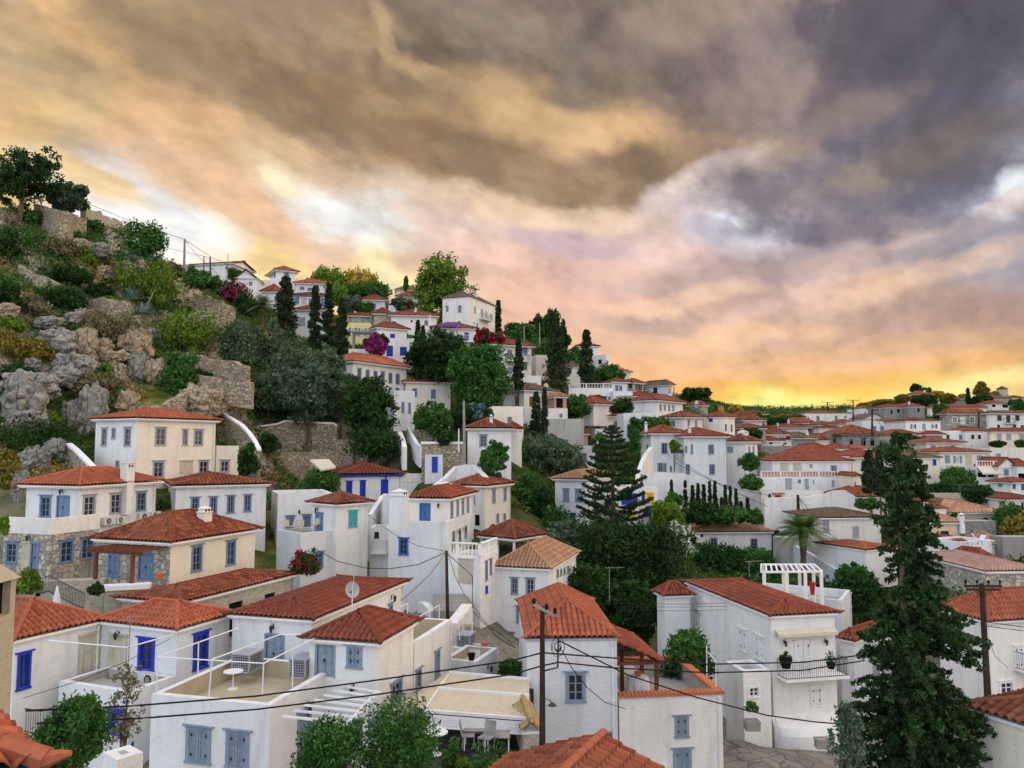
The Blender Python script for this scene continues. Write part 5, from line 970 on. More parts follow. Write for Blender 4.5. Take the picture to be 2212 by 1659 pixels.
q116 = h116.b('H', 92, 392, 1160, 1700, None, 972, 4, 1078, 'CW', 'd', 'Rsa 475 1172 529 1277,Rsa 732 1230 785 1322,Rwg 487 1345 531 1403,Rwg 605 1367 638 1401,Rwg 733 1388 778 1457,Rwg 737 1530 790 1600', tl=7, ov=.4)
h117 = H('cream house with red striped roof beside the twin cypress')
h117.b('H', 102, 745, 978, 1120, None, 1030, 4, 890, 'CW', 'r', '', tl=7, ov=.4)
h118 = H('white house with bright orange roof corner against the conifer trunk')
q118 = h118.b('H', 76, 845, 1440, 1760, None, 1110, 25, 1405, 'W', 'o', '', tl=6, ov=.2)
h119 = H('cream house with mottled roof hidden behind the conifer top')
h119.b('Q', 165, -10, 868, 1000, None, 375, 4, 800, 'C', 'b', '', tl=8, ov=.4)
# free-standing walls
def wallblk(label, view, D, cx, ye, yb, xl, xr, a, m='SB', cap=None, tl=None, name='stone_wall', cat='wall', group=None):
    h = H(label, cat, group, name); q = h.b(view, D, cx, ye, yb, xl, xr, a, None, m, 'F', '', tl=tl, par=.02)
    h.e['kind'] = 'thing'
    if cap: mb = MB(); z = q['ze']; mb.box(-.12, q['tr'] + .1, -.12, min(.7, q['tl']), z + .005, z + .28); h.part('coping', q, mb, [cap])
    return h, q
wallblk('stepped rubble wall section at the foot of the dark pine', 'F', 93, 690, 480, 640, None, 985, 12, 'SB', None, 3)
wallblk('lower square stone wall with ragged top behind the blue-trimmed house', 'F', 90, 215, 590, 940, None, 840, 12, 'SB', None, 3)
wallblk('brown rubble wall beneath the small conifers', 'F', 92, 840, 540, 800, None, 1300, 10, 'SB', None, 3)
wallblk('stone garden wall with white coping beside the cobalt door', 'F', 84, 1432, 520, 820, None, 1798, 6, 'SB', 'white_trim', 3)
wallblk('short stone terrace wall under the round fig tree', 'F', 92, 1350, 395, 500, None, 1600, 6, 'SB', None, 2)
hx, qx = wallblk('white plastered gateway with cobalt blue door', 'F', 83, 1460, 610, 840, None, 1615, 6, 'W', None, 1.5, 'gateway', 'gateway')
mb = MB(); s0, _, z1 = hx.pt(qx, 'F', 1520, 628); s1, _, z0 = hx.pt(qx, 'F', 1570, 765); mb.box(s0, s1, -.02, .05, z0, z1); hx.part('door', qx, mb, ['pt_b'], 'R')
wallblk('high white retaining wall behind the row of small cypresses', 'G', 106, 1400, 915, 1250, None, 2280, 3, 'W', None, 2, 'garden_wall')
hx, qx = wallblk('white wall with red gate under a tiny tiled hood', 'H', 104, -60, 925, 1230, None, 480, 3, 'W', None, 3, 'garden_wall')
mb = MB(); s0, _, z1 = hx.pt(qx, 'H', 60, 960); s1, _, z0 = hx.pt(qx, 'H', 114, 1052); mb.box(s0, s1, -.02, .05, z0, z1); hx.part('gate', qx, mb, ['pt_R'], 'R')
mb = MB(); mb.box(s0 - .4, s1 + .4, 0, .5, z1 + .2, z1 + .35); hx.part('tiled_hood', qx, mb, ['terra'], 'R')
wallblk('grey rendered wall beside the palm trunk', 'H', 84, 110, 1330, 1700, None, 600, 5, 'G', None, 2, 'garden_wall')
wallblk('weathered grey wall with thin climbing vine near the shrub bank', 'S', 86, 1845, 990, 1350, None, 2400, 4, 'GR', None, 2, 'garden_wall')
wallblk('old squared-stone wall in front of the arch window', 'S', 95, 1180, 712, 1010, None, 1722, 3, 'SG', None, 2)
wallblk('mossy grey retaining wall beside the blue panelled door', 'P', 136, -120, 1070, 1420, None, 535, 3, 'SG', None, 3)
wallblk('patched rendered wall under the wooden-shuttered house', 'G', 108, 310, 300, 440, None, 620, 4, 'G', None, 2, 'garden_wall')
wallblk('dry stone garden wall behind the folded white parasol', 'A', 46, 150, 60, 700, None, 900, 14, 'SM', None, 1.)
wallblk('low stone wall with white coping by the terracotta pot', 'A', 45.5, 900, 130, 700, None, 1280, 18, 'SM', 'white_trim', 1.)
# ---------------------------------------------------------------- walls that follow a line
def polywall(label, pts, hgt, th=.5, m='SB', cap=None, name='stone_wall', ragged=0., group=None, smooth=3):
    P = [Vector(at(*p)) for p in pts]; Q = []
    for i in range(len(P) - 1):
        for k in range(smooth): Q.append(P[i].lerp(P[i+1], k / smooth))
    Q.append(P[-1]); o = P[0].copy(); e = empty(name, tuple(o), label, 'wall', group); e['kind'] = 'thing'
    def ribbon(top0, bot0, t, rg):
        vs = []
        for i, q in enumerate(Q):
            d = (Q[min(i+1, len(Q)-1)] - Q[max(i-1, 0)]); d.z = 0; d.normalize(); n = Vector((d.y, -d.x, 0)) * t / 2; p = q - o; r = random.uniform(-rg, rg * .3) if rg else 0
            vs += [tuple(p + n + Vector((0, 0, top0 + r))), tuple(p - n + Vector((0, 0, top0 + r))), tuple(p - n + Vector((0, 0, bot0))), tuple(p + n + Vector((0, 0, bot0)))]
        fs = [(4*i+j, 4*i+(j+1) % 4, 4*i+4+(j+1) % 4, 4*i+4+j) for i in range(len(Q)-1) for j in range(4)] + [(0, 1, 2, 3), (4*len(Q)-1, 4*len(Q)-2, 4*len(Q)-3, 4*len(Q)-4)]
        mb = MB(); mb.add(vs, fs); return mb
    link('wall', ribbon(-.22 if cap else 0, -hgt, th, ragged), e, mats=[m])
    if cap: link('coping', ribbon(0, -.22, th + .12, 0), e, mats=[cap])
    for q in Q[::2]: CTRL.append((q.x, q.y - .5, q.z - hgt + 1.2))
    return e
polywall('great rubble retaining wall with wavy white coping below the olive grove', [('F', -40, 365, 95), ('F', 90, 352, 95), ('F', 200, 335, 95), ('F', 250, 312, 95), ('F', 400, 320, 95), ('F', 560, 328, 95), ('F', 670, 332, 95), ('F', 700, 350, 95)], 5.2, .35, 'SB', 'white_trim')
polywall('white-capped stone stair wall falling beside the cliff villa', [('E', 1895, 232, 88), ('E', 2000, 290, 86), ('E', 2090, 348, 84), ('E', 2150, 410, 83), ('E', 2200, 480, 82), ('E', 2240, 560, 81)], 5.5, .35, 'SB', 'white_trim')
polywall('white-capped ramp wall climbing behind the chimney villa', [('E', 815, 718, 63), ('E', 740, 640, 65), ('E', 660, 560, 67), ('E', 600, 510, 69)], 3.2, .35, 'SB', 'white_trim')
polywall('smooth white swooping wall in front of the baluster mansion', [('H', -40, 985, 101), ('H', 330, 975, 101), ('H', 480, 950, 101), ('H', 560, 922, 100), ('H', 660, 918, 100), ('H', 740, 965, 100), ('H', 800, 1030, 100), ('H', 850, 1085, 100)], 5., .6, 'W', None, 'garden_wall')
polywall('white garden wall curving past the stone steps below the gateway', [('F', 1545, 870, 76), ('F', 1640, 800, 77), ('F', 1720, 715, 78), ('F', 1800, 695, 78), ('F', 1880, 700, 78), ('F', 1930, 745, 77), ('F', 1985, 800, 76)], 4., .6, 'W', None, 'garden_wall')
polywall('white parapet of the stepped path below the tall block', [('F', 1318, 372, 94), ('F', 1350, 440, 90), ('F', 1392, 512, 86), ('F', 1430, 545, 84)], 2.2, .4, 'W', None, 'garden_wall')
polywall('white curved parapet on the other side of the stepped path', [('F', 1190, 420, 93), ('F', 1240, 405, 91), ('F', 1270, 480, 88), ('F', 1285, 545, 85)], 2.5, .5, 'W', None, 'garden_wall')
polywall('sloping white buttress wall rising to the stepped house', [('G', 1075, 880, 102), ('G', 1090, 760, 104), ('G', 1120, 680, 106), ('G', 1150, 610, 108), ('G', 1200, 545, 110)], 9., .6, 'W', None, 'garden_wall')
polywall('white stair wall swooping down behind the flat roof', [('B', 1425, 222, 56), ('B', 1470, 235, 55), ('B', 1510, 275, 54), ('B', 1545, 305, 53)], 1.6, .5, 'W', None, 'garden_wall')
polywall('steep white ramp wall beside the leaning power pole', [('B', 1690, 405, 47), ('B', 1740, 350, 48), ('B', 1790, 285, 49.5), ('B', 1825, 240, 51)], 3.0, .7, 'W', None, 'garden_wall')
polywall('white ramp wall falling behind the palm trunk', [('H', 110, 1325, 86), ('H', 250, 1400, 84), ('H', 400, 1480, 82), ('H', 600, 1600, 78)], 3.0, .5, 'W', None, 'garden_wall')
polywall('ruined battlement wall of tan stone on the cliff skyline', [('I', 720, 140, 108), ('I', 790, 165, 110), ('I', 860, 165, 111), ('I', 865, 200, 111.2), ('I', 925, 215, 113), ('I', 928, 245, 113.2), ('I', 965, 222, 114), ('I', 1040, 265, 116), ('I', 1045, 285, 116.2), ('I', 1110, 300, 118)], 4.5, .8, 'SM', None, 'stone_wall', 0., smooth=1)
polywall('pale rubble terrace wall high on the rocky slope', [('I', 320, 95, 104), ('I', 420, 130, 102), ('I', 545, 155, 100), ('I', 600, 175, 101), ('I', 725, 225, 106)], 5.0, .8, 'SB', None, 'stone_wall', .25)
polywall('tumbled stone wall beneath the upper slope path', [('I', 180, 630, 92), ('I', 330, 710, 91), ('I', 540, 790, 91)], 2.2, .8, 'SB', None, 'stone_wall', .3)
polywall('long stone terrace wall through the red soil', [('I', 1620, 1390, 92), ('I', 1800, 1420, 92), ('I', 1980, 1440, 92), ('I', 2140, 1500, 90)], 3., .8, 'SB', None, 'stone_wall', .3)
polywall('rubble wall below the terrace wall in the red soil', [('I', 1680, 1560, 88), ('I', 1900, 1600, 87), ('I', 2180, 1640, 86)], 3., .8, 'SB', None, 'stone_wall', .3)
polywall('stone wall climbing beside the rust-stained crag', [('E', 1165, 175, 80), ('E', 1400, 180, 80), ('E', 1480, 130, 81), ('E', 1600, 65, 83)], 2.6, .7, 'SB', None, 'stone_wall', .15)
polywall('rubble buttress wall below the pink bougainvillea', [('I', 1690, 880, 104), ('I', 1800, 900, 103), ('I', 1920, 940, 103), ('I', 2030, 1000, 104)], 4.5, .8, 'SB', None, 'stone_wall', .3)
polywall('low dry stone wall under the grey-blue agaves', [('I', 780, 930, 94), ('I', 900, 915, 93), ('I', 1000, 930, 93), ('I', 1115, 950, 93)], 3.0, .8, 'SB', None, 'stone_wall', .25)
polywall('small curved rubble wall under the drystone cone', [('I', 1640, 1060, 98), ('I', 1760, 1010, 98), ('I', 1880, 1040, 98)], 2.6, .8, 'SB', None, 'stone_wall', .3)
polywall('white parapet climbing to the cobalt blue door house', [('F', 985, 1125, 69), ('F', 1030, 1060, 71), ('F', 1085, 975, 74), ('F', 1110, 955, 75)], 5.0, .4, 'W', None, 'garden_wall')
# ================================================================ terrain
G = lambda v, x, y, D: CTRL.append(tuple(at(v, x, y, D)))
for x, y, D in ((0,480,64),(60,445,72),(0,430,70),(0,380,76),(0,330,82),(0,290,88),(0,240,94),(0,205,98),(30,205,102),(55,212,104),(80,216,108),(110,226,110),(130,236,112),(150,255,116),(168,272,122),(185,282,128),(215,290,134),
                (100,405,79),(140,398,84),(50,380,80),(100,350,87),(60,320,88),(100,290,98),(60,260,97),(150,345,94),(140,300,104),(190,385,92),(200,330,110),(240,400,92),(235,360,104),(270,412,98),(270,500,80),(300,488,86),(170,310,108),(230,310,128),
                (40,300,91),(80,235,104),(120,260,106),(270,330,122),(300,360,116),(330,400,98),(260,300,140),(310,300,150),(350,330,142),(400,290,178),(440,320,170),(530,330,150),(560,330,165),(600,360,168),(620,375,160)):
    CTRL.append(tuple(at('Z', x * 2.16, y * 2.16, D)))
for x, y, z in ((-80,60,-2),(-110,90,16),(-150,100,22),(-120,140,34),(-70,160,30),(-200,150,30),(-60,220,26),(0,230,24),(60,240,14),(120,300,14),(200,330,14),(260,380,12),(-150,260,30),(30,330,14),(150,420,10),(300,420,8),(-150,420,10),(0,420,8),
                (0,4,-19),(-30,4,-19),(30,4,-19),(-60,20,-15),(60,20,-19),(-30,26,-17.5),(0,28,-18.5),(20,30,-18.5),(45,40,-19),(-14,24,-18.5),(8,20,-19),(14,52,-18.5),(100,40,-19),(110,90,-15),(-150,4,-8),(200,60,-14),(260,200,-4),(150,4,-19)): CTRL.append((x, y, z))
for x, y, D in ((1880, 1300, 46), (2100, 1500, 43), (1840, 1640, 41)): CTRL.append(tuple(at('C', x, y, D)))
for x, y, D in ((300, 1480, 46), (500, 1580, 44), (200, 1640, 42)): CTRL.append(tuple(at('D', x, y, D)))
Cc = np.array(CTRL, float); keep = []; seen = {}
for i, c in enumerate(Cc):
    k = (round(c[0] / 1.5), round(c[1] / 1.5))
    if k in seen: keep[seen[k]][2] = min(keep[seen[k]][2], c[2]); continue
    seen[k] = len(keep); keep.append(list(c))
Cc = np.array(keep); n = len(Cc); dd = np.hypot(Cc[:, None, 0] - Cc[None, :, 0], Cc[:, None, 1] - Cc[None, :, 1])
A_ = np.zeros((n + 3, n + 3)); A_[:n, :n] = dd - np.eye(n) * 1.2; A_[:n, n] = 1; A_[:n, n+1:] = Cc[:, :2]; A_[n, :n] = 1; A_[n+1:, :n] = Cc[:, :2].T
Wt = np.linalg.solve(A_, np.concatenate([Cc[:, 2], np.zeros(3)]))
def zter(x, y):
    x = np.atleast_1d(x).astype(float); y = np.atleast_1d(y).astype(float); out = np.empty(len(x))
    for i in range(0, len(x), 4000):
        xx, yy = x[i:i+4000], y[i:i+4000]; d = np.hypot(xx[:, None] - Cc[None, :, 0], yy[:, None] - Cc[None, :, 1]); out[i:i+4000] = d @ Wt[:n] + Wt[n] + Wt[n+1] * xx + Wt[n+2] * yy
    return out
def hillmask(x, y):  # rough rocky slope in the west
    az = x / np.maximum(y, 1); m = np.clip((-.20 - az) / .08, 0, 1) * np.clip((y - 60) / 14, 0, 1); return m
xs = np.concatenate([np.arange(-230, -90, 3.), np.arange(-90, 0, .8), np.arange(0, 60, 1.4), np.arange(60, 330, 3.2)]); ys = np.concatenate([np.arange(-12, 58, 1.6), np.arange(58, 135, .8), np.arange(135, 300, 2.5), np.arange(300, 460, 5)])
X, Y = np.meshgrid(xs, ys); Zt = zter(X.ravel(), Y.ravel()).reshape(X.shape); hm = hillmask(X, Y)
hb = np.array(HB); hb = hb[(hb[:, 0] < 0) & (hb[:, 1] < 160)]
for q in hb: hm *= np.clip((np.hypot(X - q[0], Y - q[1]) - 3.5) / 5, 0, 1)
ii = np.argwhere(hm > .02)
for r, c in ii:
    p = Vector((X[r, c], Y[r, c], Zt[r, c])); f = noise.fractal(p * .16, 1., 2.1, 5) * 1.5 + abs(noise.fractal(p * .45, .9, 2.2, 4)) * 1.1 - .9
    v = noise.voronoi(p * .30)[0]; f += (v[1] - v[0]) * 1.1; f *= 1.0 + .9 * max(0., min(1., (14 - Zt[r, c]) / 10))
    Zt[r, c] += f * hm[r, c]
TZ = (xs, ys, Zt)
def ground_z(x, y):
    i = np.clip(np.searchsorted(xs, x) - 1, 0, len(xs) - 2); j = np.clip(np.searchsorted(ys, y) - 1, 0, len(ys) - 2)
    fx = (x - xs[i]) / (xs[i+1] - xs[i]); fy = (y - ys[j]) / (ys[j+1] - ys[j]); return (Zt[j, i] * (1-fx) + Zt[j, i+1] * fx) * (1-fy) + (Zt[j+1, i] * (1-fx) + Zt[j+1, i+1] * fx) * fy
idx = np.arange(X.size).reshape(X.shape); q4_ = np.stack([idx[:-1, :-1], idx[:-1, 1:], idx[1:, 1:], idx[1:, :-1]], -1).reshape(-1, 4)
def groundm(nt, b):
    v = coords(nt); g = NN(nt, 'ShaderNodeNewGeometry'); sp = NN(nt, 'ShaderNodeSeparateXYZ'); nt.links.new(g.outputs['True Normal'], sp.inputs[0])
    pv = NN(nt, 'ShaderNodeTexVoronoi', feature='DISTANCE_TO_EDGE'); pv.inputs['Scale'].default_value = 1.1; nt.links.new(v, pv.inputs['Vector'])
    pave = mixc(nt, ramp(nt, pv.outputs[0], (.01, (0,)*3), (.05, (1,)*3)), (.13, .12, .10), ramp(nt, nz(nt, v, .8, 5, .6), (.3, (.20, .185, .155)), (.7, (.34, .32, .27))))
    rock = ramp(nt, nz(nt, v, 1.1, 8, .68, .8), (.30, (.10, .085, .065)), (.47, (.27, .24, .19)), (.60, (.42, .37, .29)), (.75, (.42, .25, .13)))
    cv = NN(nt, 'ShaderNodeTexVoronoi', feature='DISTANCE_TO_EDGE'); cv.inputs['Scale'].default_value = .9; wv = NN(nt, 'ShaderNodeTexNoise'); wv.inputs['Scale'].default_value = .8; wv.inputs['Detail'].default_value = 5; nt.links.new(v, wv.inputs['Vector']); wa = NN(nt, 'ShaderNodeVectorMath', operation='MULTIPLY_ADD'); nt.links.new(wv.outputs['Color'], wa.inputs[0]); wa.inputs[1].default_value = (1.6, 1.6, 1.6); nt.links.new(v, wa.inputs[2]); nt.links.new(wa.outputs[0], cv.inputs['Vector'])
    rock = mixc(nt, 1., rock, ramp(nt, cv.outputs[0], (0, (.25,)*3), (.06, (1,)*3)), 'MULTIPLY')
    grass = ramp(nt, nz(nt, v, .35, 7, .7), (.33, (.022, .055, .010)), (.47, (.085, .11, .02)), (.60, (.24, .19, .055)), (.74, (.33, .23, .10)))
    steep = ramp(nt, sp.outputs[2], (.60, (0,)*3), (.80, (1,)*3)); hill = mixc(nt, steep, rock, grass)
    sx = NN(nt, 'ShaderNodeSeparateXYZ'); nt.links.new(v, sx.inputs[0]); dv = NN(nt, 'ShaderNodeMath', operation='DIVIDE'); nt.links.new(sx.outputs[0], dv.inputs[0]); nt.links.new(sx.outputs[1], dv.inputs[1])
    wm = NN(nt, 'ShaderNodeMapRange'); wm.inputs['From Min'].default_value = -.12; wm.inputs['From Max'].default_value = -.24; nt.links.new(dv.outputs[0], wm.inputs[0])
    ym = NN(nt, 'ShaderNodeMapRange'); ym.inputs['From Min'].default_value = 56; ym.inputs['From Max'].default_value = 66; nt.links.new(sx.outputs[1], ym.inputs[0])
    ym2 = NN(nt, 'ShaderNodeMapRange'); ym2.inputs['From Min'].default_value = 52; ym2.inputs['From Max'].default_value = 70; nt.links.new(sx.outputs[1], ym2.inputs[0])
    green = ramp(nt, nz(nt, v, .3, 7, .7), (.35, (.018, .038, .010)), (.52, (.06, .075, .02)), (.7, (.16, .13, .06)))
    mm = NN(nt, 'ShaderNodeMath', operation='MULTIPLY'); nt.links.new(wm.outputs[0], mm.inputs[0]); nt.links.new(ym.outputs[0], mm.inputs[1])
    base = mixc(nt, ym2.outputs[0], pave, green); nt.links.new(mixc(nt, mm.outputs[0], base, hill), b.inputs['Base Color']); bump(nt, b, nz(nt, v, 2.5, 8, .7), .35, .9)
mat('ground', groundm, .95, .05)
tag(link('ground', mesh_np('ground', np.stack([X, Y, Zt], -1).reshape(-1, 3), q4_), mats=['ground']), kind='structure')
pl = MB(); pl.add([(-3000, -3000, -32), (3000, -3000, -32), (3000, 3000, -32), (-3000, 3000, -32)], [(0, 1, 2, 3)]); tag(link('water', pl, mats=['pt_g']), kind='structure')
# ================================================================ vegetation
def hit_ground(v, x, y, dmin=40, dmax=330):
    d = ray(*rp(v, x, y)); d = d / d[1]; D = np.arange(dmin, dmax, .5); z = D * d[2]; g = np.array([ground_z(D_ * d[0], D_) for D_ in D]); k = np.where(g >= z)[0]
    if len(k) == 0: return None
    D_ = D[k[0]]; return np.array([D_ * d[0], D_, g[k[0]]])
def tree(label, v, D, x0, y0, x1, y1, kind='round', m='lf_mid', **k):
    nm = {'cypress': 'cypress_tree', 'umbrella': 'pine_tree', 'olive': 'olive_tree', 'bush': 'shrub', 'sparse': 'tree', 'round': 'tree'}[kind]; nm = k.pop('name', nm)
    return plant(nm, label, k.pop('cat', 'tree' if kind != 'bush' else 'shrub'), v, D, x0, y0, x1, y1, kind, m, **k)
def bush(label, v, x0, y0, x1, y1, m='lf_mid', **k):
    h = hit_ground(v, (x0 + x1) / 2, y1, k.pop('dmin', 58)); D = float(h[1]) if h is not None else 100.; return plant('shrub', label, 'shrub', v, D, x0, y0, x1, y1 + (y1 - y0) * .1, 'bush', m, **k)
CYP = 'cypresses around the village'
for a in (('tall dark cypress in front of the lookout tower house', 'J', 124, 172, 322, 350, 850), ('tall cypress standing between blue shutters and yellow house', 'J', 122, 455, 400, 570, 985), ('dark cypress whose crown touches its taller neighbour by the yellow house', 'J', 121, 575, 385, 690, 985),
          ('broad cypress directly beside the yellow house wall', 'J', 119, 682, 510, 800, 1010), ('slender cypress at the corner of the blue-shuttered white house', 'J', 116, 1368, 695, 1425, 950), ('short cypress tucked behind the slender one near purple pergola', 'J', 122, 1420, 740, 1465, 880),
          ('cypress rising behind the big hilltop mansion', 'J', 168, 2060, 525, 2125, 860), ('narrow cypress in front of the arched cream mansion', 'K', 118, 8, 440, 100, 858), ('very wide dark cypress below the hillcrest pine', 'K', 138, 278, 300, 495, 925),
          ('tallest pointed cypress against the orange sky', 'K', 142, 582, 366, 716, 815), ('thin cypress in front of the brown-shuttered house', 'G', 108, 160, 70, 255, 475), ('second thin cypress, its top above the brown-shuttered house roof', 'G', 108, 250, 40, 312, 440),
          ('fat dark cypress beside the striped-roof cream house', 'H', 98, 812, 575, 945, 935), ('ragged cypress twin close to the conifer trunk', 'H', 99, 915, 572, 1010, 960), ('tiny cypress standing beside the distant windmill hill', 'Q', 250, 1208, 78, 1282, 355)):
    tree(*a, kind='cypress', m='lf_cyp', group=CYP, dens=1.3)
row = [(1358, 830, 1398, 1060), (1477, 835, 1518, 1075), (1540, 878, 1582, 1075), (1588, 862, 1628, 1080), (1636, 870, 1677, 1080), (1688, 843, 1727, 1085), (1734, 838, 1780, 1095), (1826, 873, 1862, 1090), (1868, 884, 1902, 1090), (1916, 908, 1955, 1110), (2012, 985, 2058, 1190), (1795, 980, 1828, 1100), (1956, 1015, 2003, 1190), (2216, 958, 2242, 1250), (2242, 990, 2292, 1270)]
rl = ['small cypress standing apart at the start of the garden row', 'small cypress heading the close-set garden row', 'third garden cypress counted from the lone one, slightly stooped tip', 'garden cypress under the lattice window of the stepped house', 'garden cypress midway below the slack wires', 'garden cypress next to the plumpest one', 'plumpest and tallest cypress of the garden row', 'garden cypress just past the low dark one', 'slimmest cypress of the garden row', 'garden cypress leaning slightly towards the white wall', 'garden cypress beside the broad banana leaves', 'low dark cypress bush inside the garden row', 'low wide cypress by the end of the garden row', 'cypress half cut by the red gate wall', 'last cypress directly beneath the red gate']
for lb, c in zip(rl, row): tree(lb, 'G', 102, *c, kind='cypress', m='lf_cyp', group='row of small cypresses in the garden', dens=.7)
OL = 'olive trees below the cypresses'
for a in (('grey-green olive tree highest in the grove under the cypress', 'J', 108, -260, 720, 240, 1300), ('olive tree at the middle of the grove', 'J', 102, 120, 880, 560, 1400), ('olive tree reaching the roof of the six-window house', 'J', 98, 420, 940, 760, 1250),
          ('large olive tree with dark trunk above the white-coped wall', 'J', 94, 250, 1090, 640, 1560), ('round olive tree in front of the six-window facade', 'J', 96, 560, 1130, 900, 1560), ('dusty olive tree at the low edge of the grove', 'J', 97, -120, 1150, 330, 1530), ('loose olive tree on the rocky edge of the grove', 'J', 100, -420, 1000, 20, 1500)):
    tree(*a, kind='olive', m='lf_olive', group=OL, dens=1.25)
tree('round silvery olive tree beside the pink shopfront', 'G', 100, 70, 455, 590, 800, 'olive', 'lf_olive', dens=1.5)
tree('dark yellowing tree at the edge of the round olive tree', 'G', 97, -50, 480, 130, 830, 'round', 'lf_mid')
tree('dense dark pine in front of the tall windowed block', 'J', 91, 770, 1190, 1190, 1700, 'round', 'lf_dark', dens=1.8)
tree('small conifers clustered on the rubble wall', 'F', 88, 800, 370, 1260, 660, 'bush', 'lf_dark', dens=1.2, name='tree')
tree('tall bright green tree with bare twigs above the red roofs', 'J', 158, 1372, 150, 1835, 720, 'olive', 'lf_light', dens=1.5)
for a in (('umbrella pine glowing yellow by the lookout tower', 'J', 178, 430, 255, 780, 480, 'lf_light'), ('umbrella pine pierced by the sunset light', 'J', 180, 740, 268, 1060, 470, 'lf_gold'), ('low dark tree under the sunlit umbrella pines', 'J', 174, 770, 370, 1140, 520, 'lf_mid'), ('yellow-green shrub crown between cypress and small cottage', 'J', 160, 640, 380, 790, 560, 'lf_light')): tree(*a[:-1], kind='umbrella', m=a[-1], dens=1.3)
tree('grey-green hillside scrub tree beside the small cottage', 'J', 150, 740, 480, 900, 650, 'round', 'lf_olive'); tree('dark shrub at the foot of the small cottage', 'J', 150, 880, 545, 1020, 650, 'bush', 'lf_mid')
tree('pale leafed tree in front of the striped-roof cottage', 'J', 150, 1190, 505, 1370, 620, 'olive', 'lf_olive'); tree('tiny poplar by the skyline beside the tan roof', 'J', 172, 1275, 315, 1315, 440, 'sparse', 'lf_mid')
tree('wide dark tree in front of the pergola house', 'J', 114, 1300, 800, 1780, 1250, 'round', 'lf_dark', dens=1.8); tree('bright green leafy tree below the arched mansion', 'J', 110, 1690, 930, 2190, 1520, 'round', 'lf_mid', dens=2.)
tree('dark undergrowth tree behind the blue-windowed cream house', 'J', 116, 1560, 880, 2000, 1300, 'round', 'lf_dark', dens=1.4); tree('round fig tree on the stone terrace under the blue windows', 'F', 92, 1375, 170, 1685, 415, 'round', 'lf_mid', dens=1.3)
tree('blue-flowering bush beside the cream block', 'F', 95, 1790, 180, 2030, 380, 'round', 'lf_mid', extra='fl_blu'); tree('dark shrub under the tall grey pole', 'F', 94, 1690, 185, 1860, 390, 'round', 'lf_dark'); tree('small dark shrub on the coping of the garden wall', 'F', 84, 1570, 410, 1700, 520, 'bush', 'lf_dark')
tree('conical green pine beside the white house with slim chimney', 'F', 78, 1945, 500, 2170, 790, 'round', 'lf_mid', dens=1.3); tree('bushy green tree covering the stone wall by the skylight panel', 'F', 80, 412, 730, 725, 960, 'bush', 'lf_mid', dens=1.5)
tree('dark bush at the foot of the great rubble wall', 'F', 86, 20, 430, 190, 590, 'bush', 'lf_dark'); tree('dark shrub beside the cliff villa extension', 'E', 72, 2060, 520, 2230, 780, 'bush', 'lf_dark')
tree('vine-covered tree hanging over the white fence', 'G', 86, -10, 790, 330, 1200, 'round', 'lf_mid', dens=1.6); tree('dark creeper mass beside the white-washed tan roof house', 'G', 84, 130, 900, 380, 1280, 'round', 'lf_dark', dens=1.4)
tree('green bush beneath the blue window of the tan roof house', 'G', 82, 250, 1060, 540, 1300, 'bush', 'lf_mid'); tree('grey-green olive bush next to the porch', 'G', 74, 240, 1200, 560, 1480, 'olive', 'lf_olive')
tree('huge dark pine mass below the tiered pine', 'G', 76, 480, 1190, 1200, 1900, 'round', 'lf_con', dens=3.2); tree('dark spreading conifer beside the hydrangea tree', 'G', 74, 900, 1230, 1450, 1950, 'round', 'lf_con', dens=2.6)
tree('ivy-dark tree wall behind the tower house', 'C', 64, 480, -60, 920, 620, 'round', 'lf_dark', dens=2.6); tree('tall dark ivy hedge between tower and diagonal-roofed house', 'C', 62, 850, 60, 1300, 620, 'round', 'lf_dark', dens=2.4)
tree('white blossoming tree above the long hedge', 'G', 84, 1270, 1230, 1600, 1560, 'round', 'lf_mid', extra='fl_wht', dens=1.2); tree('yellow-green lemon tree near the yellow doors', 'G', 88, 1200, 1010, 1480, 1290, 'round', 'lf_light', dens=1.3); tree('dark shrub crowning the courtyard steps', 'G', 92, 1330, 940, 1470, 1060, 'bush', 'lf_mid')
tree('dense green shrubbery beneath the garden cypresses', 'G', 98, 1450, 1020, 1800, 1210, 'bush', 'lf_dark', dens=1.6); tree('green shrubbery beside the banana leaves', 'G', 98, 1720, 1060, 2030, 1210, 'bush', 'lf_mid', dens=1.5); tree('broad banana leaves by the white wall end', 'G', 98, 2040, 1080, 2170, 1210, 'bush', 'lf_mid')
tree('long dark hedge in front of the tan-roofed cottage', 'G', 84, 1560, 1390, 2000, 1640, 'bush', 'lf_dark', dens=2., name='hedge', cat='hedge'); tree('second part of the dark hedge ending at the cypress', 'G', 84, 1900, 1420, 2260, 1640, 'bush', 'lf_mid', dens=2., name='hedge', cat='hedge')
tree('pointed young trees standing between the stepped house and pine', 'G', 100, 960, 690, 1070, 870, 'round', 'lf_mid', name='tree'); tree('potted tree on the balcony of the stepped house', 'G', 109, 1365, 490, 1440, 585, 'round', 'lf_light')
tree('leafy tree behind the stepped house chimney', 'G', 118, 1000, 300, 1150, 480, 'round', 'lf_mid'); tree('fig tree with long branches behind the stepped house roof', 'G', 118, 1130, 280, 1350, 420, 'sparse', 'lf_mid', dens=1.6); tree('dark shrub on the wall beside the pink house', 'G', 108, 700, 430, 830, 600, 'bush', 'lf_mid'); tree('green creeper on the wall under the awning house', 'G', 108, 1020, 400, 1110, 590, 'bush', 'lf_mid')
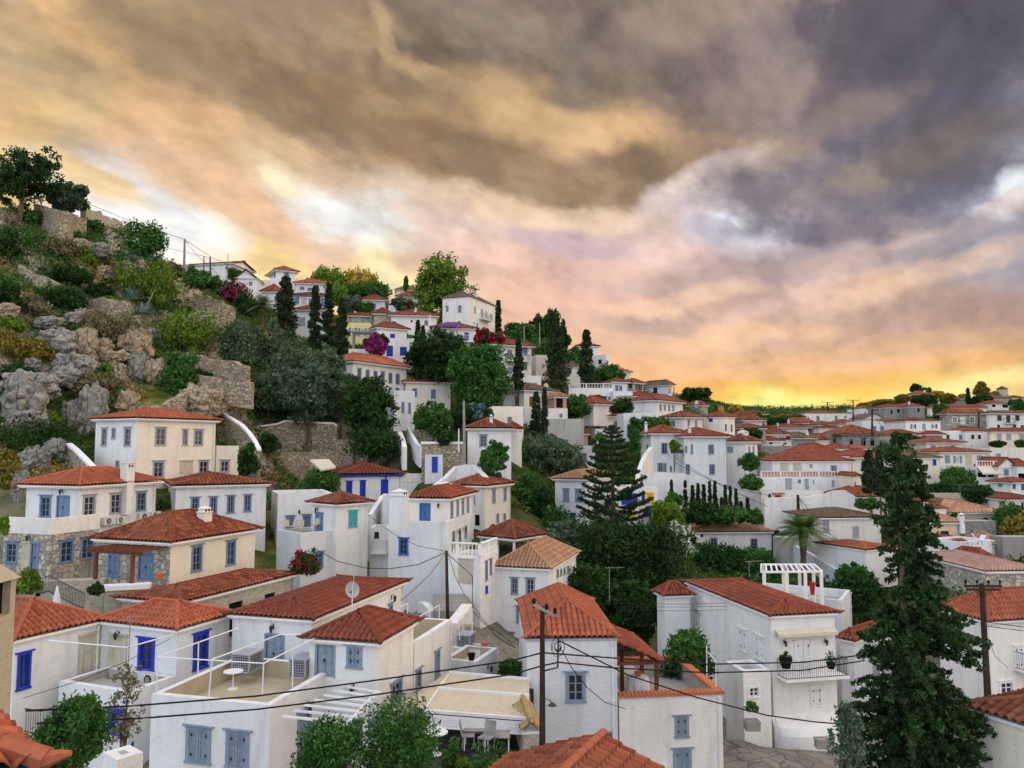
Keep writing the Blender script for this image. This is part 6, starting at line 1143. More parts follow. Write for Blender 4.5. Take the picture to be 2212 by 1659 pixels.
tree('green shrub hanging on the terrace of the stepped house', 'G', 106, 1960, 600, 2130, 745, 'bush', 'lf_mid', dens=1.3); tree('round green shrub growing from the high white wall', 'G', 103, 1970, 785, 2160, 915, 'bush', 'lf_mid', dens=1.4)
tree('light green shrub by the small windowless house', 'K', 124, 445, 930, 660, 1120, 'round', 'lf_mid'); tree('dark shrub beneath the stone terrace wall on the ridge', 'K', 124, 850, 955, 1045, 1085, 'bush', 'lf_dark'); tree('dark creeper beside the balustrade house', 'K', 130, 690, 925, 800, 975, 'bush', 'lf_dark')
tree('large dark pine crowning the ridge', 'K', 172, 150, 208, 420, 480, 'umbrella', 'lf_dark', dens=1.6); tree('pine branch mass behind the very wide cypress', 'K', 165, 370, 290, 500, 520, 'umbrella', 'lf_dark'); tree('green shrub bank beside the hilltop mansion', 'K', 160, -60, 310, 240, 520, 'round', 'lf_mid', dens=1.4); tree('shrubs on the slope behind the wide cypress', 'K', 160, 430, 520, 600, 700, 'bush', 'lf_mid', dens=1.4); tree('dark green shrub under the ridge-top white house', 'K', 150, 700, 665, 960, 810, 'bush', 'lf_mid', dens=1.5)
tree('scrub on the slope below the ridge pine', 'K', 150, 190, 480, 360, 640, 'bush', 'lf_mid'); tree('lone dark tree silhouetted beside the sunset', 'K', 172, 1468, 872, 1690, 1040, 'round', 'lf_dark', dens=1.5); tree('small sunlit shrub silhouetted at the sunset', 'K', 200, 1880, 1010, 1990, 1090, 'sparse', 'lf_gold'); tree('red bougainvillea climbing beside the pergola house', 'J', 130, 1890, 770, 2010, 900, 'bush', 'lf_dark', extra='fl_red'); tree('dark bougainvillea by the arched mansion roof', 'J', 136, 1980, 800, 2140, 890, 'bush', 'lf_dark', extra='fl_red')
tree('purple bougainvillea next to the blue doors', 'J', 116, 940, 815, 1130, 1010, 'round', 'lf_dark', extra='fl_pur', dens=1.2)
tree('dark round bush below the orange sunset roofs', 'T', 132, 1720, 765, 2090, 980, 'bush', 'lf_dark', dens=1.3); tree('dark shrub beside the roof mast', 'T', 178, 1950, 510, 2210, 660, 'bush', 'lf_mid')
for a in (('dark skyline shrubs above the red roof cottage', 'P', 200, -20, 590, 330, 740, 'lf_dark'), ('skyline shrub glowing brown at the sunset', 'P', 215, 120, 530, 420, 650, 'lf_yel'), ('shrub strip before the lavender building', 'P', 218, 300, 530, 600, 640, 'lf_mid'), ('dark shrub beside the belvedere', 'P', 235, 1830, 345, 2000, 470, 'lf_dark'), ('brown shrubs on the far rise', 'P', 262, 1560, 330, 1850, 440, 'lf_yel'), ('brown scrub line above the twin stone house', 'P', 270, 1800, 270, 2230, 380, 'lf_yel'),
          ('umbrella pine over the hill-top white house', 'Q', 268, 262, 10, 440, 160, 'lf_dark'), ('sloping pine beside the umbrella pine', 'Q', 266, 380, 70, 590, 180, 'lf_mid'), ('wide dark trees below the hill-top house', 'Q', 244, 230, 195, 700, 385, 'lf_dark'), ('olive tree in front of the long red roof', 'Q', 205, 645, 360, 915, 600, 'lf_mid'),
          ('golden sunlit bush on the far crest', 'Q', 262, 620, 125, 800, 240, 'lf_gold'), ('brown tree before the pointed cypress', 'Q', 256, 790, 175, 1030, 330, 'lf_yel'), ('sunlit tree behind the stone house on the crest', 'Q', 272, 1095, 175, 1210, 270, 'lf_gold'), ('dark trees on the slope next to the twin stone house', 'Q', 240, -10, 190, 240, 330, 'lf_yel'),
          ('brown shrubs around the windmill base', 'Q', 276, 1660, 130, 1780, 250, 'lf_gold'), ('dark tree by the porch house', 'Q', 232, 1985, 270, 2200, 450, 'lf_mid'), ('dark shrubs under the three bluish shutters', 'Q', 154, 1640, 985, 1870, 1095, 'lf_dark'), ('more dark shrubs at the terrace of the cream house', 'Q', 154, 2090, 975, 2260, 1095, 'lf_mid'), ('dark tree between conifer and cream block', 'Q', 158, -20, 870, 440, 1190, 'lf_dark')): tree(*a[:-1], kind='round', m=a[-1], dens=1.1)
tree('tall layered fir with dark skirt on the far crest', 'Q', 252, 1370, -40, 1580, 215, 'cypress', 'lf_yel', dens=1.2, name='fir_tree'); tree('dark bushes at the foot of the layered fir', 'Q', 248, 1325, 200, 1640, 385, 'round', 'lf_dark', dens=1.3)
tree('bright pine with layered crown before the cream house awnings', 'Q', 126, 810, 1465, 1350, 1800, 'umbrella', 'lf_mid', dens=2.2); tree('dark bush bank below the layered pine', 'S', 116, 560, 60, 1120, 260, 'bush', 'lf_dark', dens=1.8); tree('dark bush bank reaching the bluish house', 'S', 114, 1050, 100, 1640, 390, 'bush', 'lf_dark', dens=1.8)
tree('green shrub bank beside the stone warehouse', 'S', 98, 1720, 420, 2180, 900, 'bush', 'lf_mid', dens=2.2); tree('yellowing shrubs above the vine-clad wall', 'S', 92, 1850, 640, 2330, 1000, 'bush', 'lf_yel', dens=1.8); tree('small green shrub before the arch window stone wall', 'S', 93, 960, 560, 1120, 640, 'bush', 'lf_mid'); tree('green creeper under the striped red roof', 'H', 94, 770, 985, 980, 1080, 'bush', 'lf_mid')
tree('rich green tree beneath the cream house with barred windows', 'H', 74, 585, 1560, 900, 1830, 'round', 'lf_mid', dens=1.6); tree('dark tree behind the white roof terrace', 'D', 68, 540, 0, 960, 290, 'round', 'lf_dark', dens=1.6); tree('hedge foliage beside the palm trunk', 'H', 80, -20, 1560, 120, 1760, 'bush', 'lf_mid')
tree('dark columnar ivy under the last cypress', 'H', 96, 40, 1270, 130, 1540, 'cypress', 'lf_dark')
# near greenery
tree('bright green feathery conifer bush at the lower edge beside the blue fence', 'A', 21, 330, 1080, 900, 1800, 'sparse', 'lf_mid', dens=7., name='shrub'); tree('spiky light green shoots on top of the feathery bush', 'A', 22, 620, 1030, 840, 1200, 'sparse', 'lf_mid', dens=2.)
tree('thin climbing vine with sparse dark leaves on the white terrace corner', 'A', 27, 925, 770, 1240, 1540, 'sparse', 'lf_scrub', dens=.6, name='vine_plant', cat='plant')
tree('leafy green acacia at the bottom edge in front of the white pergola', 'B', 22, 340, 1250, 930, 1850, 'sparse', 'lf_mid', dens=5.); tree('taller green acacia in front of the beige canopy edge', 'B', 22.5, 880, 1060, 1560, 1900, 'sparse', 'lf_mid', dens=6.); tree('low leafy shrub by the restaurant tables', 'B', 24, 1600, 1440, 1800, 1800, 'bush', 'lf_mid', dens=1.5); tree('green shrubs under the rim of the orange roof', 'B', 26, 1850, 1460, 2260, 1850, 'bush', 'lf_mid', dens=1.6)
tree('yellow-green plant in a pot near the orange roof corner', 'B', 24, 1715, 1570, 1860, 1760, 'bush', 'lf_light'); tree('climbing jasmine tree on the patio behind the tower', 'C', 46, 1330, 480, 1690, 860, 'sparse', 'lf_mid', dens=3.4); tree('dark shrub against the plain diagonal-eave facade', 'C', 47, 1230, 640, 1760, 880, 'bush', 'lf_dark', dens=1.5)
tree('pale leafed shrub at the foot of the giant conifer', 'D', 25, 550, 1130, 840, 1900, 'sparse', 'lf_olive', dens=1.3); tree('yellow-green vine on the stone wall by the black staircase', 'A', 44, 110, -60, 345, 150, 'bush', 'lf_light', dens=1.4); tree('dark potted plant on the stone steps', 'A', 44, 770, 60, 890, 165, 'bush', 'lf_dark'); tree('crimson bougainvillea beside the small chimney', 'F', 54, 322, 1440, 545, 1640, 'bush', 'lf_dark', extra='fl_red', dens=.7)
tree('wild agave shrub in the walled plot by the steps', 'B', 44, 2100, 720, 2290, 900, 'bush', 'lf_mid'); tree('vine leaves spilling over the terrace parapet edge', 'E', 50, -20, 1150, 70, 1300, 'bush', 'lf_light')
# Norfolk Island pine
def norfolk():
    D = 80.; t = at('G', 866, 352, D); b = at('G', 872, 1240, D); z0 = float(ground_z(b[0], D)); e = empty('pine_tree', (b[0], D, min(z0, b[2])), 'tiered Norfolk pine with bare spaced branches in the middle of the village', 'tree'); o = Vector(e.location); tr = MB(); T = Vector(t) - o
    tr.tube([(0, 0, -.5), T * .5, T], [.32, .2, .05], 9); Cs = []; Rs = []
    tiers = [(378, 22), (398, 60), (425, 88), (462, 82), (505, 105), (555, 140), (610, 165), (665, 195), (725, 215), (790, 235), (850, 270), (915, 290), (980, 300), (1045, 335), (1105, 330), (1165, 300)]
    for i, (y, hl) in enumerate(tiers):
        zc = float(zat(D, 'G', y)) - o.z; L = hl / 8.64 / FPX * D; nb = 5
        for k in range(nb):
            a = 2 * PI * k / nb + i * .5 + random.uniform(-.12, .12); l = L * random.uniform(.85, 1.05); xo = T.x * zc / T.z; pts = []
            for s in np.linspace(0, 1, 6): pts.append(Vector((xo + math.cos(a) * l * s, math.sin(a) * l * s, zc + l * (-.34 * s + .46 * s * s))))
            tr.tube(pts, [.07, .06, .05, .04, .03, .02], 5)
            n = max(4, int(l / .42))
            for s in np.linspace(.45 if l > 1 else 0, 1.02, n): 
                q = Vector((xo + math.cos(a) * l * s, math.sin(a) * l * s, zc + l * (-.34 * s + .46 * s * s) + .08)); Cs.append(q); Rs.append(.15 + .13 * min(1, l / 3) * (.5 + s * .5))
                if s > .35 and l > 1.2:
                    for sg in (-1, 1): w = .55 * random.uniform(.5, 1.2); Cs.append(q + Vector((-math.sin(a) * w * sg, math.cos(a) * w * sg, .05))); Rs.append(.17)
    link('trunk', tr, e, mats=['bark']); V, Fq = leaf_cloud([tuple(c) for c in Cs], Rs, 20, .26, up=.7); link('crown', mesh_np('crown', V, Fq), e, mats=['lf_con'])
norfolk()
def giant():
    D = 26.; prof = [(433, 895, 899), (444, 890, 911), (453, 884, 918), (465, 880, 929), (482, 885, 927), (500, 880, 932), (511, 870, 932), (523, 877, 929), (534, 878, 941), (542, 882, 954), (552, 889, 941), (569, 890, 945), (576, 885, 945), (593, 879, 941), (611, 876, 972), (627, 866, 989), (643, 863, 980), (659, 869, 973), (674, 854, 953), (692, 858, 967), (703, 848, 985), (721, 844, 972), (738, 849, 974), (755, 842, 976), (773, 840, 982), (830, 828, 1000), (880, 832, 1002)]
    ys = [p[0] for p in prof]; b = at('Z', 916 * 2.16, 880 * 2.16, D); zg = float(ground_z(b[0], D)); e = empty('conifer_tree', (b[0], D, zg), 'giant dark ragged conifer rising over the whole village edge', 'tree'); o = np.array(e.location); Cs = []; Rs = []; tr = MB()
    top = at('Z', 897 * 2.16, 436 * 2.16, D) - o; tr.tube([(0, 0, -.5), tuple(top * .5), tuple(top)], [.26, .16, .04], 9)
    for i in range(540):
        y = 433 + (RNG.random() ** .85) * 447; l = np.interp(y, ys, [p[1] for p in prof]); r = np.interp(y, ys, [p[2] for p in prof]); cx = np.interp(y, [433, 560, 880], [897, 914, 916]); zc = float(zat(D, 'Z', y * 2.16)) - o[2]
        xc = ((cx - 512) / FPX * (D * CP + (zc + o[2]) * SP)) - o[0]; a = RNG.random() * 2 * PI; ca, sa = math.cos(a), math.sin(a); hw = (r - cx if ca > 0 else cx - l) / FPX * D; hd = (r - l) / 2 / FPX * D
        L = math.hypot(ca * hw, sa * hd) * (.72 + .3 * RNG.random()) ; L = max(L, .12); dirx, diry = ca * hw, sa * hd; nn = math.hypot(dirx, diry) + 1e-6; dirx /= nn; diry /= nn; dz = -.12
        n = max(2, int(L / .16)); 
        for s in np.linspace(.25, 1, n):
            w = (1 - s) * .25 * L + .05; px_ = -diry * RNG.normal() * w * .6; py_ = dirx * RNG.normal() * w * .6
            Cs.append((xc + dirx * L * s + px_, diry * L * s + py_, zc + dz * L * s - .10 * L * s * s + RNG.normal() * .04)); Rs.append(.11 + .05 * RNG.random())
        if i % 5 == 0: tr.tube([(xc, 0, zc), (xc + dirx * L * .6, diry * L * .6, zc - .12 * L)], [.035, .012], 5)
    link('trunk', tr, e, mats=['bark']); V, Fq = leaf_cloud(Cs, Rs, 22, .16, up=.1, droop=.25); link('crown', mesh_np('crown', V, Fq), e, mats=['lf_con'])
giant()
def palm(label, v, D, x, y, yb, span, n=46, tr_=.32):
    c = at(v, x, y, D); b = at(v, x, yb, D); e = empty('palm_tree', tuple(b), label, 'palm tree'); T = Vector(c - b); t = MB(); t.tube([(0, 0, -1), tuple(T * .5), tuple(T * .9), tuple(T)], [tr_ * 1.1, tr_ * .9, tr_ * 1.5, tr_ * .9], 10); link('trunk', t, e, mats=['bark']); R = span / VIEW[v][2] / FPX * D
    V = []; Fq = []
    for i in range(n):
        a = 2 * PI * i / n * 2.6 + random.random() * .3; el = random.uniform(-.25, 1.25); L = R * random.uniform(.8, 1.08); prev = None; P = []
        for s in np.linspace(0, 1, 12): P.append(np.array([T.x, T.y, T.z]) + np.array([math.cos(a) * math.cos(el) * L * s, math.sin(a) * math.cos(el) * L * s, L * (math.sin(el) * s - (.75 + .25 * math.cos(el)) * s * s * .42)]))
        for j in range(1, 12):
            d = P[j] - P[j-1]; sd = np.cross(d, [0, 0, 1]); sd /= np.linalg.norm(sd) + 1e-9; wl = L * .22 * math.sin(PI * min(1, (j + .6) / 12.5)) + .04
            for sg in (-1, 1):
                for q in (0, .5):
                    p = P[j-1] + d * q; tip = p + sd * sg * wl + d * 1.1 + np.array([0, 0, -wl * .25]); k = len(V); V += [p, p + d * .35, tip + d * .05, tip]; Fq.append((k, k+1, k+2, k+3))
    link('frond', mesh_np('frond', V, Fq), e, mats=['lf_palm'])
palm('tall date palm in front of the cream house with barred windows', 'H', 80, 305, 1260, 1720, 250, 90)
palm('date palm partly behind the first tall cypress', 'J', 122, 60, 560, 800, 165, 40, .3)
# ---------------------------------------------------------------- rocky slope
def rock(label, v, x0, y0, x1, y1, m='rock_grey', seed=0):
    h = hit_ground(v, (x0 + x1) / 2, y1 - (y1 - y0) * .2, 56)
    if h is None: return
    D = float(h[1]); p0 = at(v, x0, (y0 + y1) / 2, D); p1 = at(v, x1, (y0 + y1) / 2, D); w = float(p1[0] - p0[0]) * 1.25; zt = float(zat(D, v, y0)); zb = float(zat(D, v, y1)); hh = (zt - zb) * 1.3; import bmesh
    bm = bmesh.new(); bmesh.ops.create_icosphere(bm, subdivisions=5, radius=1)
    for q in bm.verts:
        c = q.co.copy(); n = Vector((round(c.x * 1.4), round(c.y * 1.4), round(c.z * 1.4))); k = max(abs(c.x), abs(c.y), abs(c.z)); f = .62 + .38 / max(k, .55) * .62
        vz = noise.voronoi(c * 1.9 + Vector((seed * 3.1, seed, 0)))[0]; f += (vz[1] - vz[0]) * .35 - .1; f += noise.fractal(c * 1.6 + Vector((seed, 0, 0)), .9, 2.1, 5) * .20; f += noise.fractal(c * 6 + Vector((seed, 0, 0)), .9, 2.1, 3) * .045
        q.co = Vector((c.x * f * w / 2, c.y * f * w / 2.2, c.z * f * hh / 2))
    me = bpy.data.meshes.new('boulder'); bm.to_mesh(me); bm.free(); o = link('boulder', me, None, (float(p0[0] + p1[0]) / 2 * .985, (D + w * .15) * .985, ((zt + zb) / 2 - hh * .02) * .985), random.uniform(-.3, .3), [m]); tag(o, label, 'boulder', 'boulders on the rocky slope')
def rockm(c0, c1, c2, c3):
    def f(nt, b):
        v = coords(nt); n = nz(nt, v, .9, 9, .7, 1.2); c = ramp(nt, n, (.3, c0), (.45, c1), (.6, c2), (.72, c3)); ve = NN(nt, 'ShaderNodeTexVoronoi', feature='DISTANCE_TO_EDGE'); ve.inputs['Scale'].default_value = .8; nv = NN(nt, 'ShaderNodeMapping'); nv.inputs['Scale'].default_value = (1, 1, .45); nt.links.new(v, nv.inputs[0]); nt.links.new(nv.outputs[0], ve.inputs['Vector'])
        nt.links.new(mixc(nt, 1., c, ramp(nt, ve.outputs[0], (.0, (.35,)*3), (.05, (1,)*3)), 'MULTIPLY'), b.inputs['Base Color']); bump(nt, b, nz(nt, v, 3, 9, .72), .25, .9)
    return f
mat('rock_grey', rockm((.10, .095, .085), (.23, .22, .195), (.36, .345, .31), (.42, .34, .24)), .95, .05); mat('rock_tan', rockm((.16, .12, .08), (.34, .27, .185), (.46, .37, .27), (.48, .27, .13)), .95, .05)
for i, (lb, c, m) in enumerate([('big smooth grey boulder low on the cliff edge', (20, 1600, 330, 1990), 0), ('pale cracked boulder beneath the lowest shrubs', (50, 1880, 350, 2090), 0), ('tall grey rock column beside the cliff villa roof', (655, 1690, 900, 2120), 0), ('tan split rock under the smoke-coloured bush', (640, 1180, 810, 1450), 1), ('flat-topped tan rock with a horizontal crack', (850, 1370, 1085, 1480), 1),
    ('orange-brown rock leaning on its tan neighbour', (815, 1265, 950, 1420), 1), ('rounded grey dome rock covered with brush', (330, 1190, 640, 1410), 0), ('grey slab rising above the mossy patch', (1115, 1400, 1260, 1640), 0), ('brown crag below the smoke-coloured bush', (1020, 1170, 1270, 1440), 1), ('jagged grey outcrop in the lower slope', (480, 1390, 780, 1620), 0),
    ('grey boulder split by a dark crevice', (440, 1500, 680, 1690), 0), ('white-faced rock high under the terrace wall', (760, 440, 930, 560), 0), ('rusty rock beside the white-faced one', (620, 405, 760, 500), 1), ('brown rounded rock beneath dry grass', (830, 635, 960, 750), 1), ('large tan rock below the drystone cone', (1500, 880, 1700, 1000), 1),
    ('conical heap of tan rock beside the agave', (1490, 740, 1700, 960), 1), ('small pale rock in the bushes', (550, 1035, 700, 1150), 0), ('grey rock next to the small pale one', (635, 1010, 790, 1120), 0), ('tiny grey rock pair above the dome rock', (310, 1070, 520, 1180), 0), ('brown rock at the picture edge, mid slope', (-30, 960, 130, 1080), 1),
    ('weathered rock over the mossy patch', (900, 1160, 1020, 1290), 1), ('small brown rock under the flat-topped one', (985, 1490, 1075, 1620), 1), ('wide brown rock behind the cliff villa roof', (1010, 1730, 1170, 1910), 1), ('rust-stained crag above the villa roof end', (1540, 1690, 1880, 1950), 1), ('dark grey rock in the low bushes', (210, 1430, 330, 1540), 0),
    ('grey crag joined to the tall rock column', (520, 1800, 700, 2100), 0), ('lichen-grey boulder below the dark bush', (170, 2210, 380, 2420), 0), ('pale knobbly crag at the edge of the villa terrace', (100, 2420, 230, 2700), 0), ('broad bare rock behind the villa ramp', (360, 2140, 560, 2330), 0), ('long cracked cliff face above the dark bush', (20, 1560, 420, 1800), 0),
    ('brown crag between the prickly pears', (1250, 1450, 1440, 1660), 1), ('orange rock face by the stone wall stairs', (3850, 0, 0, 0), 1)]):
    if c[0] < 3000: rock(lb, 'I', *c, m=('rock_grey', 'rock_tan')[m], seed=i + 1)
BU = 'bushes on the rocky slope'
for lb, c, m in [('big dark tree on the very top corner of the cliff', (-60, -380, 440, 90), 0), ('grey feathery tree on the cliff edge', (430, -60, 735, 170), 7), ('dark bush beside the pale terrace wall', (690, 235, 870, 370), 1), ('rounded bush against the sky below the battlement', (1010, 270, 1440, 540), 1), ('dark shrub at the picture edge above the slope path', (-40, 320, 150, 560), 0),
    ('green shrub on the upper slope', (170, 165, 390, 300), 1), ('dry reddish brush in the middle of the slope', (370, 400, 650, 570), 6), ('green patch under the white-faced rock', (640, 480, 820, 620), 2), ('long dark juniper on the middle slope', (420, 640, 790, 790), 0), ('very dark bush cluster beside the agaves', (380, 800, 740, 1020), 0),
    ('yellow-green oak-like bush in the centre of the slope', (1000, 590, 1540, 960), 4), ('golden top bush near the drystone cone', (1290, 620, 1480, 760), 4), ('dark shrub joining the juniper and agaves', (720, 790, 950, 900), 0), ('bright green mastic bush above the olive grove', (1380, 1000, 1900, 1330), 3), ('smoke-coloured brush above the split rocks', (720, 1030, 1230, 1300), 6), ('smaller smoke-coloured brush draping the crag', (1000, 1180, 1270, 1400), 6),
    ('orange-topped cushion bush among the grey boulders', (190, 1275, 480, 1480), 5), ('yellow-green cushion bush at the picture edge', (-60, 1190, 190, 1400), 5), ('green cushion over the low grey rocks', (530, 1130, 690, 1220), 1), ('dark bush low on the slope edge', (0, 1480, 280, 1660), 0), ('vivid green moss bush among the split rocks', (830, 1480, 970, 1600), 2), ('dull green scrub above the grey column', (700, 1580, 990, 1700), 6),
    ('prickly pear thicket beside the agave trunks', (1440, 1380, 1720, 1700), 1), ('dark thicket under the prickly pears', (1560, 1540, 1860, 1700), 0), ('silver-green bush beside the red soil', (1890, 1130, 2200, 1500), 7), ('dark scrub bush at the mid edge of the slope', (-40, 780, 200, 1000), 0), ('olive-brown bush under the dark cluster', (130, 880, 420, 1060), 6), ('green bush below the brown rock at the edge', (0, 1080, 200, 1200), 4),
    ('magenta bougainvillea glowing on the slope', (1800, 770, 2140, 950), 8), ('green scrub behind the magenta bougainvillea', (1620, 690, 1900, 820), 1), ('dark shrub under the magenta bougainvillea', (2030, 870, 2230, 1080), 0), ('small round tree beside the bell gable', (1960, 660, 2080, 760), 1), ('large dark thicket beside the villa ramp', (-40, 1930, 560, 2240), 0), ('yellow-green bush crowning the dark thicket', (230, 1880, 500, 2020), 3),
    ('orange-brown scrub at the picture edge under the thicket', (-40, 2240, 200, 2420), 5), ('brown bush above the terrace of the blue-windowed villa', (20, 2380, 200, 2560), 5), ('green tuft beside the tall rock column', (760, 2080, 860, 2160), 1), ('olive scrub draping the column top', (600, 1560, 900, 1760), 6), ('green bush beside the rust-stained crag', (1380, 1500, 1640, 1720), 1), ('scrub along the low dry stone wall', (780, 880, 1000, 960), 4),
    ('low green shrub strip on the upper path', (560, 330, 700, 420), 1), ('dark green ridge bush near the first mast', (1600, 650, 1720, 760), 1), ('dry brown brush under the ridge bush', (1420, 610, 1590, 760), 6), ('green scrub on the terrace above the olive grove', (1700, 960, 1960, 1120), 7)]:
    mm = ('lf_dark', 'lf_mid', 'lf_light', 'lf_light', 'lf_light', 'lf_yel', 'lf_scrub', 'lf_olive', 'lf_dark')[m]
    if 'tree' in lb: tree(lb, 'I', 100 if 'corner' in lb else 105, *c, kind='round', m=mm, dens=1.3, name='tree', group=BU) if 'bell' not in lb else tree(lb, 'I', 148, *c, kind='round', m=mm, name='tree', group=BU)
    else: bush(lb, 'I', *c, m=mm, group=BU, dens=1.25 if (c[2] - c[0]) > 250 else .8, extra='fl_mag' if m == 8 else None)
def agave(label, v, x, y, span, m='lf_agave', D=None):
    h = hit_ground(v, x, y, 58); h = at(v, x, y, D or 105) if D or h is None else h
    R = span / VIEW[v][2] / FPX * float(h[1]); V = []; Fq = []
    for i in range(34):
        a = i * 2.399; el = .15 + 1.25 * (i / 34); L = R * (.75 + .4 * random.random()); w = L * .09; d = np.array([math.cos(a) * math.cos(el), math.sin(a) * math.cos(el), math.sin(el)]); sd = np.cross(d, [0, 0, 1]); sd /= np.linalg.norm(sd); n = np.cross(sd, d); k = len(V)
        for s, ww in ((0, .7), (.3, 1.), (.65, .7), (1, .05)):
            c = d * L * s + np.array([0, 0, -L * .18 * s * s * (i % 3)]); V += [c - sd * w * ww, c + n * -w * .5 * ww, c + sd * w * ww]
        for j in range(3): Fq += [(k+3*j, k+3*j+1, k+3*j+4, k+3*j+3), (k+3*j+1, k+3*j+2, k+3*j+5, k+3*j+4)]
    o = link('agave', mesh_np('agave', V, Fq), None, (float(h[0]), float(h[1]), float(h[2]) + .1), 0, [m]); tag(o, label, 'agave', 'agaves on the rocky slope')
for lb, x, y, s in (('blue agave rosette under the rounded sky-line bush', 1140, 590, 120), ('second blue agave just below the sky-line bush', 1290, 610, 85), ('agave with tall upright blue leaves by the dry stone wall', 1150, 960, 150), ('small agave at the end of the dark juniper', 975, 900, 70), ('agave hanging below the dry stone wall', 1240, 1100, 110), ('dark agave above the prickly pears', 1360, 1320, 110), ('blue agave near the ridge masts', 1700, 830, 110), ('low agave beside the magenta bougainvillea', 1930, 950, 80), ('agave at the foot of the red soil', 1880, 1640, 60), ('spiky agave near the top path', 330, 250, 60)): agave(lb, 'I', x, y, s)
for k, (lb, x0, y0, x1, y1) in enumerate((('dry leaning agave flower stalk', 1270, 985, 1365, 790), ('short agave stalk near the wall', 1050, 880, 1052, 780), ('agave stalk above the prickly pears', 1450, 1330, 1475, 1195), ('bent agave stalk beside the bougainvillea', 2140, 1060, 2190, 900))):
    h = hit_ground('I', x0, y0, 58)
    if h is not None: t = at('I', x1, y1, float(h[1])); mb = MB(); mb.tube([(0, 0, 0), tuple(Vector(t) - Vector(h))], [.12, .07], 6); tag(link('agave_stalk', mb, None, tuple(h), 0, ['pale_canvas']), lb, 'plant stalk')
def scatter(name, n, xr, yr, fn, m, per, rad, size, **k):
    x = RNG.uniform(*xr, n); y = RNG.uniform(*yr, n); hba = np.array(HB); keep = [i for i in range(n) if fn(x[i], y[i]) and np.min(np.abs(hba[:, 0] - x[i]) + np.abs(hba[:, 1] - y[i])) > 3.0]; C = [(x[i], y[i], float(ground_z(x[i], y[i])) + rad * .3) for i in keep]
    if C: V, Fq = leaf_cloud(C, [rad * (.6 + .8 * RNG.random()) for _ in C], per, size, **k); tag(link(name, mesh_np(name, V, Fq), mats=[m]), kind='stuff')
hmf = lambda s, t, sg=1: (lambda x, y: x / y < -.19 and y > 60 and sg * noise.noise(Vector((x * s, y * s, 3.3 * sg))) > t)
scatter('dry_grass', 26000, (-92, -18), (62, 150), hmf(.13, -.02), 'lf_dry', 12, .5, .34, up=1.2)
scatter('undergrowth', 26000, (-92, -18), (62, 150), hmf(.15, -.22, -1), 'lf_mid', 22, .85, .36, up=.4)
scatter('scrub', 24000, (-92, -18), (62, 150), hmf(.2, -.12), 'lf_scrub', 14, .55, .32, up=.3)
scatter('ground_cover', 22000, (-45, 150), (64, 260), lambda x, y: x / y > -.2, 'lf_mid', 18, .9, .5, up=.3)
scatter('weeds', 8000, (-45, 190), (64, 300), lambda x, y: x / y > -.2, 'lf_dark', 14, 1.2, .55, up=.3)
# ================================================================ poles, cables and small things
pole('dark wooden power pole close in front of the orange-roofed tower house', 'C', 28, 262, 262, 262, 1560, .095, arms=())
e_ = [o for o in COL.objects if o.name.startswith('utility_pole')][-1]
mb = MB(); p = lambda x, y, dd=0: Vector(at('C', x, y, 28 + dd)) - Vector(e_.location)
a, b = p(182, 245, -.25), p(382, 345, -.25); d = (b - a); mb.tube([a, b], .065, 4); arm = link('crossarm', mb, e_, mats=['greywood'])
for x, y in ((190, 240), (298, 290), (372, 322)):
    c = p(x, y, -.25); mb = MB(); mb.lathe([(.03, -.15), (.03, 0), (.07, .02), (.05, .08), (.08, .1), (.03, .2)], tuple(c), 8); link('insulator', mb, arm, mats=['dark'])
mb = MB(); mb.tube([p(262, 500, -.2), p(400, 545, -.25), p(395, 790, -.25), p(275, 820, -.2)], .035, 6); mb.tube([p(285, 1060, -.15), p(330, 1075, -.3), p(345, 1100, -.4)], .02, 6); link('bracket', mb, e_, mats=['iron'])
mb = MB(); mb.lathe([(.02, .05), (.10, 0), (.16, -.06), (.02, -.08)], tuple(p(348, 1105, -.4)), 12); link('street_lamp', mb, e_, mats=['iron'])
mb = MB()
for i in range(9):
    c = p(395, 600, -.25); r = random.uniform(.1, .4); a0 = random.random() * 6; mb.tube([c + Vector((math.cos(a0 + t) * r * .7, random.uniform(-.05, .05), math.sin(a0 + t) * r - .05)) for t in np.linspace(0, random.uniform(2, 5), 9)], .012, 4)
link('cable_loop', mb, e_, mats=['cable'])
pole('thick wooden pole with double crossarm above the broad orange roof', 'D', 45, 1845, 65, 1900, 1055, .155, arms=((.02, 1.05, 4), (.05, .95, 0)))
pole('slanting dark pole in front of the white three-storey house', 'F', 50, 1645, 1440, 1660, 2030, .10)
pole('tall grey steel pole with narrow cap beside the blue flowering bush', 'F', 78, 1795, 145, 1803, 695, .13, 'greywood', group='poles in the middle of the village'); pole('thin white pole beside the tall grey steel pole', 'F', 80, 1752, 385, 1752, 500, .07, 'steel')
pole('pole rising against the pale sky on the cliff ridge', 'I', 118, 1596, 405, 1590, 750, .17, 'greywood'); pole('short mast between ridge pole and bell gable', 'I', 140, 1762, 555, 1762, 670, .1, 'iron'); pole('dark ridge pole above the pink-red long roof', 'I', 135, 1815, 562, 1822, 740, .16, 'iron'); pole('slim antenna mast with stay beside the white gable', 'I', 140, 1970, 530, 1962, 790, .07, 'greywood'); pole('thin rod on the battlement skyline', 'I', 118, 1158, 212, 1158, 270, .06, 'iron')
pole('dark pole with wires in front of the sky blue shutters', 'P', 150, 1800, 430, 1795, 815, .17, arms=((.05, 1.1, 3),)); pole('distant tee-shaped power pole over the lavender building', 'P', 235, 1025, 310, 1025, 465, .16, arms=((.04, 1.9, 2),)); pole('second distant tee-shaped pole by the end of the lavender building', 'P', 225, 1470, 270, 1470, 640, .18, arms=((.03, 1.9, 2),))
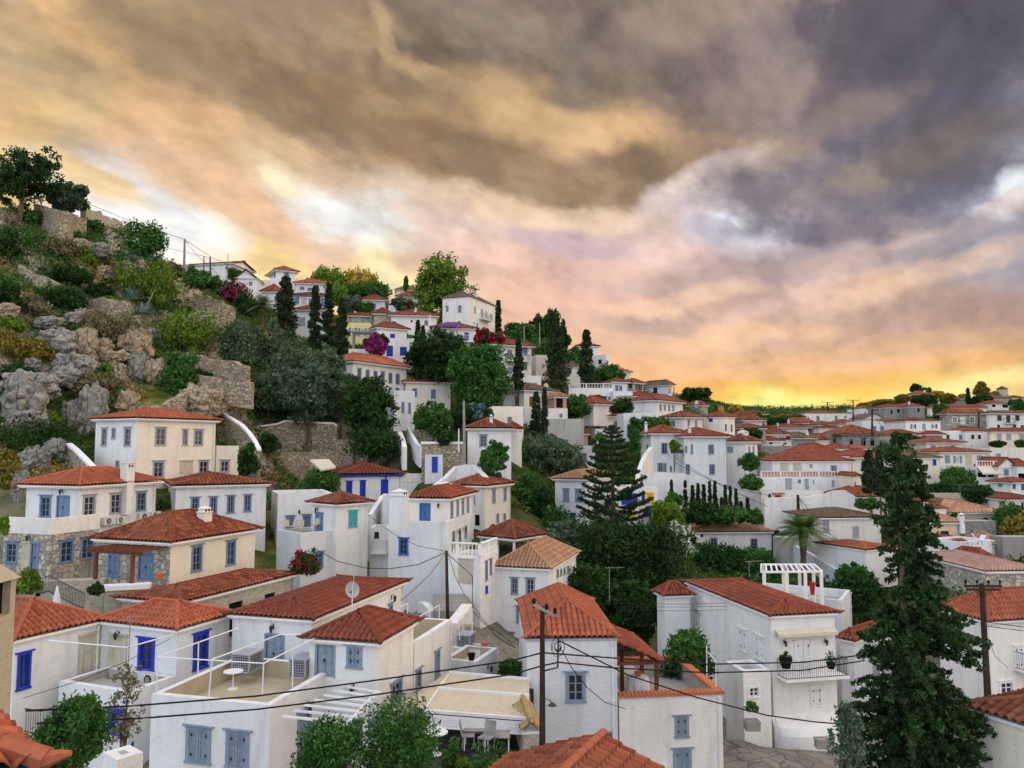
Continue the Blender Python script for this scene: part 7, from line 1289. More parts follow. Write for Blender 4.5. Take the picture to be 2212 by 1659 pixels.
pole('small dark pole on the white wall near the red gate', 'H', 99, 258, 958, 264, 1140, .2); pole('thin yellowish pole in the dark trees beside the conifer', 'Q', 140, 385, 1010, 398, 1220, .12, 'greywood'); pole('dark pole rising past the stone mansion front', 'Q', 172, 1432, 465, 1425, 770, .16)
pole('tapered wooden pole against the trees on the ridge', 'K', 150, 238, 300, 240, 490, .1, 'greywood'); pole('second wooden pole of the ridge, further along the slope', 'K', 150, 104, 330, 106, 460, .1, 'greywood'); pole('pale post at the end of the ridge house', 'K', 158, 1400, 850, 1400, 960, .12, 'greywood')
pole('mast on the brown roof under the sunset', 'T', 180, 2035, 355, 2035, 465, .12, 'iron'); pole('chimney-like post in the sunset glow', 'T', 200, 1392, 380, 1392, 510, .9, 'terra', name='chimney_stack', cat='chimney'); pole('dark round-topped post in the sunset glow', 'T', 200, 1308, 372, 1308, 500, .45, 'pole', name='post', cat='post')
W_ = wire
W_('thick black cable crossing the whole village, upper of the two', [('A', 225, 1163, 20), ('A', 1100, 1125, 23), ('B', 0, 1037, 25), ('B', 1000, 905, 27), ('B', 2212, 730, 28), ('C', 262, 662, 28), ('C', 905, 710, 29), ('C', 1700, 762, 31), ('D', 300, 745, 33), ('D', 835, 680, 34)], .028)
W_('thick black cable crossing the whole village, lower of the two', [('A', 320, 1275, 20), ('A', 1200, 1230, 23), ('B', 0, 1152, 25), ('B', 1000, 1030, 27), ('B', 2212, 850, 28), ('C', 262, 775, 28), ('C', 400, 745, 28), ('C', 905, 795, 29), ('C', 1700, 835, 31), ('D', 300, 815, 33), ('D', 835, 730, 34)], .028)
W_('black cable dropping from the near pole towards the giant conifer', [('C', 410, 560, 27.8), ('C', 1000, 855, 29), ('C', 1600, 1050, 30), ('C', 2212, 1205, 31), ('D', 400, 1260, 31), ('D', 900, 1300, 31), ('D', 1600, 1290, 30), ('D', 2212, 1230, 27)], .026)
W_('thin cable from the near pole to the white terrace house wall', [('C', 430, 640, 27.8), ('C', 520, 800, 29), ('C', 650, 965, 31), ('C', 800, 1090, 34), ('C', 985, 1150, 39)], .016)
W_('thin grey wire rising across the blue-framed windows', [('A', 200, 1055, 30), ('A', 700, 900, 30), ('A', 1100, 735, 31), ('A', 1470, 540, 33)], .012)
for lb, y0, y1 in (('highest of three thin wires behind the orange tower roof', 240, 232), ('middle one of three thin wires behind the orange tower roof', 265, 262), ('lowest of three thin wires behind the orange tower roof', 298, 290)): W_(lb, [('C', 905, y0, 49), ('C', 1500, y0 + 3, 52), ('C', 1900, y1, 54)], .014)
W_('sagging black wire from the light blue shutters to the slanting pole', [('F', 490, 1410, 56), ('F', 700, 1530, 54), ('F', 950, 1590, 52), ('F', 1150, 1597, 51), ('F', 1400, 1560, 50.5), ('F', 1640, 1455, 50)], .025)
W_('wire from the staircase to the slanting pole', [('F', 970, 1130, 62), ('F', 1180, 1290, 58), ('F', 1400, 1400, 54), ('F', 1640, 1445, 50)], .018)
W_('wire from the slanting pole over the patio', [('F', 1660, 1470, 50), ('F', 1870, 1660, 48), ('B', 1870, 300, 46), ('B', 2100, 540, 44), ('B', 2240, 620, 42)], .022)
W_('second wire from the slanting pole towards the white-washed house', [('F', 1660, 1465, 50), ('F', 1720, 1660, 50), ('B', 1800, 160, 48), ('B', 2000, 420, 46), ('B', 2212, 580, 43)], .018)
W_('wire from the slanting pole down to the red roof', [('F', 1630, 1475, 50), ('F', 1500, 1650, 48), ('B', 1340, 140, 47), ('B', 1255, 210, 46)], .018)
W_('upper slack wire across the stepped white house', [('G', 1415, 635, 108), ('G', 1600, 760, 104), ('G', 1850, 890, 100), ('G', 2212, 960, 97)], .03); W_('lower slack wire across the stepped white house', [('G', 1400, 675, 108), ('G', 1560, 755, 104), ('G', 1900, 920, 100), ('G', 2212, 1060, 96)], .03)
W_('long wire descending from the wall pole over the palm', [('H', 262, 975, 99), ('H', 480, 1250, 92), ('H', 850, 1535, 84)], .03); W_('wire descending from the wall pole beside the first', [('H', 262, 965, 99), ('H', 330, 1140, 95), ('H', 450, 1380, 88), ('H', 640, 1590, 80)], .03)
W_('long ridge wire against the pale sky', [('I', 735, 90, 112), ('I', 1100, 240, 115), ('I', 1596, 412, 118), ('I', 1820, 560, 135), ('I', 2212, 740, 145)], .035); W_('lower ridge wire between the masts', [('I', 1400, 475, 118), ('I', 1762, 555, 139), ('I', 1815, 570, 135)], .03); W_('ridge wire falling from the tall pole', [('I', 1596, 415, 118), ('I', 1700, 545, 122), ('I', 1960, 780, 130)], .03)
W_('wire between the two distant tee-shaped poles', [('P', 1025, 318, 235), ('P', 1150, 420, 231), ('P', 1300, 430, 229), ('P', 1470, 280, 225)], .04); W_('wire from the pole of the sky blue shutters', [('P', 1800, 490, 150), ('P', 1900, 640, 145), ('P', 2030, 805, 140)], .035)
W_('wire between broad-roof pole and conifer', [('D', 1900, 400, 45), ('D', 2212, 442, 43)], .02); W_('second wire leaving the broad-roof pole', [('D', 1900, 435, 45), ('D', 2212, 475, 43)], .02); W_('drooping wire on the wall behind the broad-roof pole', [('D', 1905, 540, 44.5), ('D', 1960, 690, 45), ('D', 2075, 795, 47.5)], .015)
# white tube frame on the sand coloured roof terrace
e = empty('tube_frame', tuple(at('B', 60, 1040, 30.3)), 'white tubular steel frame standing over the sand coloured roof terrace', 'frame'); o = Vector(e.location); q = lambda v, x, y, D: Vector(at(v, x, y, D)) - o
mb = MB(); r = .028
T = {1: ('A', 1360, 700, 31.3), 2: ('B', 65, 755, 30.2), 3: ('B', 560, 512, 34.6), 4: ('A', 2060, 450, 36.), 5: ('B', -380, 720, 30.8), 6: ('B', 210, 505, 35)}
for a, b in ((1, 2), (2, 3), (1, 4), (5, 6), (6, 3)): mb.tube([q(*T[a]), q(*T[b])], r, 6)
for a, yb in ((1, ('A', 1352, 1015, 31.3)), (2, ('B', 55, 1035, 30.2)), (3, ('B', 555, 855, 34.6)), (5, ('B', -408, 1055, 30.8))): mb.tube([q(*T[a]), q(*yb)], r, 6)
mb.tube([q('B', 318, 635, 32.4), q('B', 315, 975, 32.4)], r, 6); mb.tube([q('A', 1715, 570, 33.3), q('A', 1710, 870, 33.3)], r, 6); link('tube', mb, e, mats=['steel'])
for lb, pts in (('white rail frame on the narrow sand coloured roof', [(('B', 1242, 268, 43), ('B', 1312, 240, 44)), (('B', 1312, 240, 44), ('B', 1308, 355, 44)), (('B', 1395, 360, 42.5), ('B', 1585, 252, 45)), (('B', 1585, 252, 45), ('B', 1582, 372, 45))]), ('white rail frame on the patio by the clay jar', [(('B', 1752, 360, 43), ('B', 1870, 285, 45.5)), (('B', 1752, 360, 43), ('B', 1758, 552, 43)), (('B', 1870, 285, 45.5), ('B', 1866, 500, 45.5))]),
                ('white clothes-line frame above the tile-edged terrace', [(('C', 1682, 600, 44), ('C', 1685, 960, 44)), (('C', 1682, 650, 44), ('C', 1762, 735, 40.5)), (('C', 1762, 735, 40.5), ('C', 1762, 955, 40.5))]), ('white angled beam over the canvas blinds', [(('A', 420, 558, 33), ('A', 1100, 618, 32)), (('A', 1100, 618, 32), ('A', 1490, 508, 35.3))])):
    e = empty('tube_frame', tuple(at(*pts[0][0])), lb, 'frame'); o = Vector(e.location); mb = MB()
    for a, b in pts: mb.tube([q(*a), q(*b)], .03, 6)
    link('tube', mb, e, mats=['steel'])
# lattice boxes over the cooling units
def lattice_box(label, v, D, x, y, w, d, h, rz=75):
    p = at(v, x, y, D); e = empty('lattice_box', tuple(p), label, 'box'); e.rotation_euler = (0, 0, R_(rz)); mb = MB()
    mb.box(-.02, w + .02, -.02, d + .02, h - .05, h); mb.box(0, w, 0, d, 0, .06)
    for x0, y0 in ((0, 0), (w - .05, 0), (0, d - .05), (w - .05, d - .05)): mb.box(x0, x0 + .05, y0, y0 + .05, .0, h - .05)
    link('frame', mb, e, mats=['pt_a']); g = MB(); n = 9
    for i in range(n): t = (i + .5) / n; g.box(.03 + (w - .08) * t, .05 + (w - .08) * t, .005, .02, .05, h - .05); g.box(.005, .02, .03 + (d - .08) * t, .05 + (d - .08) * t, .05, h - .05)
    for i in range(6): z = .08 + (h - .15) * (i + .5) / 6; g.box(.04, w - .04, .008, .018, z, z + .025); g.box(.008, .018, .04, d - .04, z, z + .025)
    link('lattice', g, e, mats=['pt_a']); b = MB(); b.box(.06, w - .06, .06, d - .06, .05, h - .08); link('casing', b, e, mats=['dark'])
lattice_box('grey lattice box between the two grey doors on the roof terrace', 'B', 34.0, 425, 890, 1.1, .8, .8); lattice_box('grey lattice box at the edge of the roof terrace by the big grey door', 'B', 34.8, -60, 845, 1.1, .9, .8); lattice_box('grey lattice box on the patio beside the pointed roof vent', 'B', 45.6, 1845, 632, 1.15, .8, .75)
lattice_box('lattice box half hidden behind the acacia leaves', 'B', 31, 1000, 1400, 1.1, .8, .75)
def table(label, v, D, x, y, r=.38, h=.7, m='steel', sq=False):
    p = at(v, x, y, D); e = empty('table', tuple(p), label, 'table'); mb = MB()
    if sq: mb.box(-r, r, -r * .8, r * .8, h - .04, h)
    else: mb.lathe([(r, h - .035), (r, h)], (0, 0, 0), 24)
    link('table_top', mb, e, mats=[m]); 
    if sq:
        for sx in (-1, 1):
            for sy in (-1, 1): mb = MB(); mb.tube([(sx * (r - .06), sy * (r * .8 - .06), 0), (sx * (r - .06), sy * (r * .8 - .06), h - .04)], .022, 6); link('leg', mb, e, mats=['steel'])
    else: mb = MB(); mb.tube([(0, 0, 0), (0, 0, h - .03)], .025, 8); link('leg', mb, e, mats=['steel']); mb = MB(); mb.lathe([(.2, 0), (.19, .03), (.03, .05)], (0, 0, 0), 16); link('base', mb, e, mats=['steel'])
table('small round white bistro table on the sand coloured roof terrace', 'A', 31.9, 2012, 975)
table('round white bistro table in the shade before the restaurant', 'B', 27.5, 1555, 1540, .4, .75); table('square restaurant table with chairs in the shade', 'B', 31, 1905, 1480, .5, .75, 'greywood', True); table('square restaurant table near the patio shrubs', 'B', 30, 2080, 1540, .5, .75, 'greywood', True)
def chair(label, v, D, x, y, rz, m='greywood', group=None, s=1.):
    p = at(v, x, y, D); e = empty('chair', tuple(p), label, 'chair', group); e.rotation_euler = (0, 0, rz); e.scale = (s, s, s); mb = MB(); mb.box(-.24, .24, -.24, .24, .42, .47); link('seat', mb, e, mats=[m]); mb = MB(); mb.add([(-.24, .22, .47), (.24, .22, .47), (.22, .32, .95), (-.22, .32, .95), (-.24, .26, .47), (.24, .26, .47), (.22, .36, .95), (-.22, .36, .95)], [(0, 1, 2, 3), (4, 7, 6, 5), (3, 2, 6, 7), (0, 3, 7, 4), (1, 5, 6, 2), (0, 4, 5, 1)]); link('backrest', mb, e, mats=[m])
    for sx in (-1, 1):
        for sy in (-1, 1): mb = MB(); mb.tube([(sx * .21, sy * .21, 0), (sx * .21, sy * .21, .42)], .02, 5); link('leg', mb, e, mats=[m])
chair('chair beside the square restaurant table', 'B', 30.5, 1835, 1475, 1.6); chair('chair between the two square restaurant tables', 'B', 29.5, 1990, 1500, -.5); chair('chair behind the square restaurant table', 'B', 31.8, 1930, 1440, 0.)
for lb, x, y, rz in (('wicker armchair at the end of the blue-doored terrace', 265, 1272, .4), ('wicker armchair between first and second light blue doors', 318, 1275, -.5), ('wicker armchair under the second light blue door', 388, 1272, .2), ('wicker armchair closest to the light blue door beside the roofed room', 515, 1262, -.3)): chair(lb, 'F', 63.2, x, y, rz, 'sand', 'armchairs on the blue-doored terrace', .95)
# restaurant canopy
e = empty('awning', tuple(at('B', 1400, 1200, 31)), 'large beige corrugated canopy with white beams over the dark restaurant patio', 'awning'); o = Vector(e.location)
c = {k: q(*v) for k, v in dict(nl=('B', 1450, 1165, 31.), fl=('B', 1668, 848, 39.), fr=('B', 2360, 905, 39.), nr=('B', 2360, 1235, 31.)).items()}
V = []; n = 72
for i in range(n + 1):
    for k, (a, b) in enumerate((('nl', 'nr'), ('fl', 'fr'))): p_ = c[a].lerp(c[b], i / n); V.append((p_.x, p_.y, p_.z + (.05 if i % 2 else 0)))
mb = MB(); mb.add(V, [(2*i, 2*i+2, 2*i+3, 2*i+1) for i in range(n)]); link('canvas', mb, e, mats=['pale_canvas'])
mb = MB(); up = Vector((0, 0, .08)); mb.tube([c['nl'].lerp(c['fl'], .5) + up, c['nr'].lerp(c['fr'], .5) + up], .09, 4); mb.tube([c['fl'] + up, c['fr'] + up], .09, 4); mb.tube([c['nl'], c['nr']], .08, 4); mb.tube([c['nl'], c['fl']], .08, 4); link('beam', mb, e, mats=['steel'])
mb = MB(); dn = Vector((0, 0, -.95)); a, b = c['nl'] + Vector((0, -.1, -.08)), c['nr'] + Vector((0, -.1, -.08)); mb.add([tuple(a), tuple(b), tuple(b + dn * .5), tuple(a + dn * .5)], [(0, 1, 2, 3)]); mb.tube([a + dn * .5, b + dn * .5], .03, 5); link('fascia', mb, e, mats=['white_trim'])
mb = MB(); a, b, d_ = q('B', 1290, 1105, 31.2), q('B', 1670, 838, 39.2), Vector((1.35, -.3, -.25)); mb.add([tuple(a), tuple(b), tuple(b + d_ * .35), tuple(a + d_)], [(0, 1, 2, 3)]); mb.tube([a, b], .07, 5); link('side_flap', mb, e, mats=['sand'])
for x, y, D in ((1560, 1200, 31), (2340, 1230, 31), (1700, 900, 38.5)): a = q('B', x, y, D); mb = MB(); mb.tube([a, a + Vector((0, 0, -4.))], .06, 6); link('post', mb, e, mats=['steel'])
hw = House('shaded back wall of the restaurant under the beige canopy', 'wall', None, 'wall'); hw.b('B', 38.5, 1660, 1000, 1500, None, 2400, 2, None, 'DK', 'F', '', tl=.6, par=.02, ctrl=False); hw.e['kind'] = 'thing'  # canopy shade painted into the wall colour
fl = MB(); A_0 = at('B', 1560, 1500, 30); fl.box(-1.5, 3.6, -3, 8.5, -.3, 0); tag(link('paving', fl, None, (float(A_0[0]), float(A_0[1]), float(A_0[2]) - .6), 0, ['DK']), kind='structure')  # dark slab added over the light ground, canopy shade painted into its colour
# white pergola in front of the long white wall
e = empty('pergola', tuple(at('B', 880, 1350, 27.5)), 'white slatted pergola projecting from the white wall above the acacias', 'pergola'); o = Vector(e.location)
L0, L1, F0, F1 = q('B', 230, 1212, 29.), q('B', 745, 950, 34.), q('B', 800, 1270, 26.8), q('B', 1050, 1000, 31.5)
for i in range(7): t = i / 6; mb = MB(); mb.tube([L0.lerp(L1, t), F0.lerp(F1, t) + (F0.lerp(F1, t) - L0.lerp(L1, t)) * .06], .055, 4); link('slat', mb, e, mats=['white_trim'])
mb = MB(); mb.tube([F0 + Vector((-.1, -.1, -.1)), F1 + Vector((-.1, 0, -.1))], .07, 4); link('beam', mb, e, mats=['white_trim'])
mb = MB(); a = F0.lerp(F1, .55); mb.tube([a, a + Vector((0, 0, -3.4))], .09, 6); link('post', mb, e, mats=['white_trim'])
# pergola of the roof terrace behind the balcony house
e = empty('pergola', tuple(at('D', 250, 130, 60)), 'white timber pergola with tall square posts on the roof terrace', 'pergola'); o = Vector(e.location)
A4 = [q('H', -60, 1560, 61), q('H', 400, 1560, 60), q('H', 470, 1620, 58), q('H', -60, 1625, 58)]
for i in range(12): t = i / 11; mb = MB(); mb.tube([A4[0].lerp(A4[1], t), A4[3].lerp(A4[2], t)], .07, 4); link('slat', mb, e, mats=['white_trim'])
mb = MB(); mb.tube([A4[0], A4[1]], .1, 4); mb.tube([A4[3], A4[2]], .1, 4); link('beam', mb, e, mats=['white_trim'])
for t in (.05, .42, .72, .98):
    for s, k in ((0, 1), (3, 2)): a = A4[s].lerp(A4[k], t); mb = MB(); mb.tube([a, a + Vector((0, 0, -3.0))], .13, 4); link('post', mb, e, mats=['white_trim'])
# dish, antennas
e = empty('satellite_dish', tuple(at('B', 830, 300, 38.5)), 'white satellite dish on a short mast above the bright red roofs', 'satellite dish'); mb = MB(); mb.tube([(0, 0, -.6), (0, 0, 1.2)], .03, 6); mb.tube([(0, 0, .9), (.12, -.25, 1.75)], .012, 5); link('mast', mb, e, mats=['steel'])
n = 20; V = [(0, .10, 1.0)] + [(.34 * rr * math.cos(2*PI*i/n), .10 - .10 * rr * rr, 1.0 + .42 * rr * math.sin(2*PI*i/n)) for rr in (.5, 1.) for i in range(n)]
mb = MB(); mb.add(V, [(0, 1 + i, 1 + (i+1) % n) for i in range(n)] + [(1+i, 1+n+i, 1+n+(i+1) % n, 1+(i+1) % n) for i in range(n)]); link('dish', mb.xform(lambda x, y, z: (x + .0, y - (z - 1) * .25, z)), e, mats=['acw']); mb = MB(); mb.tube([(0, 0, .7), (0, -.35, .95)], .012, 5); mb.box(-.04, .04, -.4, -.33, .92, .99); link('feed_arm', mb, e, mats=['dark'])
def antenna(label, v, D, x, y, yb, n=6, s=1., rz=0.):
    t = at(v, x, y, D); b = at(v, x, yb, D); e = empty('television_antenna', tuple(b), label, 'antenna', 'television antennas on the roofs'); H_ = float(t[2] - b[2]); mb = MB(); mb.tube([(0, 0, -.3), (0, 0, H_)], .022, 5); link('mast', mb, e, mats=['greywood']); mb = MB(); c_, s_ = math.cos(rz), math.sin(rz)
    mb.tube([(-.3 * s * c_, -.3 * s * s_, H_ * .97), (1.1 * s * c_, 1.1 * s * s_, H_ * .97)], .015, 4)
    for i in range(n): k = (-.25 + 1.3 * i / n) * s; w = .35 * s * (1 - .08 * i); mb.tube([(k * c_ - w * s_, k * s_ + w * c_, H_ * .97), (k * c_ + w * s_, k * s_ - w * c_, H_ * .97)], .010, 4)
    link('boom', mb, e, mats=['greywood'])
antenna('antenna mast standing in front of the canvas blinds', 'A', 32, 1105, 335, 900, 5, .5, .2); antenna('fork-shaped antenna over the dark pine mass', 'G', 56, 842, 1580, 1840, 5, 1., .1); antenna('antenna over the roofless corner of the blue-trimmed house', 'F', 80, 618, 850, 920, 5, 1.8); antenna('comb antenna behind the two white chimneys', 'F', 66, 1312, 845, 900, 8, 2.2)
antenna('antenna on the white pergola terrace', 'G', 62, 2050, 1530, 1630, 5, 1.2, .3); antenna('antenna beside the pinkish tile roof', 'S', 61, 1545, 1360, 1560, 6, 1.2, 2.6); antenna('antenna in front of the washing house roof', 'S', 69, 1255, 1270, 1500, 3, .6); antenna('antenna on the long grey stone roof by the dark trees', 'S', 110, 1108, 80, 220, 4, 1.5); antenna('thin antenna on the white wall beside the lantern', 'H', 98, 330, 1040, 1120, 3, .7); antenna('antenna on the lookout tower house', 'J', 149, 32, 250, 300, 3, .8)
# windmill
e = empty('windmill_tower', tuple(at('Q', 1840, 215, 278)), 'round windmill tower with conical cap and no sails on the far crest', 'windmill'); p0, p1 = at('Q', 1750, 90, 278), at('Q', 1920, 90, 278); w = (p1[0] - p0[0]) / 2; zt = float(zat(278, 'Q', 92)) - e.location.z; za = float(zat(278, 'Q', 33)) - e.location.z
mb = MB(); mb.lathe([(w * 1.12, -4), (w * 1.06, 0), (w * .95, zt)], (0, 0, 0), 24); link('wall', mb, e, mats=['SM']); mb = MB(); mb.lathe([(w * 1.08, zt), (w * 1.08, zt + .2), (.1, za)], (0, 0, 0), 24); link('roof', mb, e, mats=['pt_z'])
# parasol, person, pots
e = empty('parasol', tuple(at('A', 475, 545, 43)), 'folded off-white parasol in front of the dry stone wall', 'parasol'); mb = MB(); mb.lathe([(.32, .3), (.34, .5), (.28, 1.2), (.17, 2.2), (.05, 2.75), (.02, 2.85)], (0, 0, 0), 12)
mb.v = [(x * (1 + .18 * math.sin(6 * math.atan2(y, x))), y * (1 + .18 * math.sin(6 * math.atan2(y, x))), z) for x, y, z in mb.v]; link('canopy', mb, e, mats=['cloth_w']); mb = MB(); mb.tube([(0, 0, -.6), (0, 0, 2.95)], .03, 8); link('pole', mb, e, mats=['greywood'])
def pot(label, v, D, x, y, r=.25, h=.4, m='terra', plant_m='lf_mid', name='flower_pot', cat='pot', ps=.45):
    p = at(v, x, y, D); e = empty(name, tuple(p), label, cat); mb = MB(); mb.lathe([(r * .7, 0), (r, h * .75), (r * 1.1, h * .8), (r * 1.1, h), (r * .9, h)], (0, 0, 0), 14); link('pot', mb, e, mats=[m])
    if plant_m: V, Fq = leaf_cloud([(0, 0, h + ps * .5), (r * .6, 0, h + ps * .3), (-r * .6, 0, h + ps * .4), (0, 0, h + ps)], [ps * .55] * 4, 60, .13, up=.6); link('foliage', mesh_np('foliage', V, Fq), e, mats=[plant_m])
pot('terracotta pot on the low wall near the light blue door', 'A', 45.2, 1375, 28, .2, .35, 'terra', None); pot('clay jar in the corner of the narrow patio', 'B', 47.5, 1838, 520, .28, .75, 'sand', None, 'clay_jar', 'jar'); pot('dark pointed vent cap on the patio floor', 'B', 40.8, 1862, 728, .18, .35, 'dark', None, 'roof_vent', 'vent'); pot('red plant pot on the roof terrace of the pergola building', 'D', 58.5, 385, 160, .2, .9, 'pt_R', None)
pot('clay bowl on the grey bench by the patio', 'B', 45.3, 1975, 600, .25, .18, 'terra', None, 'bowl', 'bowl'); pot('flower pot on the dark balcony of the scalloped-awning house', 'D', 47.2, 155, 795, .35, .55, 'dark', 'lf_dark', ps=.3); pot('pot with thin plant at the other end of the iron balcony', 'D', 47.2, 545, 800, .25, .35, 'dark', 'lf_dark', ps=.5)
def trough(label, v, D, x0, x1, y, h=.45, d=.5, pl=None, m='GR'):
    a = at(v, x0, y, D); b = at(v, x1, y, D); w = float(b[0] - a[0]); e = empty('planter_box', tuple(a), label, 'planter'); mb = MB(); mb.box(0, w, 0, .06, 0, h); mb.box(0, w, d - .06, d, 0, h); mb.box(0, .06, .06, d - .06, 0, h); mb.box(w - .06, w, .06, d - .06, 0, h); mb.box(.06, w - .06, .06, d - .06, 0, h * .8); mb.box(-.03, w + .03, -.03, d + .03, h - .1, h - .04); link('box', mb, e, mats=[m])
    if pl: V, Fq = leaf_cloud([(w * t, d / 2, h + .3 + .5 * math.sin(t * PI)) for t in (.2, .4, .5, .6, .8)], [.22] * 5, 50, .2, up=1.); link('foliage', mesh_np('foliage', V, Fq), e, mats=[pl])
trough('stone planter box with spiky plant on the paved lane', 'C', 43, 2030, 2150, 1345, .5, .6, 'lf_mid'); trough('empty stone planter box against the curved white plinth', 'D', 42.5, 430, 540, 1500, .5, .5); trough('wooden window planters on the stepped house balcony', 'G', 110, 1378, 1478, 598, .5, .5, 'lf_mid', 'pt_z')
e = empty('table', tuple(at('C', 1092, 998, 41.5)), 'round table under a white cloth with a basket on the porch terrace', 'table'); mb = MB(); mb.lathe([(.5, .72), (.5, .75)], (0, 0, 0), 20); link('table_top', mb, e, mats=['greywood']); mb = MB(); mb.lathe([(.60, .12), (.57, .4), (.53, .74), (.52, .77)], (0, 0, 0), 28); mb.v = [(x * (1 + .07 * math.sin(9 * math.atan2(y, x))) if z < .5 else x, y * (1 + .07 * math.sin(9 * math.atan2(y, x))) if z < .5 else y, z) for x, y, z in mb.v]; tag(link('tablecloth', mb, None, tuple(e.location), 0, ['cloth_w']), 'white cloth hanging in folds over the porch table', 'tablecloth')
tag(link('basket', (lambda m_: (m_.lathe([(.12, .78), (.2, .95), (.22, 1.0), (.05, .98)], (0, 0, 0), 14), m_)[1])(MB()), None, tuple(e.location), 0, ['terra']), 'small clay basket on the white tablecloth', 'basket')
def lounger(label, v, D, x, y, rz):
    p = at(v, x, y, D); e = empty('sun_lounger', tuple(p), label, 'sun lounger', 'loungers on the white roof terrace'); e.rotation_euler = (0, 0, rz); mb = MB(); mb.box(-.9, .5, -.3, .3, .3, .36); link('seat', mb, e, mats=['cloth_w']); mb = MB(); mb.add([(.5, -.3, .36), (.5, .3, .36), (1.0, .3, .95), (1.0, -.3, .95), (.5, -.3, .30), (.5, .3, .30), (1.05, .3, .9), (1.05, -.3, .9)], [(0, 1, 2, 3), (4, 7, 6, 5), (0, 3, 7, 4), (1, 5, 6, 2), (3, 2, 6, 7)]); link('backrest', mb, e, mats=['cloth_w'])
    for sx in (-.8, .45):
        for sy in (-.25, .25): mb = MB(); mb.tube([(sx, sy, 0), (sx, sy, .3)], .025, 5); link('leg', mb, e, mats=['pt_m'])
lounger('white lounger with blue legs near the terrace corner', 'S', 79, 1390, 1120, .3); lounger('dark lounger folded beside the white one', 'S', 79, 1520, 1100, 2.6)
CL = [('black garment hung beside the red one', 905, 955, 1590, 'dark'), ('bright red cloth on the washing line', 955, 1020, 1560, 'pt_R'), ('grey sheet on the washing line', 1040, 1110, 1550, 'acw'), ('beige towel on the washing line', 1100, 1150, 1545, 'pale_canvas'), ('dark blue towel on the washing line', 1135, 1175, 1530, 'pt_m')]
for lb, x0, x1, y, m in CL:
    a = at('S', x0, y, 70.5); b = at('S', x1, y, 70.5); w = float(b[0] - a[0]); mb = MB(); n = 8; mb.add([(w * i / n, .04 * math.sin(i * 1.7), z) for i in range(n + 1) for z in (0, -.9, -1.8)], [(3*i+j, 3*i+3+j, 3*i+4+j, 3*i+1+j) for i in range(n) for j in (0, 1)]); tag(link('laundry', mb, None, tuple(a), 0, [m]), lb, 'laundry', 'washing hung on the line')
# staircase railing on the stone wall, blue fence, gate pier
e = empty('stair_railing', tuple(at('A', 420, 60, 45)), 'black iron stair railing descending the stone wall behind the folded parasol', 'railing'); o = Vector(e.location); mb = MB(); a, b, z_ = q('A', 330, 20, 45), q('A', 420, 0, 45), None; P_ = [q('A', 420, -5, 45), q('A', 570, 70, 44.6), q('A', 730, 150, 44.2)]
for dz in (0, -.85): mb.tube([a + Vector((0, 0, dz)), b + Vector((0, 0, dz))] , .025, 5); mb.tube([p_ + Vector((0, 0, dz)) for p_ in P_], .025, 5)
for i in range(26): t = i / 25; c_ = P_[0].lerp(P_[2], t); mb.tube([c_, c_ + Vector((0, 0, -.95))], .014, 4)
for i in range(8): t = i / 7; c_ = a.lerp(b, t); mb.tube([c_, c_ + Vector((0, 0, -.95))], .014, 4)
link('bar', mb, e, mats=['iron'])
e = empty('blue_fence', tuple(at('A', 1110, 1640, 26)), 'cobalt blue picket fence beside the white pier', 'fence'); o = Vector(e.location); mb = MB(); a, b = q('A', 1070, 1560, 25.5), q('A', 1150, 1430, 27.5)
for i in range(13): t = i / 12; c_ = a.lerp(b, t); mb.box(c_.x - .03, c_.x + .03, c_.y - .01, c_.y + .01, c_.z - 1.15, c_.z)
for dz in (-.15, -.95): mb.tube([a + Vector((0, 0, dz)), b + Vector((0, 0, dz))], .02, 4)
link('picket', mb, e, mats=['pt_b'])
hp = House('square white gate pier with sloping cap at the lower edge', 'gate pier', None, 'gate_pier'); qp = hp.b('A', 24.6, 1010, 1590, 1800, None, None, 50, None, 'W', 'F', '', par=.02, ctrl=False, tl=.95, tr=.8)
# chimney pillar and near tile roof at the picture edge
e = empty('chimney', tuple(at('A', 40, 1100, 11)), 'beige rendered chimney with peaked cap at the very edge of the view', 'chimney'); o = Vector(e.location); tz = q('A', 40, -60, 11).z; xr_ = q('A', 145, 200, 11).x - .52; mb = MB(); w = .8
mb.box(xr_ - w, xr_, 0, w, -2.5, tz - .75); 
for xx in (xr_ - w, xr_ - .12): 
    for yy in (0, w - .12): mb.box(xx, xx + .12, yy, yy + .12, tz - .75, tz - .25)
mb.add([(xr_ - w - .05, -.05, tz - .25), (xr_ + .05, -.05, tz - .25), (xr_ + .05, w + .05, tz - .25), (xr_ - w - .05, w + .05, tz - .25), (xr_ - w * .72, w / 2, tz + .35)], [(0, 1, 4), (1, 2, 4), (2, 3, 4), (3, 0, 4), (3, 2, 1, 0)]); mb.lathe([(.09, tz + .1), (.11, tz + .3), (.06, tz + .42), (.01, tz + .46)], (xr_ - w * .72, w / 2, 0), 10); link('shaft', mb, e, mats=['TB'])
mb = MB(); mb.box(xr_ - w + .12, xr_ - .12, .06, w - .06, tz - .75, tz - .26); link('flue_opening', mb, e, mats=['dark'])
p = at('A', 330, 1540, 8.0); e = empty('house', (float(p[0]), float(p[1]), float(p[2]) - 3.12), 'corner of a tiled roof with blue eave board at the lower picture corner', 'house'); W0 = 3.2; rz = R_(45); off = Vector((-W0 * math.cos(rz), -W0 * math.sin(rz), 3))
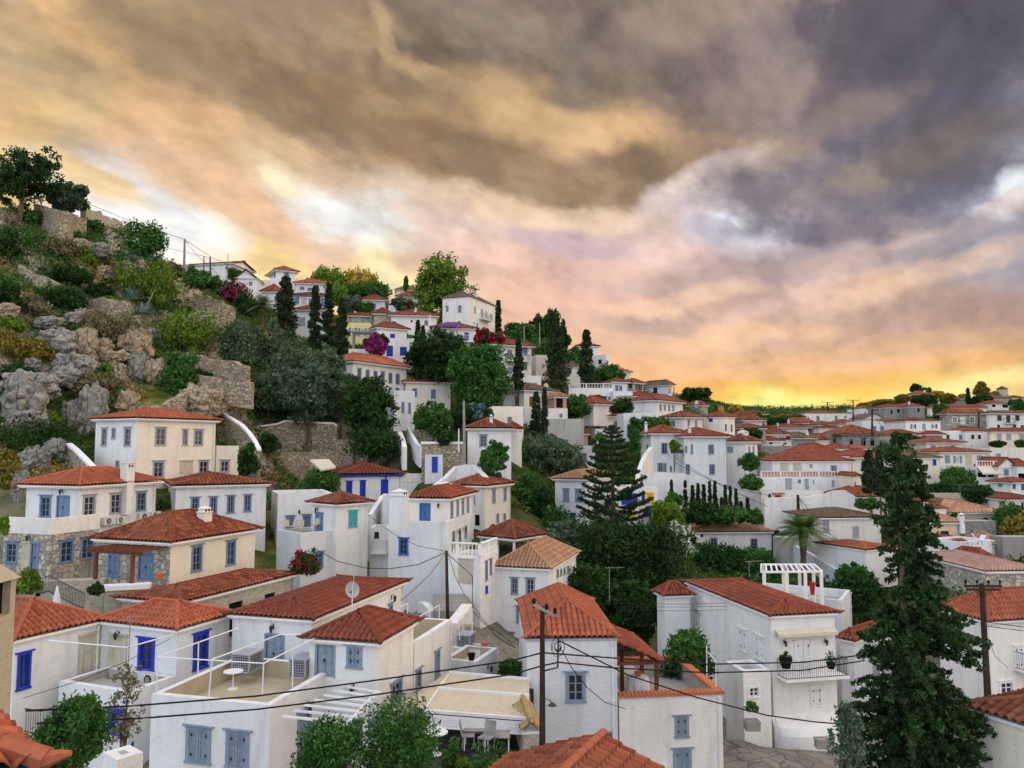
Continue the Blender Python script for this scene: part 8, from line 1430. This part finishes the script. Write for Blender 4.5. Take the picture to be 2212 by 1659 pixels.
make_roof(W0, 3.4, 0, .75, .06, 'hip', 0, e, tuple(off), rz, 'o'); mb = MB(); mb.box(0, W0, 0, 3.4, -6, -.02); link('wall', mb, e, tuple(off), rz, ['W']); mb = MB(); mb.box(-.05, W0 + .05, -.05, 3.45, -.12, .02); link('eave_board', mb, e, tuple(off), rz, ['pt_m'])
h50 = House('small stone kiosk with ochre tile roof at the foot of the power pole', 'kiosk', None, 'kiosk'); h50.b('C', 30.5, 95, 1350, 1700, None, 235, 6, 1075, 'SM', 'y', '', tl=2.6, kind='gy', ov=.12, ctrl=False)
# person sitting by the stone wall
e_p = at('A', 318, 300, 43); me = bpy.data.meshes.new('person'); vs = [(0, 0, .0), (0, .02, .28), (0, 0, .52), (0, 0, .62), (0, 0, .72), (-.2, 0, .5), (-.27, -.08, .25), (-.2, -.2, .12), (.2, 0, .5), (.27, -.08, .25), (.2, -.2, .12), (-.1, -.35, .0), (.1, -.35, .0), (-.1, -.4, -.4), (.1, -.4, -.4), (0, 0, .84)]; es = [(0, 1), (1, 2), (2, 3), (3, 4), (4, 15), (2, 5), (5, 6), (6, 7), (2, 8), (8, 9), (9, 10), (0, 11), (0, 12), (11, 13), (12, 14)]
me.from_pydata(vs, es, []); po = bpy.data.objects.new('person', me); COL.objects.link(po); po.location = tuple(e_p); po.modifiers.new('s', 'SKIN'); po.modifiers.new('d', 'SUBSURF').levels = 1; rad = [.15, .14, .14, .06, .10, .06, .045, .035, .06, .045, .035, .08, .08, .05, .05, .10]
for i, r in enumerate(rad): me.skin_vertices[0].data[i].radius = (r, r)
me.skin_vertices[0].data[0].use_root = True; me.materials.append(MAT['skin']); tag(po, 'person in a pale shirt seated by the dry stone wall', 'person'); hb = MB(); hb.lathe([(.01, .72), (.12, .76), (.125, .86), (.09, .95), (.01, .97)], (0, .02, 0), 12); link('hair', hb, po, mats=['dark']); sb = MB(); sb.lathe([(.17, .02), (.17, .3), (.21, .48), (.12, .58)], (0, .01, 0), 14); link('shirt', sb, po, mats=['cloth_w'])
# inclined skylight panel
e = empty('skylight_panel', tuple(at('F', 575, 735, 80)), 'tilted pale skylight panel leaning on the stone wall', 'skylight'); o = Vector(e.location); mb = MB(); c4 = [q('F', 462, 652, 82), q('F', 630, 648, 82), q('F', 688, 712, 79), q('F', 560, 738, 79)]; mb.add([tuple(x) for x in c4] + [tuple(x - Vector((0, 0, .2))) for x in c4], [(0, 1, 2, 3), (4, 7, 6, 5), (0, 4, 5, 1), (1, 5, 6, 2), (2, 6, 7, 3), (3, 7, 4, 0)]); link('panel', mb, e, mats=['pale_canvas'])
for i in range(12):   # stone steps by the patio
    a = at('B', 1530, 300 - i * 12, 52 + i * .35); mb = MB(); mb.box(0, 2.2, 0, .6, -.6, 0)
    if i == 0: e = empty('staircase', tuple(a), 'grey stone staircase climbing between white walls beyond the patio', 'staircase'); o = Vector(e.location)
    p_ = Vector(a) - o; link('step', mb, e, tuple(p_), 0, ['GR'])
